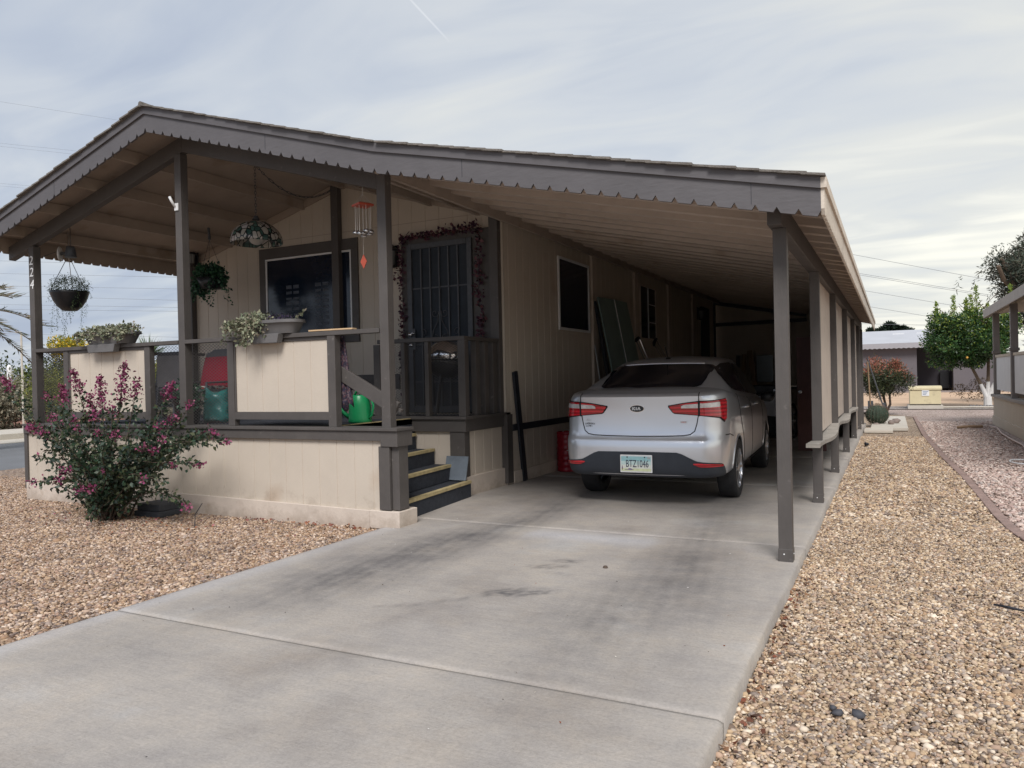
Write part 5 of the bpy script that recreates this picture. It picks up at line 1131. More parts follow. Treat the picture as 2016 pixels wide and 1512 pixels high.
# kettle grill on the landing
gp = (-4.63, 7.48, DZ+.03); kg = thing('kettle_grill', 'round black kettle grill with a shiny domed lid on the landing', 'grill', (gp[0], gp[1], DZ+.03))
mb = MB(); mb.lathe([(.0, .245), (.05, .242), (.13, .21), (.19, .15), (.222, .07), (.228, 0)], (gp[0], gp[1], 1.50), 36); mb.build('lid', M['chrome'], kg, smooth=True, solid=.004)
mb = MB(); mb.lathe([(.232, .0), (.236, -.01), (.225, -.06), (.18, -.14), (.10, -.19), (0, -.20)], (gp[0], gp[1], 1.495), 36); mb.build('bowl', M['black'], kg, smooth=True, solid=.004)
mb = MB(); mb.tube([(gp[0]+.25*math.cos(t), gp[1]+.25*math.sin(t), 1.46-.03*math.cos(2*t)) for t in np.linspace(0, 6.283, 30)], .004, 5, caps=False); mb.build('rim', M['steel'], kg)
for a_ in (.5, 2.6, 4.7): mb = MB(); mb.tube([(gp[0]+.13*math.cos(a_), gp[1]+.13*math.sin(a_), 1.34), (gp[0]+.26*math.cos(a_), gp[1]+.26*math.sin(a_), DZ+.035)], .012, 8); mb.build('leg', M['black'], kg)
mb = MB(); mb.tube([(gp[0]-.04, gp[1], 1.745), (gp[0]-.035, gp[1], 1.79), (gp[0]+.035, gp[1], 1.79), (gp[0]+.04, gp[1], 1.745)], .009, 8); mb.build('lid_handle', M['black'], kg)
# chairs, cushion, bag and pots on the deck
M['red_cloth'] = paint('red_cloth', (.30, .006, .03), .95, .15, 5, .35, 120)
cx, cy = -7.90, 6.85; chr_ = thing('patio_chair', 'dark metal patio chair with a red back cushion and patterned seat pad', 'chair', (cx, cy, DZ))
mb = MB()
for s in (-1, 1):
    mb.tube([(cx+s*.27, cy+.26, DZ), (cx+s*.27, cy+.22, 1.25), (cx+s*.25, cy+.30, 1.70)], .016, 8); mb.tube([(cx+s*.29, cy-.24, DZ), (cx+s*.29, cy-.22, 1.30), (cx+s*.28, cy+.18, 1.31)], .016, 8)
mb.build('frame', M['iron'], chr_); mb = MB(); mb.box(cx-.29, cx+.29, cy-.25, cy+.25, 1.19, 1.215); mb.build('seat', M['iron'], chr_, bevel=.005)
mb = MB(); mb.prism([(cx-.27, 1.56), (cx-.27, 1.68), (cx-.1, 1.74), (cx+.1, 1.74), (cx+.27, 1.68), (cx+.27, 1.56)], 'y', cy+.27, cy+.30); mb.build('backrest', M['iron'], chr_, bevel=.005)
mb = MB(); n = 12; vs = []
for side_ in (0, 1):
    for i in range(n+1):
        for j in range(n+1):
            u, v = i/n*2-1, j/n*2-1; th = .055*(1-u**4)*(1-v**4); vs.append((cx+.03+.31*u*(1-.04*v*v), cy+.16+.10*(v+1)/2+(th if side_ else -th*1.3), 1.44+.205*v*(1-.03*u*u)))
N1 = (n+1)**2; fs = [(s_*N1+i*(n+1)+j, s_*N1+(i+1)*(n+1)+j, s_*N1+(i+1)*(n+1)+j+1, s_*N1+i*(n+1)+j+1) for s_ in (0, 1) for i in range(n) for j in range(n)]
mb.add(vs, fs); tag(mb.build('red_cushion', M['red_cloth'], smooth=True), 'plain red square cushion propped against the back of the patio chair', 'cushion')
m, nt, b = base_mat('patterned_pad'); tc = N(nt, 'ShaderNodeTexCoord'); wv = N(nt, 'ShaderNodeTexVoronoi'); wv.inputs['Scale'].default_value = 26; L(nt, tc.outputs['Object'], wv.inputs[0]); sp = N(nt, 'ShaderNodeSeparateColor'); L(nt, wv.outputs['Color'], sp.inputs[0])
rp = ramp(nt, [(0, (.45, .42, .40)), (.35, (.06, .06, .08)), (.6, (.5, .46, .42)), (.85, (.4, .03, .04))], 'CONSTANT'); L(nt, sp.outputs[0], rp.inputs[0]); L(nt, rp.outputs[0], b.inputs['Base Color']); b.inputs['Roughness'].default_value = .95
mb = MB(); mb.box(cx-.27, cx+.27, cy-.26, cy+.16, 1.217, 1.262); mb.build('seat_pad', m, chr_, bevel=.02)
# second chair: dark frame with a mesh sling back
sx, sy = at(322, 740, 'y', 6.75).x, 6.75; c2 = thing('sling_chair', 'dark framed chair with a tall grey mesh back left of the middle post', 'chair', (sx, sy, DZ))
mb = MB()
for s in (-1, 1): mb.bar((sx+s*.27, sy+.05, DZ), (sx+s*.27, sy+.18, 1.71), .055, .03, (0, 1, 0)); mb.tube([(sx+s*.28, sy-.35, DZ), (sx+s*.28, sy-.3, 1.25), (sx+s*.28, sy+.1, 1.27)], .014, 8)
mb.bar((sx-.30, sy+.17, 1.70), (sx+.30, sy+.17, 1.70), .03, .05); mb.bar((sx-.30, sy-.0, 1.02), (sx+.30, sy-.0, 1.02), .03, .05); mb.build('frame', M['dark'], c2)
mb = MB(); mb.box(sx-.24, sx+.24, sy+.09, sy+.10, 1.05, 1.67); mb.build('backrest', paint('sling_mesh', (.11, .105, .11), .9, .15, 4, .5, 300), c2); mb = MB(); mb.box(sx-.24, sx+.24, sy-.32, sy+.05, 1.20, 1.215); mb.build('seat', M['dark'], c2)
bx, by = -6.90, 6.15; mb = MB(); n = 10; vs = []
for j in range(9):
    z = DZ+.02+.34*j/8; r = .18*(1-.35*(j/8)**2)
    for k in range(20): t = 6.283*k/20; vs.append((bx+r*math.cos(t)*(1+.10*math.sin(5*t+j*1.7)+.05*math.sin(9*t-j*2.3)), by+.11*math.sin(t)*(1+.08*math.sin(3*t-j)), z+.022*math.sin(4*t+j*2)+.03*math.sin(2*t)*(j/8)))
mb.add(vs, [(j*20+k, j*20+(k+1) % 20, (j+1)*20+(k+1) % 20, (j+1)*20+k) for j in range(8) for k in range(20)]+[tuple(range(20)), tuple(160+k for k in range(20))])
tag(mb.build('soil_bag', paint('bag_plastic', (.02, .16, .15), .3, .5, 6, .6, 12, dirt=((.35, .42, .42), 5, .60)), smooth=True), 'crumpled shiny teal and white plastic soil bag below the red cushion', 'bag')
def pot(name, label, c, r, h, mat, leafs=0, lm=None, ls=.04):
    t = thing(name, label, 'plant pot', c); mb = MB(); mb.lathe([(0, 0), (r*.72, 0), (r*.95, h*.86), (r*1.05, h*.86), (r*1.06, h), (r*.93, h), (r*.9, h*.9), (0, h*.88)], c, 24); mb.build('pot', mat, t, autos=40)
    if leafs:
        P, D = blob_points(leafs, [(c[0], c[1], c[2]+h+.09)], np.array([[r*1.3, r*1.3, .13]])); leaves('foliage', P, D, ls, lm, t, .5)
    return t
M['terracotta'] = paint('terracotta', (.42, .16, .085), .85, .15, 8, .2, 60)
pot('plant_pot', 'dark brown pot with a leafy plant behind the middle porch post', (-7.28, 6.05, DZ), .15, .27, paint('brown_glaze', (.06, .03, .03), .5, .3, 6, .1, 40), 240, M['ivy'], .07)
pot('plant_pot', 'black nursery pot standing in front of the teal soil bag', (-6.90, 5.78, DZ), .12, .17, M['black'], 90, M['ivy'], .05)
pot('plant_pot', 'small terracotta pot half hidden on the lowest stair step', (-4.10, 5.66, .171), .075, .13, M['terracotta'])
mb = MB(); mb.add([], []); mb.bar((-4.235, 6.955, .182), (-4.235, 7.025, .435), .275, .016, (0, 1, .2))
tag(mb.build('slate_tile', paint('slate', (.13, .155, .185), .7, .18, 6, .3, 80, dirt=((.19, .21, .23), 5, .58)), bevel=.002), 'square blue-grey slate tile leaning against the landing on the stairs', 'tile')
mb = MB(); mb.bar((-4.075, 8.36, .0), (-4.075, 8.14, 1.35), .03, .10, (0, 1, 0)); tag(mb.build('leaning_board', M['dark']), 'long black board leaning upright at the end of the landing', 'board')
# red ribbed drum by the wall
dc = (-3.955, 9.42, 0); rd_ = thing('red_drum', 'small ribbed red metal drum standing against the carport wall', 'drum', dc)
prof = [(0, 0), (.125, 0), (.13, .01)]
for z in np.linspace(.03, .50, 30): prof.append((.128+.004*math.sin(z*85)*(.6 if z > .2 else 1), z))
prof += [(.132, .51), (.132, .53), (.12, .535), (.118, .522), (0, .52)]
mb = MB(); mb.lathe(prof, dc, 32); mb.build('body', paint('red_enamel', (.30, .006, .02), .35, .12, 6, .1, 40), rd_, smooth=True)
mb = MB(); mb.tube([(-3.93+.05*math.cos(t), 9.36, .53+.035*math.sin(t)) for t in np.linspace(0, 3.14, 10)], .006, 6); mb.build('handle', M['steel'], rd_); mb = MB(); mb.box(-3.90, -3.85, 9.29, 9.296, .285, .293); mb.build('latch', M['white'], rd_)
#==PART6==
# ---------------------------------------------------------------- things in the carport
M['wood'] = paint('plank_wood', (.30, .20, .12), .8, .2, 5, .3, 60, stretch=(1, 1, .15))
def sheetboard(name, label, pts, th, mat, cat='board', group=None):
    """pts: four corners of a leaning flat board, thickened by th"""
    p = [V3(q) for q in pts]; n_ = (p[1]-p[0]).cross(p[3]-p[0]).normalized()*th; mb = MB()
    mb.add(p+[q+n_ for q in p], [(0, 3, 2, 1), (4, 5, 6, 7), (0, 1, 5, 4), (1, 2, 6, 5), (2, 3, 7, 6), (3, 0, 4, 7)])
    return tag(mb.build(name, mat, bevel=.002), label, cat, group)
t1, t2 = at(1176, 585, 'x', -4.02), at(1206, 590, 'x', -4.02); t3 = at(1233, 596, 'x', -4.02)
M['green_sheet'] = paint('green_board', (.20, .27, .25), .8, .1, 3, .1, 40)
sheetboard('green_sheet', 'tall green wallboard sheet leaning on the carport wall, nearer of the two', [(-3.62, t1.y+.15, 0), (-3.62, t2.y+.15, 0), (-4.03, t2.y, t2.z), (-4.03, t1.y, t1.z)], .02, M['green_sheet'])
sheetboard('green_sheet', 'tall green wallboard sheet with a pale edge, farther of the two leaning sheets', [(-3.60, t2.y+.17, 0), (-3.60, t3.y+.2, 0), (-4.03, t3.y, t3.z), (-4.03, t2.y+.02, t2.z)], .02, M['green_sheet'])
sheetboard('white_strip', 'thin pale strip leaning at the joint of the two green sheets', [(-3.58, t2.y+.15, 0), (-3.58, t2.y+.17, 0), (-4.0, t2.y+.02, t2.z), (-4.0, t2.y, t2.z)], .01, M['white'], 'strip')
sheetboard('black_sheet', 'narrow black sheet leaning on edge in front of the green sheets', [(-3.70, t1.y-.02, 0), (-3.66, t1.y+.10, 0), (-4.05, t1.y-.03, 2.42), (-4.07, t1.y-.05, 2.42)], .03, M['dark'])
sheetboard('metal_strip', 'thin bright metal strip leaning beside the black sheet', [(-3.80, t1.y-.15, 0), (-3.80, t1.y-.12, 0), (-4.04, t1.y-.10, 1.75), (-4.04, t1.y-.13, 1.75)], .01, M['steel'], 'strip')
def crutch(u0, v0, u1, v1, label):
    p = at(u0, v0, 'x', -3.72); q = at(u1, v1, 'x', -3.62); d = (q-p); b_ = p+d*((p.z-.02)/-d.z) if d.z < 0 else q
    t = thing('crutch', label, 'crutch', b_, 0, 'pair of crutches leaning on the carport wall'); ax = (b_-p).normalized(); s = ax.cross(V3((1, 0, 0))).normalized()
    mb = MB()
    for k in (-1, 1): mb.tube([p+s*k*.085, p+ax*.75+s*k*.055, p+ax*1.0+s*k*.012], .0085, 8)
    mb.tube([p+ax*.95, b_-ax*.03], .011, 8); mb.build('frame', M['chrome'], t)
    mb = MB(); mb.tube([p-s*.11-ax*.0, p-s*.05-ax*.02, p+s*.05-ax*.02, p+s*.11], [.02, .03, .03, .02], 10); mb.build('underarm_pad', M['black'], t, smooth=True)
    mb = MB(); mb.tube([p+ax*.42-s*.075, p+ax*.42+s*.075], .016, 8); mb.build('hand_grip', M['black'], t)
    mb = MB(); mb.lathe([(0, 0), (.02, 0), (.018, .05), (0, .05)], b_, 10); mb.build('tip', M['black'], t)
crutch(1256, 669, 1271, 705, 'aluminium crutch leaning under the far carport window, left of the pair')
crutch(1290, 674, 1307, 703, 'aluminium crutch leaning beside its twin, right of the pair')
dw = [at(1567, 664, 'y', 12.8), at(1600, 655, 'y', 12.8)]
wd = thing('wooden_door', 'tall dark reddish wooden door standing loose behind the second carport post', 'door', (dw[0].x+.15, 12.8, 0))
mb = MB(); mb.box(dw[0].x, dw[0].x+.42, 12.8, 12.84, .01, dw[0].z); mb.build('panel', paint('red_mahogany', (.10, .04, .035), .55, .25, 3, .2, 30, stretch=(6, 1, .3), fine=.2), wd, bevel=.003)
mb = MB(); mb.lathe([(0, -.05), (.025, -.045), (.028, -.02), (.012, 0)], (dw[0].x+.05, 12.8, .95), 12, 'y'); mb.build('knob', M['steel'], wd)
# bicycle
def wheel_parts(mb, c, r, rot):
    cs, sn = math.cos(rot), math.sin(rot)
    def W(a, x): return V3((c[0]+a[0]*sn*-1+x*cs, c[1]+a[0]*cs+x*sn, c[2]+a[1]))
    mb.tube([W((r*math.cos(t), r*math.sin(t)), 0) for t in np.linspace(0, 2*math.pi, 33)], .022, 8, caps=False)
    mb.tube([W(((r-.03)*math.cos(t), (r-.03)*math.sin(t)), 0) for t in np.linspace(0, 2*math.pi, 33)], .012, 6, m=1, caps=False)
    for i in range(14): t = 2*math.pi*i/14; mb.tube([W((0, 0), 0), W(((r-.04)*math.cos(t), (r-.04)*math.sin(t)), 0)], .002, 4, m=1)
    mb.tube([W((0, 0), -.05), W((0, 0), .05)], .02, 8, m=1)
bw = (-1.70, 15.2); rot = R_(20); bc_ = thing('bicycle', 'bicycle with bright rims parked between the car and the loose wooden door', 'bicycle', (bw[0], bw[1], 0))
dirv = V3((-math.sin(rot), math.cos(rot), 0)); w1 = V3((bw[0], bw[1], .34)); w2 = w1+dirv*1.02
for c in (w1, w2): mb = MB(); wheel_parts(mb, c, .315, rot); mb.build('wheel', [M['black'], M['steel']], bc_, smooth=True)
mb = MB(); st_ = w2+dirv*-.45+V3((0, 0, .50)); bb = w2-dirv*.44+V3((0, 0, -.04)); hd = w1+dirv*.17+V3((0, 0, .52))
for a_, b_ in ((w1, hd), (hd, bb), (hd-V3((0, 0, .05)), st_-V3((0, 0, .06))), (bb, st_+V3((0, 0, .1))), (bb, w2), (st_, w2), (hd, hd+V3((0, 0, .14)))): mb.tube([a_, b_], .016, 8)
mb.build('frame', M['iron'], bc_)
pv = V3((math.cos(rot), math.sin(rot), 0)); hb_ = hd+V3((0, 0, .14)); mb = MB(); mb.tube([hb_-pv*.28+dirv*.1, hb_-pv*.2, hb_, hb_+pv*.2, hb_+pv*.28+dirv*.1], .013, 8); mb.build('handlebar', M['chrome'], bc_, smooth=True)
mb = MB(); c = st_+V3((0, 0, .12)); mb.tube([c-dirv*.13, c, c+dirv*.12], [.03, .06, .08], 10); mb.build('saddle', M['black'], bc_, smooth=True)
# workbench at the back with stored things
wb = thing('workbench', 'dark workbench against the back wall of the carport', 'workbench', (-2.75, 19.2, 0))
mb = MB(); mb.box(-3.6, -1.75, 18.85, 19.6, .88, .93); mb.build('top', M['dark'], wb, bevel=.004)
for x in (-3.55, -1.87):
    for y in (18.9, 19.5): mb = MB(); mb.box(x, x+.08, y, y+.08, 0, .879); mb.build('leg', M['dark'], wb)
mb = MB(); mb.box(-3.5, -1.9, 18.95, 19.55, .25, .28); mb.build('shelf', M['dark'], wb)
def blk_box(name, label, cat, u0, v0, u1, v1, y, d, mat, bev=.01, group=None):
    a_ = at(u0, v1, 'y', y); b_ = at(u1, v0, 'y', y); mb = MB(); mb.box(a_.x, b_.x, y, y+d, a_.z, b_.z); return tag(mb.build(name, mat, bevel=bev), label, cat, group)
def board_at(u0, v0, y, label, mat, w=.12, lean=.2, zb=.93):
    p = at(u0, v0, 'y', y+.2); mb = MB(); mb.bar((p.x-lean, y, zb), (p.x, y+.25, p.z), w, .03, (0, 1, 0)); tag(mb.build('stored_plank', mat, bevel=.002), label, 'plank')
board_at(1453, 700, 19.2, 'dark plank standing on the workbench, first from the left', M['brown'], .10, 0)
board_at(1464, 697, 19.15, 'pale plank standing on the workbench beside a dark one', M['wood'], .09, -.02)
board_at(1475, 690, 19.1, 'slanting pale plank on the workbench left of the glass pane', M['wood'], .12, -.15)
pg = blk_box('glass_pane', 'dull green glass pane standing on the workbench', 'glass pane', 1490, 699, 1522, 752, 19.25, .02, paint('green_glass', (.06, .09, .09), .2, .2, 3, 0), .002)
wc_ = thing('utility_cart', 'pale grey lidded chest on a dark stand just beyond the car', 'chest', (-1.95, 13.6, 0))
a_ = at(1500, 815, 'y', 13.6); mb = MB(); mb.prism([(-2.32, .56), (-1.72, .50), (-1.70, .86), (-1.78, .90), (-2.2, .84), (-2.34, .72)], 'y', 13.6, 14.3); mb.build('chest', paint('pale_grey_plastic', (.42, .45, .50), .5, .1, 4, .05, 30), wc_, bevel=.02)
for x in (-2.22, -1.80):
    for y in (13.66, 14.2): mb = MB(); mb.box(x, x+.04, y, y+.04, 0, .52); mb.build('leg', M['black'], wc_)
tl_ = thing('tool_chest', 'black tool chest with a bright clasp behind the pale chest', 'tool chest', (-2.1, 15.6, 0)); mb = MB(); mb.box(-2.7, -1.9, 15.6, 16.1, .0, 1.02); mb.build('body', M['black'], tl_, bevel=.02); mb = MB(); mb.box(-2.10, -2.05, 15.585, 15.599, .90, .94); mb.build('clasp', M['chrome'], tl_)
for z in (.3, .55, .8): mb = MB(); mb.box(-2.65, -1.95, 15.583, 15.599, z-.1, z+.1); mb.build('drawer', M['black'], tl_, bevel=.006)
# ---------------------------------------------------------------- behind the carport, right side
def tool(u0, v0, u1, v1, y, label, head, col):
    p, q = at(u0, v0, 'y', y), at(u1, v1, 'y', y+.1); t = thing('garden_tool', label, 'garden tool', q); mb = MB(); mb.tube([p, q], .017, 8); mb.build('shaft', col, t)
    mb = MB(); mb.tube([q, q.lerp(p, -.0)+V3((0, 0, -.02))], .02, 6); mb.box(q.x-head, q.x+head, q.y-.02, q.y+.02, q.z-.02, q.z+.16); mb.build('head', M['iron'], t, bevel=.006)
tool(1708, 712, 1714, 802, 20.0, 'wooden-handled garden tool leaning at the back corner of the carport', .06, M['wood'])
tool(1707, 705, 1741, 806, 20.3, 'dark garden tool slanting outwards from the back corner', .03, M['iron'])
def rocks(name, label, cs, mat, cat='rock'):
    for i, (x, y, z, r) in enumerate(cs):
        o = stones(name, np.array([[x, y, z]]), np.array([[[r]]]), mat, None, .7)
        tag(o, label[i], cat, 'rocks around the barrel cactus')
M['rock'] = paint('rock', (.24, .19, .17), .9, .25, 8, .6, 40); M['rock_white'] = paint('rock_white', (.60, .56, .50), .9, .15, 8, .5, 40)
cc_ = at(1727, 836, 'z', -.04); cac = thing('barrel_cactus', 'round spiny barrel cactus between the carport corner and the paving slabs', 'cactus', cc_)
mb = MB(); mb.lathe([(.05, 0)]+[(.24*math.sin(t), .235-.235*math.cos(t)) for t in np.linspace(.4, 3.1, 18)], cc_, 80, wob=lambda t: 1+.06*math.cos(20*t)); mb.build('body', paint('cactus_skin', (.028, .045, .028), .8, .3, 8, .3, 60), cac, smooth=True)
P = []; D = []
for i in range(20):
    t = 2*math.pi*i/20
    for k in np.linspace(.5, 3.0, 16):
        for q_ in range(3): n_ = np.array([math.sin(k)*math.cos(t), math.sin(k)*math.sin(t), -math.cos(k)]); P.append(np.array(cc_)+(0, 0, .235)+n_*.243); D.append(n_)
leaves('spines', np.array(P), np.array(D), .055, paint('spine', (.22, .16, .12), .7, .2, 5, 0), cac, .10, .45)
rocks('garden_rock', ['small dark rock just left of the cactus', 'small upright rock just right of the cactus', 'flat dark rock in front of the cactus', 'white pebble left of the cactus', 'grey rock behind the cactus'],
      [(cc_.x-.33, cc_.y-.25, 0, .07), (cc_.x+.30, cc_.y-.28, .03, .085), (cc_.x-.02, cc_.y-.32, -.02, .08), (cc_.x-.42, cc_.y-.1, 0, .06), (cc_.x+.40, cc_.y+.15, .03, .10)], M['rock'])
# utility box
ub = thing('utility_box', 'beige steel utility box with a small white label on the gravel', 'utility box', (1.0, 28.6, -.06))
a0, a1 = at(1791, 797, 'z', -.02), at(1853, 797, 'z', -.02); x0, x1, yb = a0.x, a1.x, 29.0
sc_ = 29.0/a0.y; x0 = at(1791, 797, 'y', 29).x; x1 = at(1853, 797, 'y', 29).x; zt = at(1820, 762, 'y', 29).z
M['util'] = paint('utility_beige', (.60, .52, .33), .55, .06, 2, .05, 30, dirt=((.45, .38, .25), 3, .62))
mb = MB(); mb.box(x0, x1, 29, 30.0, .04, zt-.10); mb.build('body', M['util'], ub, bevel=.02)
mb = MB(); mb.prism([(29-.03, zt-.10), (29-.03, zt-.03), (29.1, zt+.03), (29.9, zt+.03), (30.03, zt-.03), (30.03, zt-.10)], 'x', x0-.03, x1+.03); mb.build('lid', M['util'], ub, bevel=.01)
mb = MB(); mb.box(x0-.06, x1+.06, 28.95, 30.05, -.1, .04); mb.build('plinth', M['pale_concrete'], ub, bevel=.01)
mb = MB(); mb.box(x0-.0, x1+.0, 28.985, 28.998, .06, .085); mb.build('seam', M['dark'], ub)
mb = MB(); mb.box((x0+x1)/2-.10, (x0+x1)/2+.12, 28.985, 28.997, .36, .56); lb = mb.build('label_plate', M['white'], ub); mb = MB()
for k in range(3): mb.box((x0+x1)/2-.07, (x0+x1)/2+.09-.03*k, 28.98, 28.984, .50-.045*k, .515-.045*k)
mb.build('print', paint('blue_print', (.08, .16, .3), .6, 0, 5, 0), lb)
# shrubs and trees
BARK = paint('bark', (.14, .10, .07), .95, .25, 6, .8, 40); M['bark_dark'] = paint('bark_dark', (.09, .065, .05), .95, .25, 6, .8, 40)
def limbs(mb, base, top, r0, n, spread, rise, depth=2, seedv=0):
    base, top = V3(base), V3(top); mid = base.lerp(top, .5)+V3((rng.normal(0, .05), rng.normal(0, .05), 0))*(top-base).length
    mb.tube([base, mid, top], [r0, r0*.85, r0*.7], 9)
    if depth > 0:
        for i in range(n):
            a_ = 2*math.pi*i/n+rng.uniform(-.4, .4); e = top+V3((spread*math.cos(a_), spread*math.sin(a_), rise*rng.uniform(.7, 1.2))); limbs(mb, top-(top-base)*.08, e, r0*.6, max(2, n-1), spread*.6, rise*.7, depth-1)
# red-tipped shrub on a forked stem
rs = at(1743, 808, 'z', -.05); rs = V3((rs.x*.96, 25.2, -.06)); rs.x = at(1743, 806, 'y', 25.2).x
sh = thing('red_tipped_shrub', 'dark green shrub with red tips on a slim forked trunk behind the cactus', 'shrub', rs)
mb = MB(); limbs(mb, rs, rs+V3((-.05, 0, .55)), .045, 3, .22, .5, 2); limbs(mb, rs, rs+V3((.12, .05, .60)), .04, 3, .25, .45, 2); mb.build('trunk', M['bark_dark'], sh)
ccx = rs.x-.05
C1, R1 = clump_cloud((ccx, 25.2, 1.05), (.85, .7, .55), 46, .16, .30)
P, D = blob_points(15000, C1, R1, .3); hi = (P[:, 2]+.25*np.abs(P[:, 0]-ccx)+rng.normal(0, .12, len(P))) > 1.33
leaves('foliage', P[~hi], D[~hi]+(0, 0, .4), .075, island('olive_leaf', [(.035, .05, .025), (.06, .08, .035), (.025, .035, .02), (.09, .10, .045)], .5, .4, patch=(2.5, (.6, .6, .6), (1.3, 1.3, 1.2))), sh, .28)
leaves('red_tips', P[hi], D[hi]+(0, 0, .8), .08, island('red_leaf', [(.30, .09, .06), (.38, .14, .09), (.20, .09, .05), (.12, .10, .05)], .5, .4), sh, .28)
# citrus tree with whitewashed trunk
ct = at(1945, 797, 'y', 30.2); ct.z = -.06
cz = thing('citrus_tree', 'round citrus tree with glossy leaves, tall shoots and a whitewashed forked trunk', 'tree', ct)
mb = MB(); f0 = ct+V3((0, 0, .35)); mb.tube([ct, f0], [.13, .12], 12); mb.tube([f0-V3((0, 0, .1)), f0+V3((-.20, 0, .42))], [.09, .055], 10); mb.tube([f0-V3((0, 0, .1)), f0+V3((.22, 0, .45))], [.09, .07], 10); mb.tube([f0, f0+V3((.02, .02, .5))], [.07, .06], 10)
mb.build('painted_trunk', paint('whitewash', (.62, .60, .58), .9, .1, 8, .5, 50), cz)
mb = MB(); mb.tube([f0+V3((-.20, 0, .42)), f0+V3((-.45, 0, 1.0)), f0+V3((-.75, 0, 1.7))], [.055, .045, .03], 9); mb.tube([f0+V3((.02, .02, .5)), f0+V3((.05, .1, 1.3)), f0+V3((-.1, .1, 2.2))], [.055, .045, .03], 9)
limbs(mb, f0+V3((-.75, 0, 1.6)), f0+V3((-1.0, 0, 2.2)), .03, 3, .5, .5, 2); limbs(mb, f0+V3((-.1, .1, 1.9)), f0+V3((0, 0, 2.5)), .03, 3, .6, .5, 2); mb.build('limb', BARK, cz)
cc3 = at(1905, 665, 'y', 30.2); C1, R1 = clump_cloud((cc3.x+.15, 30.2, 2.35), (1.50, 1.1, .85), 85, .22, .42)
low = [(cc3.x-1.0, 30.0, 1.55), (cc3.x-.6, 30, 1.45), (cc3.x+.9, 30, 1.5), (cc3.x+.1, 30.1, 1.55)]; C1 = np.concatenate([C1, low]); R1 = np.concatenate([R1, [.28]*4])
P, D = blob_points(32000, C1, R1, .45); shoots = []
for (du, dv, h) in ((-1.15, 0, 1.05), (-.55, .1, 1.25), (-.15, 0, 1.1), (.2, .2, 1.55), (.55, 0, .9), (1.3, .1, 1.5), (.0, -.1, 1.2), (1.0, 0, .8)):
    for k in range(330): t = rng.random(); rr_ = .17*(1-t)+.02; shoots.append((cc3.x+du*.9+.1+rng.normal(0, rr_*.6), 30.2+dv+rng.normal(0, rr_), 2.5+(h+.05)*t))
lit = rng.random(len(P)) < np.clip((P[:, 2]-2.1)*.25+.10, .05, .5)  # sunlit crown top put into leaf colour; the young shoots share that bright tone
cg = island('citrus_leaf', [(.03, .075, .025), (.045, .10, .03), (.02, .05, .02), (.06, .13, .035)], .35, .5, trans=.15, patch=(1.6, (.6, .62, .6), (1.25, 1.25, 1.2)))
cy_ = island('young_sunlit_leaf', [(.28, .38, .06), (.40, .46, .10), (.16, .25, .05)], .4, .4, trans=.35)
leaves('foliage', P[~lit], D[~lit]+(0, 0, .3), .10, cg, cz, .5); leaves('shoots_and_lit_leaves', np.concatenate([P[lit], np.array(shoots)]), np.concatenate([D[lit], np.tile((0, 0, .8), (len(shoots), 1))]), .085, cy_, cz, .5)
fr = [(cc3.x+1.1, 29.75, 1.42), (cc3.x+1.22, 29.8, 1.30), (cc3.x+.95, 29.7, 1.22), (cc3.x-.1, 29.2, 1.62)]
for p in fr: mb = MB(); mb.lathe([(0, -.045)]+[(.038*math.sin(t), -.038*math.cos(t)) for t in np.linspace(.3, 2.9, 8)]+[(0, .05)], p, 12); mb.build('fruit', paint('orange_fruit', (.55, .30, .05), .5, .1, 5, 0), cz, smooth=True)
P, D = blob_points(1400, *clump_cloud((ct.x-.1, 31.5, .55), (1.1, .4, .35), 14, .15, .3)); tag(leaves('dry_shrub', P, D, .07, island('dry_leaf', [(.12, .08, .05), (.18, .12, .07), (.08, .06, .04), (.25, .16, .06)], .8, .2), None, .35), 'low brownish shrub behind the whitewashed trunk', 'shrub')
# stone border round the citrus bed
mb = MB()
for i in range(22): x = ct.x-.55+i*.095; mb.lathe([(0, 0), (.045, 0), (.045, .07), (.03, .09), (0, .09)], (x, ct.y-.55+.03*math.sin(i), -.07), 8)
tag(mb.build('scalloped_border', paint('grey_block', (.16, .15, .15), .9, .2, 8, .4, 50), autos=40), 'row of small dark scalloped border blocks in front of the whitewashed tree', 'edging')
mb = MB(); mb.tube([(ct.x-2.4, ct.y-.75, -.05), (ct.x-.5, ct.y-.7, -.04), (ct.x+1.6, ct.y-.72, -.05)], .03, 8); tag(mb.build('border_pipe', M['pale_concrete']), 'pale pipe lying along the edge of the pink gravel', 'pipe')
# neighbour's house with its porch
nb = thing('neighbour_house', 'neighbouring house with a pale skirt, grey porch posts and white infill panels', 'house', (3.2, 18, 0))
NX = 2.15; M['nb_beige'] = paint('neighbour_siding', (.50, .43, .34), .75, .05, 2, .3, 40); M['nb_post'] = paint('neighbour_post', (.22, .195, .18), .6, .1, 4, .1, 40); M['nb_roof'] = paint('neighbour_fascia', (.42, .38, .34), .7, .1, 3, .2, 40)
y1 = 21.2
siding('skirt', 'y', NX, 10.5, y1, -.05, .58, M['nb_beige'], nb, -1, phase=.1); siding('skirt', 'x', y1, NX, 7, -.05, .58, M['nb_beige'], nb, 1)
mb = MB(); mb.box(NX-.025, NX-.002, 10.5, y1+.02, -.08, .13); mb.build('base_board', M['nb_beige'], nb, bevel=.004)
mb = MB(); mb.box(NX-.05, NX+.16, 10.5, y1+.04, .581, .64); mb.box(NX+.16, 7, y1-.15, y1+.04, .581, .64); mb.build('deck_edge', M['nb_post'], nb, bevel=.004)
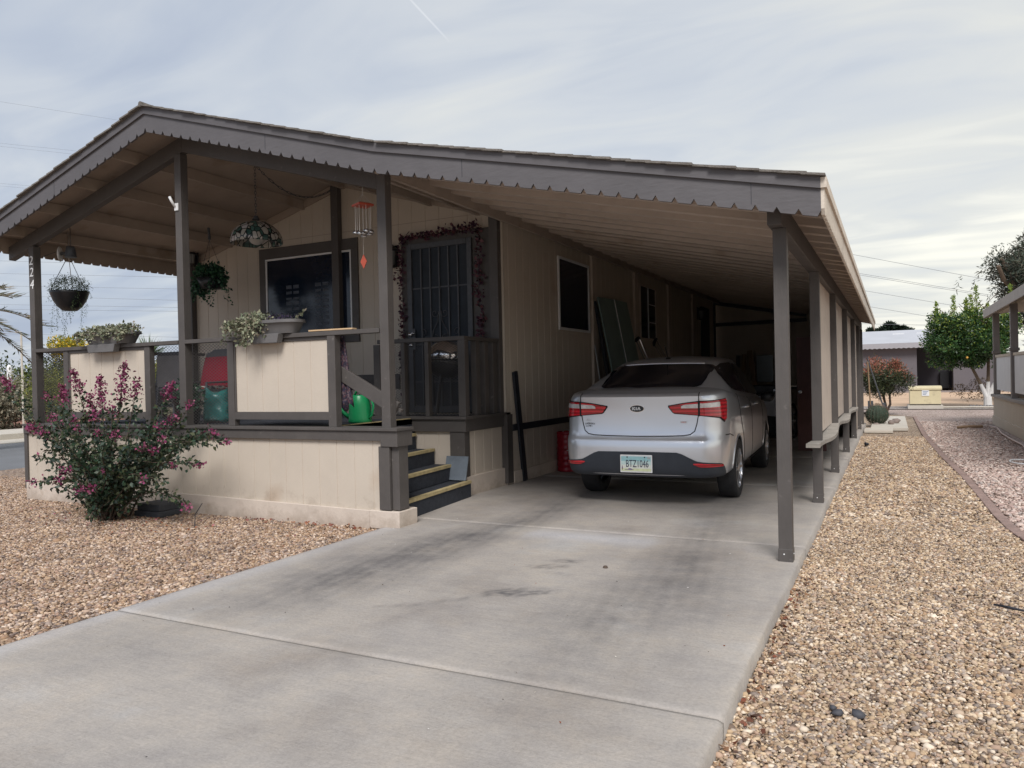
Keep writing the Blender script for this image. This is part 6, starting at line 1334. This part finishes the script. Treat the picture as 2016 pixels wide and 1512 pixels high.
for y in (21.02, 18.1, 15.2, 12.3):
    mb = MB(); mb.box(NX-.0, NX+.13, y, y+.13, .641, 2.55); mb.box(NX-.035, NX+.165, y-.035, y+.165, .641, 1.66, 0) if False else None
    mb.box(NX-.02, NX+.15, y-.02, y+.15, 1.60, 1.66); mb.build('post', M['nb_post'], nb, bevel=.004)
for x in (4.2, 6.5): mb = MB(); mb.box(x, x+.13, 21.02, 21.15, .641, 2.55); mb.build('post', M['nb_post'], nb, bevel=.004)
wp = paint('white_infill', (.62, .62, .62), .6, .05, 3, .1, 30, stretch=(1, 8, 1))
for ya, yb_ in ((18.23, 21.02), (15.33, 18.1), (12.43, 15.2)): mb = MB(); mb.box(NX+.05, NX+.07, ya+.05, yb_-.05, .75, 1.50); mb.build('infill_panel', wp, nb); mb = MB(); mb.box(NX+.03, NX+.10, ya+.001, yb_-.001, 1.505, 1.56); mb.build('top_rail', M['nb_beige'], nb)
e0, e1 = at(1938, 620, 'x', NX-.10), at(2016, 588, 'x', NX-.10); ez = 2.62
mb = MB(); nzr = lambda x: ez+.03+.26*(x-(NX-.10))
def nslab(x0, x1, d0, d1, y0, y1_): 
    vs = [(x, y, nzr(x)+d) for x, y in ((x0, y0), (x1, y0), (x1, y1_), (x0, y1_)) for d in (d0, d1)]; return vs, [(0, 2, 4, 6), (7, 5, 3, 1), (0, 1, 3, 2), (2, 3, 5, 4), (4, 5, 7, 6), (6, 7, 1, 0)]
mb.add(*nslab(NX-.10, 7, -.02, .03, 9.8, 21.75)); mb.build('roof', M['nb_roof'], nb)
mb = MB(); mb.add(*nslab(NX-.105, 7, -.17, .031, 21.752, 21.78)); mb.box(NX-.125, NX-.095, 9.8, 21.78, ez-.13, ez+.065); mb.build('fascia', M['nb_roof'], nb)
mb = MB(); mb.box(NX+.1, 7, 9.9, 21.0, 2.551, 2.60); mb.build('ceiling', M['nb_beige'], nb)
siding('wall', 'y', 3.9, 10.5, 19.5, .5, 2.6, M['nb_beige'], nb, -1)
# hose and hoop on the pink gravel
hp = [at(1957, 836, 'z', 0), at(1968, 839, 'z', 0), at(1985, 850, 'z', 0), at(2000, 860, 'z', 0), at(2020, 873, 'z', 0), at(2050, 900, 'z', 0)]
mb = MB(); mb.tube([V3((p.x-.08+.04*math.sin(i*2), p.y, -.03)) for i, p in enumerate(hp)], .014, 8); tag(mb.build('garden_hose', paint('pale_hose', (.55, .42, .38), .5, .05, 5, 0), smooth=True), 'pale garden hose lying along the neighbouring skirt', 'hose')
rp_ = at(2014, 905, 'z', 0); mb = MB(); mb.tube([(rp_.x+.15*math.cos(t), rp_.y+.28*math.sin(t), -.03) for t in np.linspace(0, 6.283, 30)], .012, 6, caps=False); tag(mb.build('wire_hoop', M['white'], smooth=True), 'white wire hoop lying on the pink gravel at the right edge', 'hoop')
sp_ = at(1910, 838, 'z', 0); mb = MB(); mb.tube([(sp_.x-.25, sp_.y, -.04), (sp_.x, sp_.y+.05, -.02), (sp_.x+.25, sp_.y+.2, -.03)], .03, 6); tag(mb.build('dry_stick', M['wood']), 'pale dry stick lying on the pink gravel in front of the citrus tree', 'stick')
# far house
FY = 54.0; fh = thing('far_house', 'grey-brown house with a pale low roof beyond the dirt road', 'house', (3, FY, 0))
M['fh'] = paint('far_wall', (.135, .12, .13), .9, .06, .5, .1, 8); M['fh_roof'] = paint('far_roof', (.42, .43, .46), .8, .06, .6, .1, 4)
p1, p2, p3, p4 = at(1690, 770, 'y', FY), at(1806, 768, 'y', FY), at(1881, 767, 'y', FY), at(1990, 767, 'y', FY)
zt = at(1750, 684, 'y', FY).z
mb = MB(); mb.box(p1.x-6, p2.x, FY, FY+8, -.1, zt); mb.build('wall', M['fh'], fh)
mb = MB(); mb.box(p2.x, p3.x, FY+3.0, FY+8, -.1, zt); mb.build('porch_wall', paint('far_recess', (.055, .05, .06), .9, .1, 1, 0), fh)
mb = MB(); mb.box(p3.x, p4.x+8, FY+1.5, FY+8, -.1, zt-.5); mb.build('wall', M['fh'], fh)
r1, r2 = at(1690, 657, 'y', FY+4).z, at(1840, 652, 'y', FY+4).z
mb = MB(); mb.prism([(FY-.5, zt-.02), (FY-.5, zt+.25), (FY+4, zt+.25+1.0), (FY+9, zt+.2), (FY+9, zt-.02)], 'x', p1.x-7, p2.x+1.9); mb.build('roof', M['fh_roof'], fh)
mb = MB()
n_ = 90; xs = np.linspace(p1.x-7, p2.x+1.9, n_); bot = []
for i, x in enumerate(xs): bot.append((x, zt-.06-(.05 if i % 2 else 0)))
mb.prism(bot+[(p2.x+1.9, zt+.24), (p1.x-7, zt+.24)], 'y', FY-.53, FY-.505); mb.build('scalloped_fascia', paint('far_fascia', (.33, .32, .34), .8, .05, 1, 0), fh)
for x in (p1.x+2.4, p1.x+3.8): mb = MB(); mb.prism([(x-.5, zt+.85), (x+.5, zt+.85), (x+.3, zt+.98), (x-.3, zt+.98)], 'y', FY+2.6, FY+3.2); mb.build('skylight', M['white'], fh)
mb = MB(); mb.box(p2.x+1.4, p2.x+1.9, FY+2.7, FY+2.9, .0, 1.1); mb.build('dark_chair', M['black'], fh)
def tree(name, label, c, trunk_h, R, n, k, rmin, rmax, size, mat, group=None, asp=.45, shell=.4, trunk_r=.12, cz_=None, cat='tree'):
    t = thing(name, label, cat, c, 0, group); mb = MB(); limbs(mb, c, V3(c)+V3((0, 0, trunk_h)), trunk_r, 3, R[0]*.4, R[2]*.6, 2); mb.build('trunk', M['bark_dark'], t)
    C, Rr = clump_cloud((c[0], c[1], cz_ if cz_ else c[2]+trunk_h+R[2]*.7), R, k, rmin, rmax); P, D = blob_points(n, C, Rr, shell); leaves('crown', P, D, size, mat, t, asp); return t
DG = island('far_evergreen', [(.02, .035, .022), (.03, .05, .03), (.018, .028, .02)], .7, .2)
for i, (u, v, w_) in enumerate(((1716, 654, 1.6), (1732, 655, 1.3), (1752, 642, 2.0), (1765, 650, 1.6), (1776, 650, 1.1), (1790, 655, .9))):
    Y = 95; p = at(u, v-5, 'y', Y)
    t = thing('distant_conifer', ['low dark conifer just past the carport eave', 'second dark conifer top from the left', 'tallest pointed dark conifer above the far roof', 'dark conifer right of the tallest one', 'small pointed conifer top', 'smallest conifer top at the right end'][i], 'tree', (p.x, Y, 0), 0, 'dark conifers behind the far house')
    mb = MB(); mb.tube([(p.x, Y, 0), (p.x, Y, p.z-.5)], [.3, .1], 8); mb.build('trunk', M['bark_dark'], t)
    n_ = 2600; hh = rng.random(n_)**1.1; zz_ = p.z-hh*4.5; rr_ = (hh*4.5*.75*w_/1.6+.15)*rng.uniform(.5, 1.05, n_); aa = rng.uniform(0, 6.283, n_); P = np.stack([p.x+rr_*np.cos(aa)*1.2, Y+rr_*np.sin(aa), zz_], 1); leaves('crown', P, np.stack([np.cos(aa), np.sin(aa), aa*0+.1], 1), .5, DG, t, .4)
# pepper tree over the neighbour's roof
pc = at(2060, 560, 'y', 33); t = thing('pepper_tree', 'large feathery grey-green tree rising behind the neighbouring roof', 'tree', (pc.x, 33, -.1))
mb = MB(); limbs(mb, (pc.x, 33, -.1), (pc.x+.1, 33, 2.6), .25, 4, 1.2, 1.6, 2); mb.build('trunk', BARK, t)
C1, R1 = clump_cloud((pc.x+.35, 33, 4.3), (2.2, 1.8, 1.7), 80, .35, .65); C1 = np.concatenate([C1, [tuple(at(u_, v_, 'y', 33)) for u_, v_ in ((1990, 560), (2005, 530), (1975, 585), (2012, 495))]]); R1 = np.concatenate([R1, [.45, .5, .32, .42]]); C1 = np.concatenate([C1, [(at(2016, 470, 'y', 33).x+.1, 33, at(2016, 470, 'y', 33).z), (at(2014, 500, 'y', 33).x+.2, 33, at(2014, 505, 'y', 33).z)]]); R1 = np.concatenate([R1, [.3, .45]])
P, D = blob_points(30000, C1, R1, .3); pl_ = island('pepper_leaf', [(.05, .07, .05), (.08, .10, .07), (.035, .05, .04), (.12, .11, .08)], .6, .3, trans=.2)
P2, D2 = strands(lambda: C1[rng.integers(len(C1))]+rng.normal(0, .5, 3)*(1, .4, .6), 170, .5, 1.1, .55, .05, 26, .05, .03)
leaves('crown', np.concatenate([P, P2]), np.concatenate([D, D2]), .17, pl_, t, .22)
# ---------------------------------------------------------------- across the street, left side
mg = island('grey_sage_leaf', [(.22, .20, .15), (.30, .27, .20), (.16, .15, .11), (.12, .12, .08)], .8, .2)
hg = island('hedge_leaf', [(.06, .09, .03), (.09, .12, .04), (.04, .06, .025), (.14, .17, .05)], .6, .3, patch=(.8, (.6, .6, .6), (1.25, 1.25, 1.1)))
def shrub(name, label, c, R, n, size, mat, k=20, group=None, asp=.45, rmin=.25, rmax=.45, shell=.5):
    C, Rr = clump_cloud(c, np.array(R)*.75, k, rmin*min(R), rmax*min(R)*2); P, D = blob_points(n, C, Rr, shell); P = P[P[:, 2] > -.05]; return tag(leaves(name, P, D[:len(P)], size, mat, None, asp), label, 'shrub', group)
shrub('sage_shrub', 'large rounded silvery grey shrub across the street at the left edge', (-26.4, 14.2, .75), (1.5, 1.6, .95), 9000, .12, mg, 40)
shrub('sage_shrub', 'second silvery grey shrub, seen just left of the house number post', (-26.0, 16.6, .6), (1.3, 1.3, .85), 7000, .12, mg, 34)
shrub('sage_shrub', 'silvery grey shrub partly behind the porch lattice', (-25.6, 19.5, .5), (1.3, 1.3, .7), 4000, .12, mg, 24)
for i, (x, y) in enumerate(((-33, 17.2), (-32.5, 20.3), (-32, 23.4), (-31, 27), (-30, 31))):
    shrub('hedge_bush', ['dark green hedge bush at the left edge beyond the grey shrub', 'dark green hedge bush right of the light pole', 'green hedge bush below the yellow blossom', 'green hedge bush behind the left rail planter', 'green hedge bush behind the middle post'][i], (x, y, 1.25), (1.4, 2.0, 1.35), 8000, .16, hg, 40, 'hedge bushes across the street')
yl = island('yellow_blossom', [(.60, .42, .03), (.70, .52, .06), (.45, .36, .05), (.15, .2, .05)], .7, .2, trans=.2)
p = at(140, 680, 'y', 20.5); shrub('yellow_bush', 'bright yellow flowering bush seen above the left porch rail', (p.x, 20.5, p.z-.2), (1.1, .9, .55), 3500, .13, yl, 24)
p = at(93, 745, 'y', 12.5); shrub('yellow_green_bush', 'yellow-green bush seen through the leftmost rail bay', (p.x, 12.5, 1.2), (.5, .6, .75), 2400, .07, island('lime_leaf', [(.18, .20, .03), (.10, .13, .03), (.26, .26, .05)], .6, .3, trans=.2), 20)
p = at(120, 750, 'y', 13.5); shrub('dark_bush', 'dark bush seen through the left lattice', (p.x, 13.5, .9), (.8, .8, 1.0), 3000, .08, hg, 22)
p = at(345, 720, 'y', 15); shrub('yellow_green_bush', 'yellow-green bush glimpsed on both sides of the middle post', (p.x, 15, 1.4), (1.0, .8, .6), 3000, .08, island('lime_leaf', [(.28, .30, .03), (.16, .20, .04), (.40, .38, .06)], .6, .3, trans=.2), 20)
yp = at(292, 690, 'y', 14); yu = thing('yucca', 'spiky green yucca fan above the porch rail left of the middle post', 'yucca', (yp.x, 14, 0))
mb = MB(); mb.tube([(yp.x, 14, 0), (yp.x, 14, yp.z-.2)], .08, 10); mb.build('trunk', BARK, yu)
P = np.tile(np.array([[yp.x, 14, yp.z-.15]]), (150, 1)); D = rng.normal(0, 1, (150, 3)); D[:, 2] = np.abs(D[:, 2])+.2; leaves('leaf_blades', P, D*6, .55, M['fern'], yu, .05, .3)
# palm at the left edge
px_, py_ = at(-75, 640, 'y', 9.5).x, 9.5; pz_ = at(-75, 615, 'y', 9.5).z
pa = thing('palm_tree', 'feathery palm at the left edge with drooping dry fronds', 'palm', (px_, py_, -.05)); mb = MB()
mb.tube([(px_, py_, -.05), (px_+.05, py_, pz_*.5), (px_, py_, pz_-.1)], [.26, .22, .2], 14); mb.build('trunk', BARK, pa)
fm = island('palm_leaf', [(.16, .15, .10), (.24, .20, .15), (.10, .11, .07)], .7, .2)
for i in range(16):
    a_ = 2*math.pi*i/16+.2; el = [.75, .25, -.15, -.4][i % 4]; d = V3((math.cos(a_)*math.cos(el), math.sin(a_)*math.cos(el), math.sin(el))); P = []; D = []; pts = []; Lf = 1.75
    for k in range(28):
        t = k/27; c = V3((px_, py_, pz_))+d*Lf*t+V3((0, 0, -.75*t*t)); pts.append(c)
        for s in (-1, 1):
            for q_ in range(2): P.append(c+d*.03*q_); sd = d.cross(V3((0, 0, 1))).normalized()*s+d*.8+V3((0, 0, -.25)); D.append(sd)
    mb = MB(); mb.tube(pts[::3]+[pts[-1]], .012, 5); V, Fc = leaf_mesh(np.array(P), np.array(D), .30, .07, .12); mb.add(V.tolist(), Fc.tolist(), 1); mb.build('frond', [BARK, fm], pa, fixn=False)
lp = at(44, 745, 'x', -24.8); lq = at(43, 655, 'x', -24.8); lpt = thing('light_pole', 'thin pale light pole standing in front of the hedge at left', 'pole', (lp.x, lp.y, 0)); mb = MB(); mb.tube([(lp.x, lp.y, -.05), (lp.x, lp.y, lq.z)], [.035, .03], 8); mb.build('pole', M['pale_concrete'], lpt)
mb = MB(); mb.tube([(lp.x, lp.y, lq.z), (lp.x-.05, lp.y-.15, lq.z+.03)], .04, 8); mb.build('lamp_head', M['white'], lpt)
bp_ = at(18, 718, 'x', -28); mb = MB(); mb.lathe([(0, 0), (.08, 0), (.08, bp_.z-.1), (.05, bp_.z-.02), (0, bp_.z)], (bp_.x, bp_.y, 0), 12); tag(mb.build('bollard', M['white'], smooth=True), 'short round-topped white post among the grey shrubs', 'bollard')
# power lines
def line_px(u0, v0, u1, v1, Y, label, grp, ext=(.6, .6), r=.02):
    p, q = at(u0, v0, 'y', Y), at(u1, v1, 'y', Y); d = q-p; a_, b_ = p-d*ext[0], q+d*ext[1]; mb = MB(); mb.tube(sag(a_, b_, 0, 8), r, 4); tag(mb.build('power_line', paint('wire', (.12, .12, .13), .6, 0, 5, 0) if 'wire' not in M else M['wire']), label, 'power line', grp)
M['wire'] = paint('wire', (.16, .17, .19), .6, 0, 5, 0)
GL = 'power lines crossing behind the left porch bay'
for i, (v0, v1) in enumerate(((513.5, 524), (538.5, 546), (563, 569), (582, 591.5), (599.5, 605.5), (609, 613), (657, 664))):
    line_px(0, v0, 360, v1, 60, ['highest of the seven wires seen through the left porch bay', 'second wire from the top in the left porch bay', 'third wire from the top in the left porch bay', 'fourth wire from the top in the left porch bay', 'fifth wire from the top, just above the lower pair', 'sixth wire from the top, close beneath the fifth', 'lowest wire, just above the rail planter'][i], GL, (.6, .4), .018)
GL2 = 'power lines in the sky left of the gable'
for i, (u1, v0, v1) in enumerate(((235, 200, 237), (150, 282, 297), (140, 288, 303), (60, 361, 366), (55, 366, 371))):
    line_px(0, v0, u1, v1, 75, ['highest single wire reaching the gable peak from the left', 'upper wire of the middle pair left of the gable', 'lower wire of the middle pair left of the gable', 'upper wire of the low pair at the left eave', 'lower wire of the low pair at the left eave'][i], GL2, (.6, 1.6 if u1 > 200 else 2.5), .016)
GL3 = 'power lines above the far house at right'
for i, (u0, v0, u1, v1) in enumerate(((1690, 538, 1950, 581), (1690, 541, 1950, 584), (1700, 572, 1880, 602), (1725, 606, 1870, 630), (1725, 638, 1870, 641), (1700, 505, 1860, 535))):
    line_px(u0, v0, u1, v1, 90, ['upper strand of the double wire at right', 'lower strand of the double wire at right', 'single wire below the double strand at right', 'third drooping wire at right, above the citrus shoots', 'nearly level low wire at right over the conifers', 'faint highest wire at right'][i], GL3, (.5, .5), .022)
#==PART7==
# ---------------------------------------------------------------- the flowering bush in front of the porch
bb = V3((-6.92, 4.80, -.03)); bush = thing('bougainvillea', 'sprawling bougainvillea with arching leafy stems and magenta blossom in front of the porch', 'bush', bb)
tips = [  # photo pixel of tip, depth plane, blossom length along the stem
 (144, 728, 5.0, .30), (176, 775, 5.05, .34), (197, 742, 4.9, .36), (245, 716, 4.95, .42), (271, 748, 5.05, .20), (338, 755, 5.1, .18), (121, 760, 4.9, .22), (88, 770, 5.0, .14), (100, 812, 4.7, .16),
 (146, 823, 4.6, .12), (221, 797, 4.7, .10), (227, 853, 4.5, .14), (83, 852, 4.6, .10), (55, 843, 4.8, .26), (121, 926, 4.4, .12), (106, 945, 4.5, .14), (58, 952, 4.5, .12), (156, 966, 4.3, .12), (183, 965, 4.35, .12),
 (205, 927, 4.4, .03), (283, 946, 4.4, .06), (303, 886, 4.6, .10), (281, 883, 4.5, .08), (322, 864, 4.7, .08), (322, 832, 4.9, .12), (345, 817, 5.0, .12), (378, 790, 5.1, .10), (402, 853, 5.0, .06), (425, 853, 4.9, .14),
 (448, 870, 4.8, .07), (397, 917, 4.7, .08), (345, 919, 4.6, .08), (374, 1002, 4.7, .08), (6, 745, 5.0, .22), (193, 849, 4.5, .06), (73, 897, 4.6, .02), (176, 1022, 4.4, .0), (300, 845, 4.8, .0), (160, 870, 4.5, .0), (120, 860, 4.6, .0), (380, 870, 4.7, .0), (255, 880, 4.4, .0), (200, 890, 4.4, .0), (320, 950, 4.6, .0), (150, 910, 4.4, .0)]
LP = []; LD = []; BP = []; BD = []; mb = MB()
for (u, v, Y, bl_) in tips:
    tp = at(u, v, 'y', Y); b0 = bb+V3((rng.normal(0, .10), rng.normal(0, .06), 0)); n_ = 24
    # arching stem: leaves the base steeply, bends outward, rises again at the tip
    out_ = tp-b0; up_ = .10+.16*abs(out_.x)*(1 if tp.z < .9 else .35)
    c1 = b0+out_*.30+V3((0, 0, up_)); c2 = b0+out_*.70+V3((0, 0, up_*.9 if tp.z < .9 else -.04))
    pts = [b0*(1-t)**3+c1*(3*(1-t)**2*t)+c2*(3*(1-t)*t*t)+tp*t**3 for t in np.linspace(0, 1, n_).tolist()]; Ls = sum((pts[i+1]-pts[i]).length for i in range(n_-1))
    mb.tube(pts[::2]+[pts[-1]], [.010*(1-.75*i/12) for i in range(13)], 5)
    nl = int(Ls*140)
    for k in range(nl):
        t = .10+.90*(k+rng.random())/nl; i = min(int(t*(n_-1)), n_-2); p = pts[i].lerp(pts[i+1], t*(n_-1)-i); d = (pts[i+1]-pts[i]).normalized()
        isb = (1-t)*Ls < bl_*.95
        r_ = rng.normal(0, .020+.012*(t < .4), 3)
        if isb and rng.random() < .9:
            for q_ in range(5 if bl_ > .17 else 2): BP.append(np.array(p)+rng.normal(0, .010+.020*min(1, (1-t)*Ls/.10), 3)); BD.append(np.array(d)*.3+rng.normal(0, 1, 3))
        else: LP.append(np.array(p)+r_); LD.append(np.array(d)*.5+r_*25+(0, 0, -.25))
    for q_ in range(int(Ls*3)):   # short side twigs
        t = rng.uniform(.15, .8); i = int(t*(n_-1)); p = pts[i]; d = V3(rng.normal(0, 1, 3)).normalized(); d.z = abs(d.z)*.7; e_ = p+d*rng.uniform(.08, .20); mb.tube([p, e_], .0025, 4)
        for k in range(9): s_ = p.lerp(e_, .2+.8*k/8); LP.append(np.array(s_)+rng.normal(0, .012, 3)); LD.append(np.array(d)+rng.normal(0, .5, 3))
# dense heart of the bush
Pc, Dc = blob_points(450, [(-6.75, 4.72, .42), (-7.05, 4.68, .62), (-6.5, 4.75, .62), (-6.95, 4.7, .25), (-7.4, 4.75, .8), (-7.3, 4.7, .5), (-6.35, 4.8, .85)], np.array([[.42, .22, .26], [.4, .22, .24], [.38, .2, .22], [.35, .18, .2], [.36, .2, .18], [.36, .2, .2], [.34, .2, .18]]), .1)
mb.build('stems', M['bark_dark'], bush)
M['boug_leaf'] = island('bush_leaf', [(.020, .048, .027), (.030, .062, .032), (.015, .032, .02), (.06, .08, .04), (.09, .10, .05), (.028, .045, .036)], .5, .35, trans=.08)
LP = np.concatenate([np.array(LP), Pc[Pc[:, 2] > 0]]); LD = np.concatenate([np.array(LD), Dc[Pc[:, 2] > 0]])
leaves('foliage', LP, LD, .046, M['boug_leaf'], bush, .62, .5)
leaves('blossom', np.array(BP), np.array(BD), .030, island('bract', [(.20, .035, .10), (.28, .06, .15), (.14, .025, .07), (.36, .14, .20), (.24, .045, .11)], .7, .2, trans=.12), bush, .8, .6)
# things on the gravel
sb = at(303, 992, 'y', 5.1); mb = MB(); mb.box(sb.x-.17, sb.x+.19, 5.0, 5.27, -.03, .03); mb.box(sb.x-.15, sb.x+.18, 5.02, 5.26, .031, .10); tag(mb.build('stone_block', paint('dark_slate', (.06, .065, .075), .8, .3, 6, .5, 60), bevel=.01), 'dark stacked slate block on the gravel to the right of the bush base', 'block')
def litter(name, n, region, size, cols, z, label):
    P = np.array([region() for _ in range(n)]); P = np.c_[P, np.full(n, z)+rng.uniform(0, .012, n)]; D = rng.normal(0, 1, (n, 3))*(1, 1, .25); o = leaves(name, P, D, size, island(name+'_col', cols, .8, .2), None, .6, .2); tag(o, kind='stuff')
litter('leaf_litter', 110, lambda: (slab_right+.02+abs(rng.normal(0, .05)), rng.uniform(2.3, 5.2)), .034, [(.22, .08, .05), (.16, .07, .045), (.26, .14, .08), (.10, .06, .045)], -.070, '')
litter('leaf_litter', 200, lambda: (bb.x+rng.normal(.5, .9), 4.75+rng.normal(0, .25)), .026, [(.30, .12, .06), (.22, .08, .05), (.35, .12, .15), (.15, .08, .05)], -.012, '')
litter('leaf_litter', 60, lambda: (rng.uniform(-5.6, -4.1), 5.24+rng.normal(0, .04)), .035, [(.26, .09, .06), (.18, .07, .05), (.30, .14, .08)], -.010, '')
tw = at(383, 1035, 'z', 0); mb = MB(); mb.tube([(tw.x, tw.y, -.02), (tw.x-.01, tw.y+.02, .10), (tw.x+.06, tw.y+.04, .20)], [.004, .004, .003], 6); tag(mb.build('twig', M['dark']), 'thin dark twig sticking up out of the gravel near the bush', 'twig')
tw = at(1985, 1203, 'z', -.05); mb = MB(); mb.tube([(tw.x-.06, tw.y+.05, -.035), (tw.x, tw.y, -.03), (tw.x+.09, tw.y-.03, -.035)], [.006, .009, .005], 6); tag(mb.build('twig', M['dark']), 'short black stick lying on the tan gravel at the right edge', 'twig')
for i, (u, v) in enumerate(((655, 1168+0), (1640, 1386), (1650, 1396), (1690, 1400))):
    if i == 0: continue
    q = at(u, v, 'z', -.05); o = stones('dark_pebble', np.array([[q.x, q.y, -.065]]), np.array([[[.022]]]), paint('dark_pebble', (.06, .06, .07), .7, .2, 8, .2, 40)); tag(o, ['', 'upper of two touching black pebbles in the foreground gravel', 'lower of two touching black pebbles in the foreground gravel', 'single dark grey pebble right of the touching pair'][i], 'pebble', 'dark pebbles in the tan gravel')
q = at(1737, 870, 'z', 0); o = stones('dark_clump', np.array([[-.42, q.y*0+14.6, -.03]]), np.array([[[.07]]]), M['dark']); tag(o, 'small black clump lying on the gravel beside the slab edge', 'clump')
q = at(1192, 1118, 'z', 0); mb = MB(); mb.lathe([(0, 0), (.018, .0), (.014, .012), (0, .016)], (q.x, q.y, .001), 7); tag(mb.build('pebble', M['bark_dark']), 'single dark pebble on the driveway between the tyre stains', 'pebble')
litter('driveway_grit', 60, lambda: (rng.uniform(-3.8, -.7), rng.uniform(2.2, 6.5)), .010, [(.10, .08, .06), (.5, .46, .4), (.06, .05, .05), (.2, .07, .04)], .004, '')
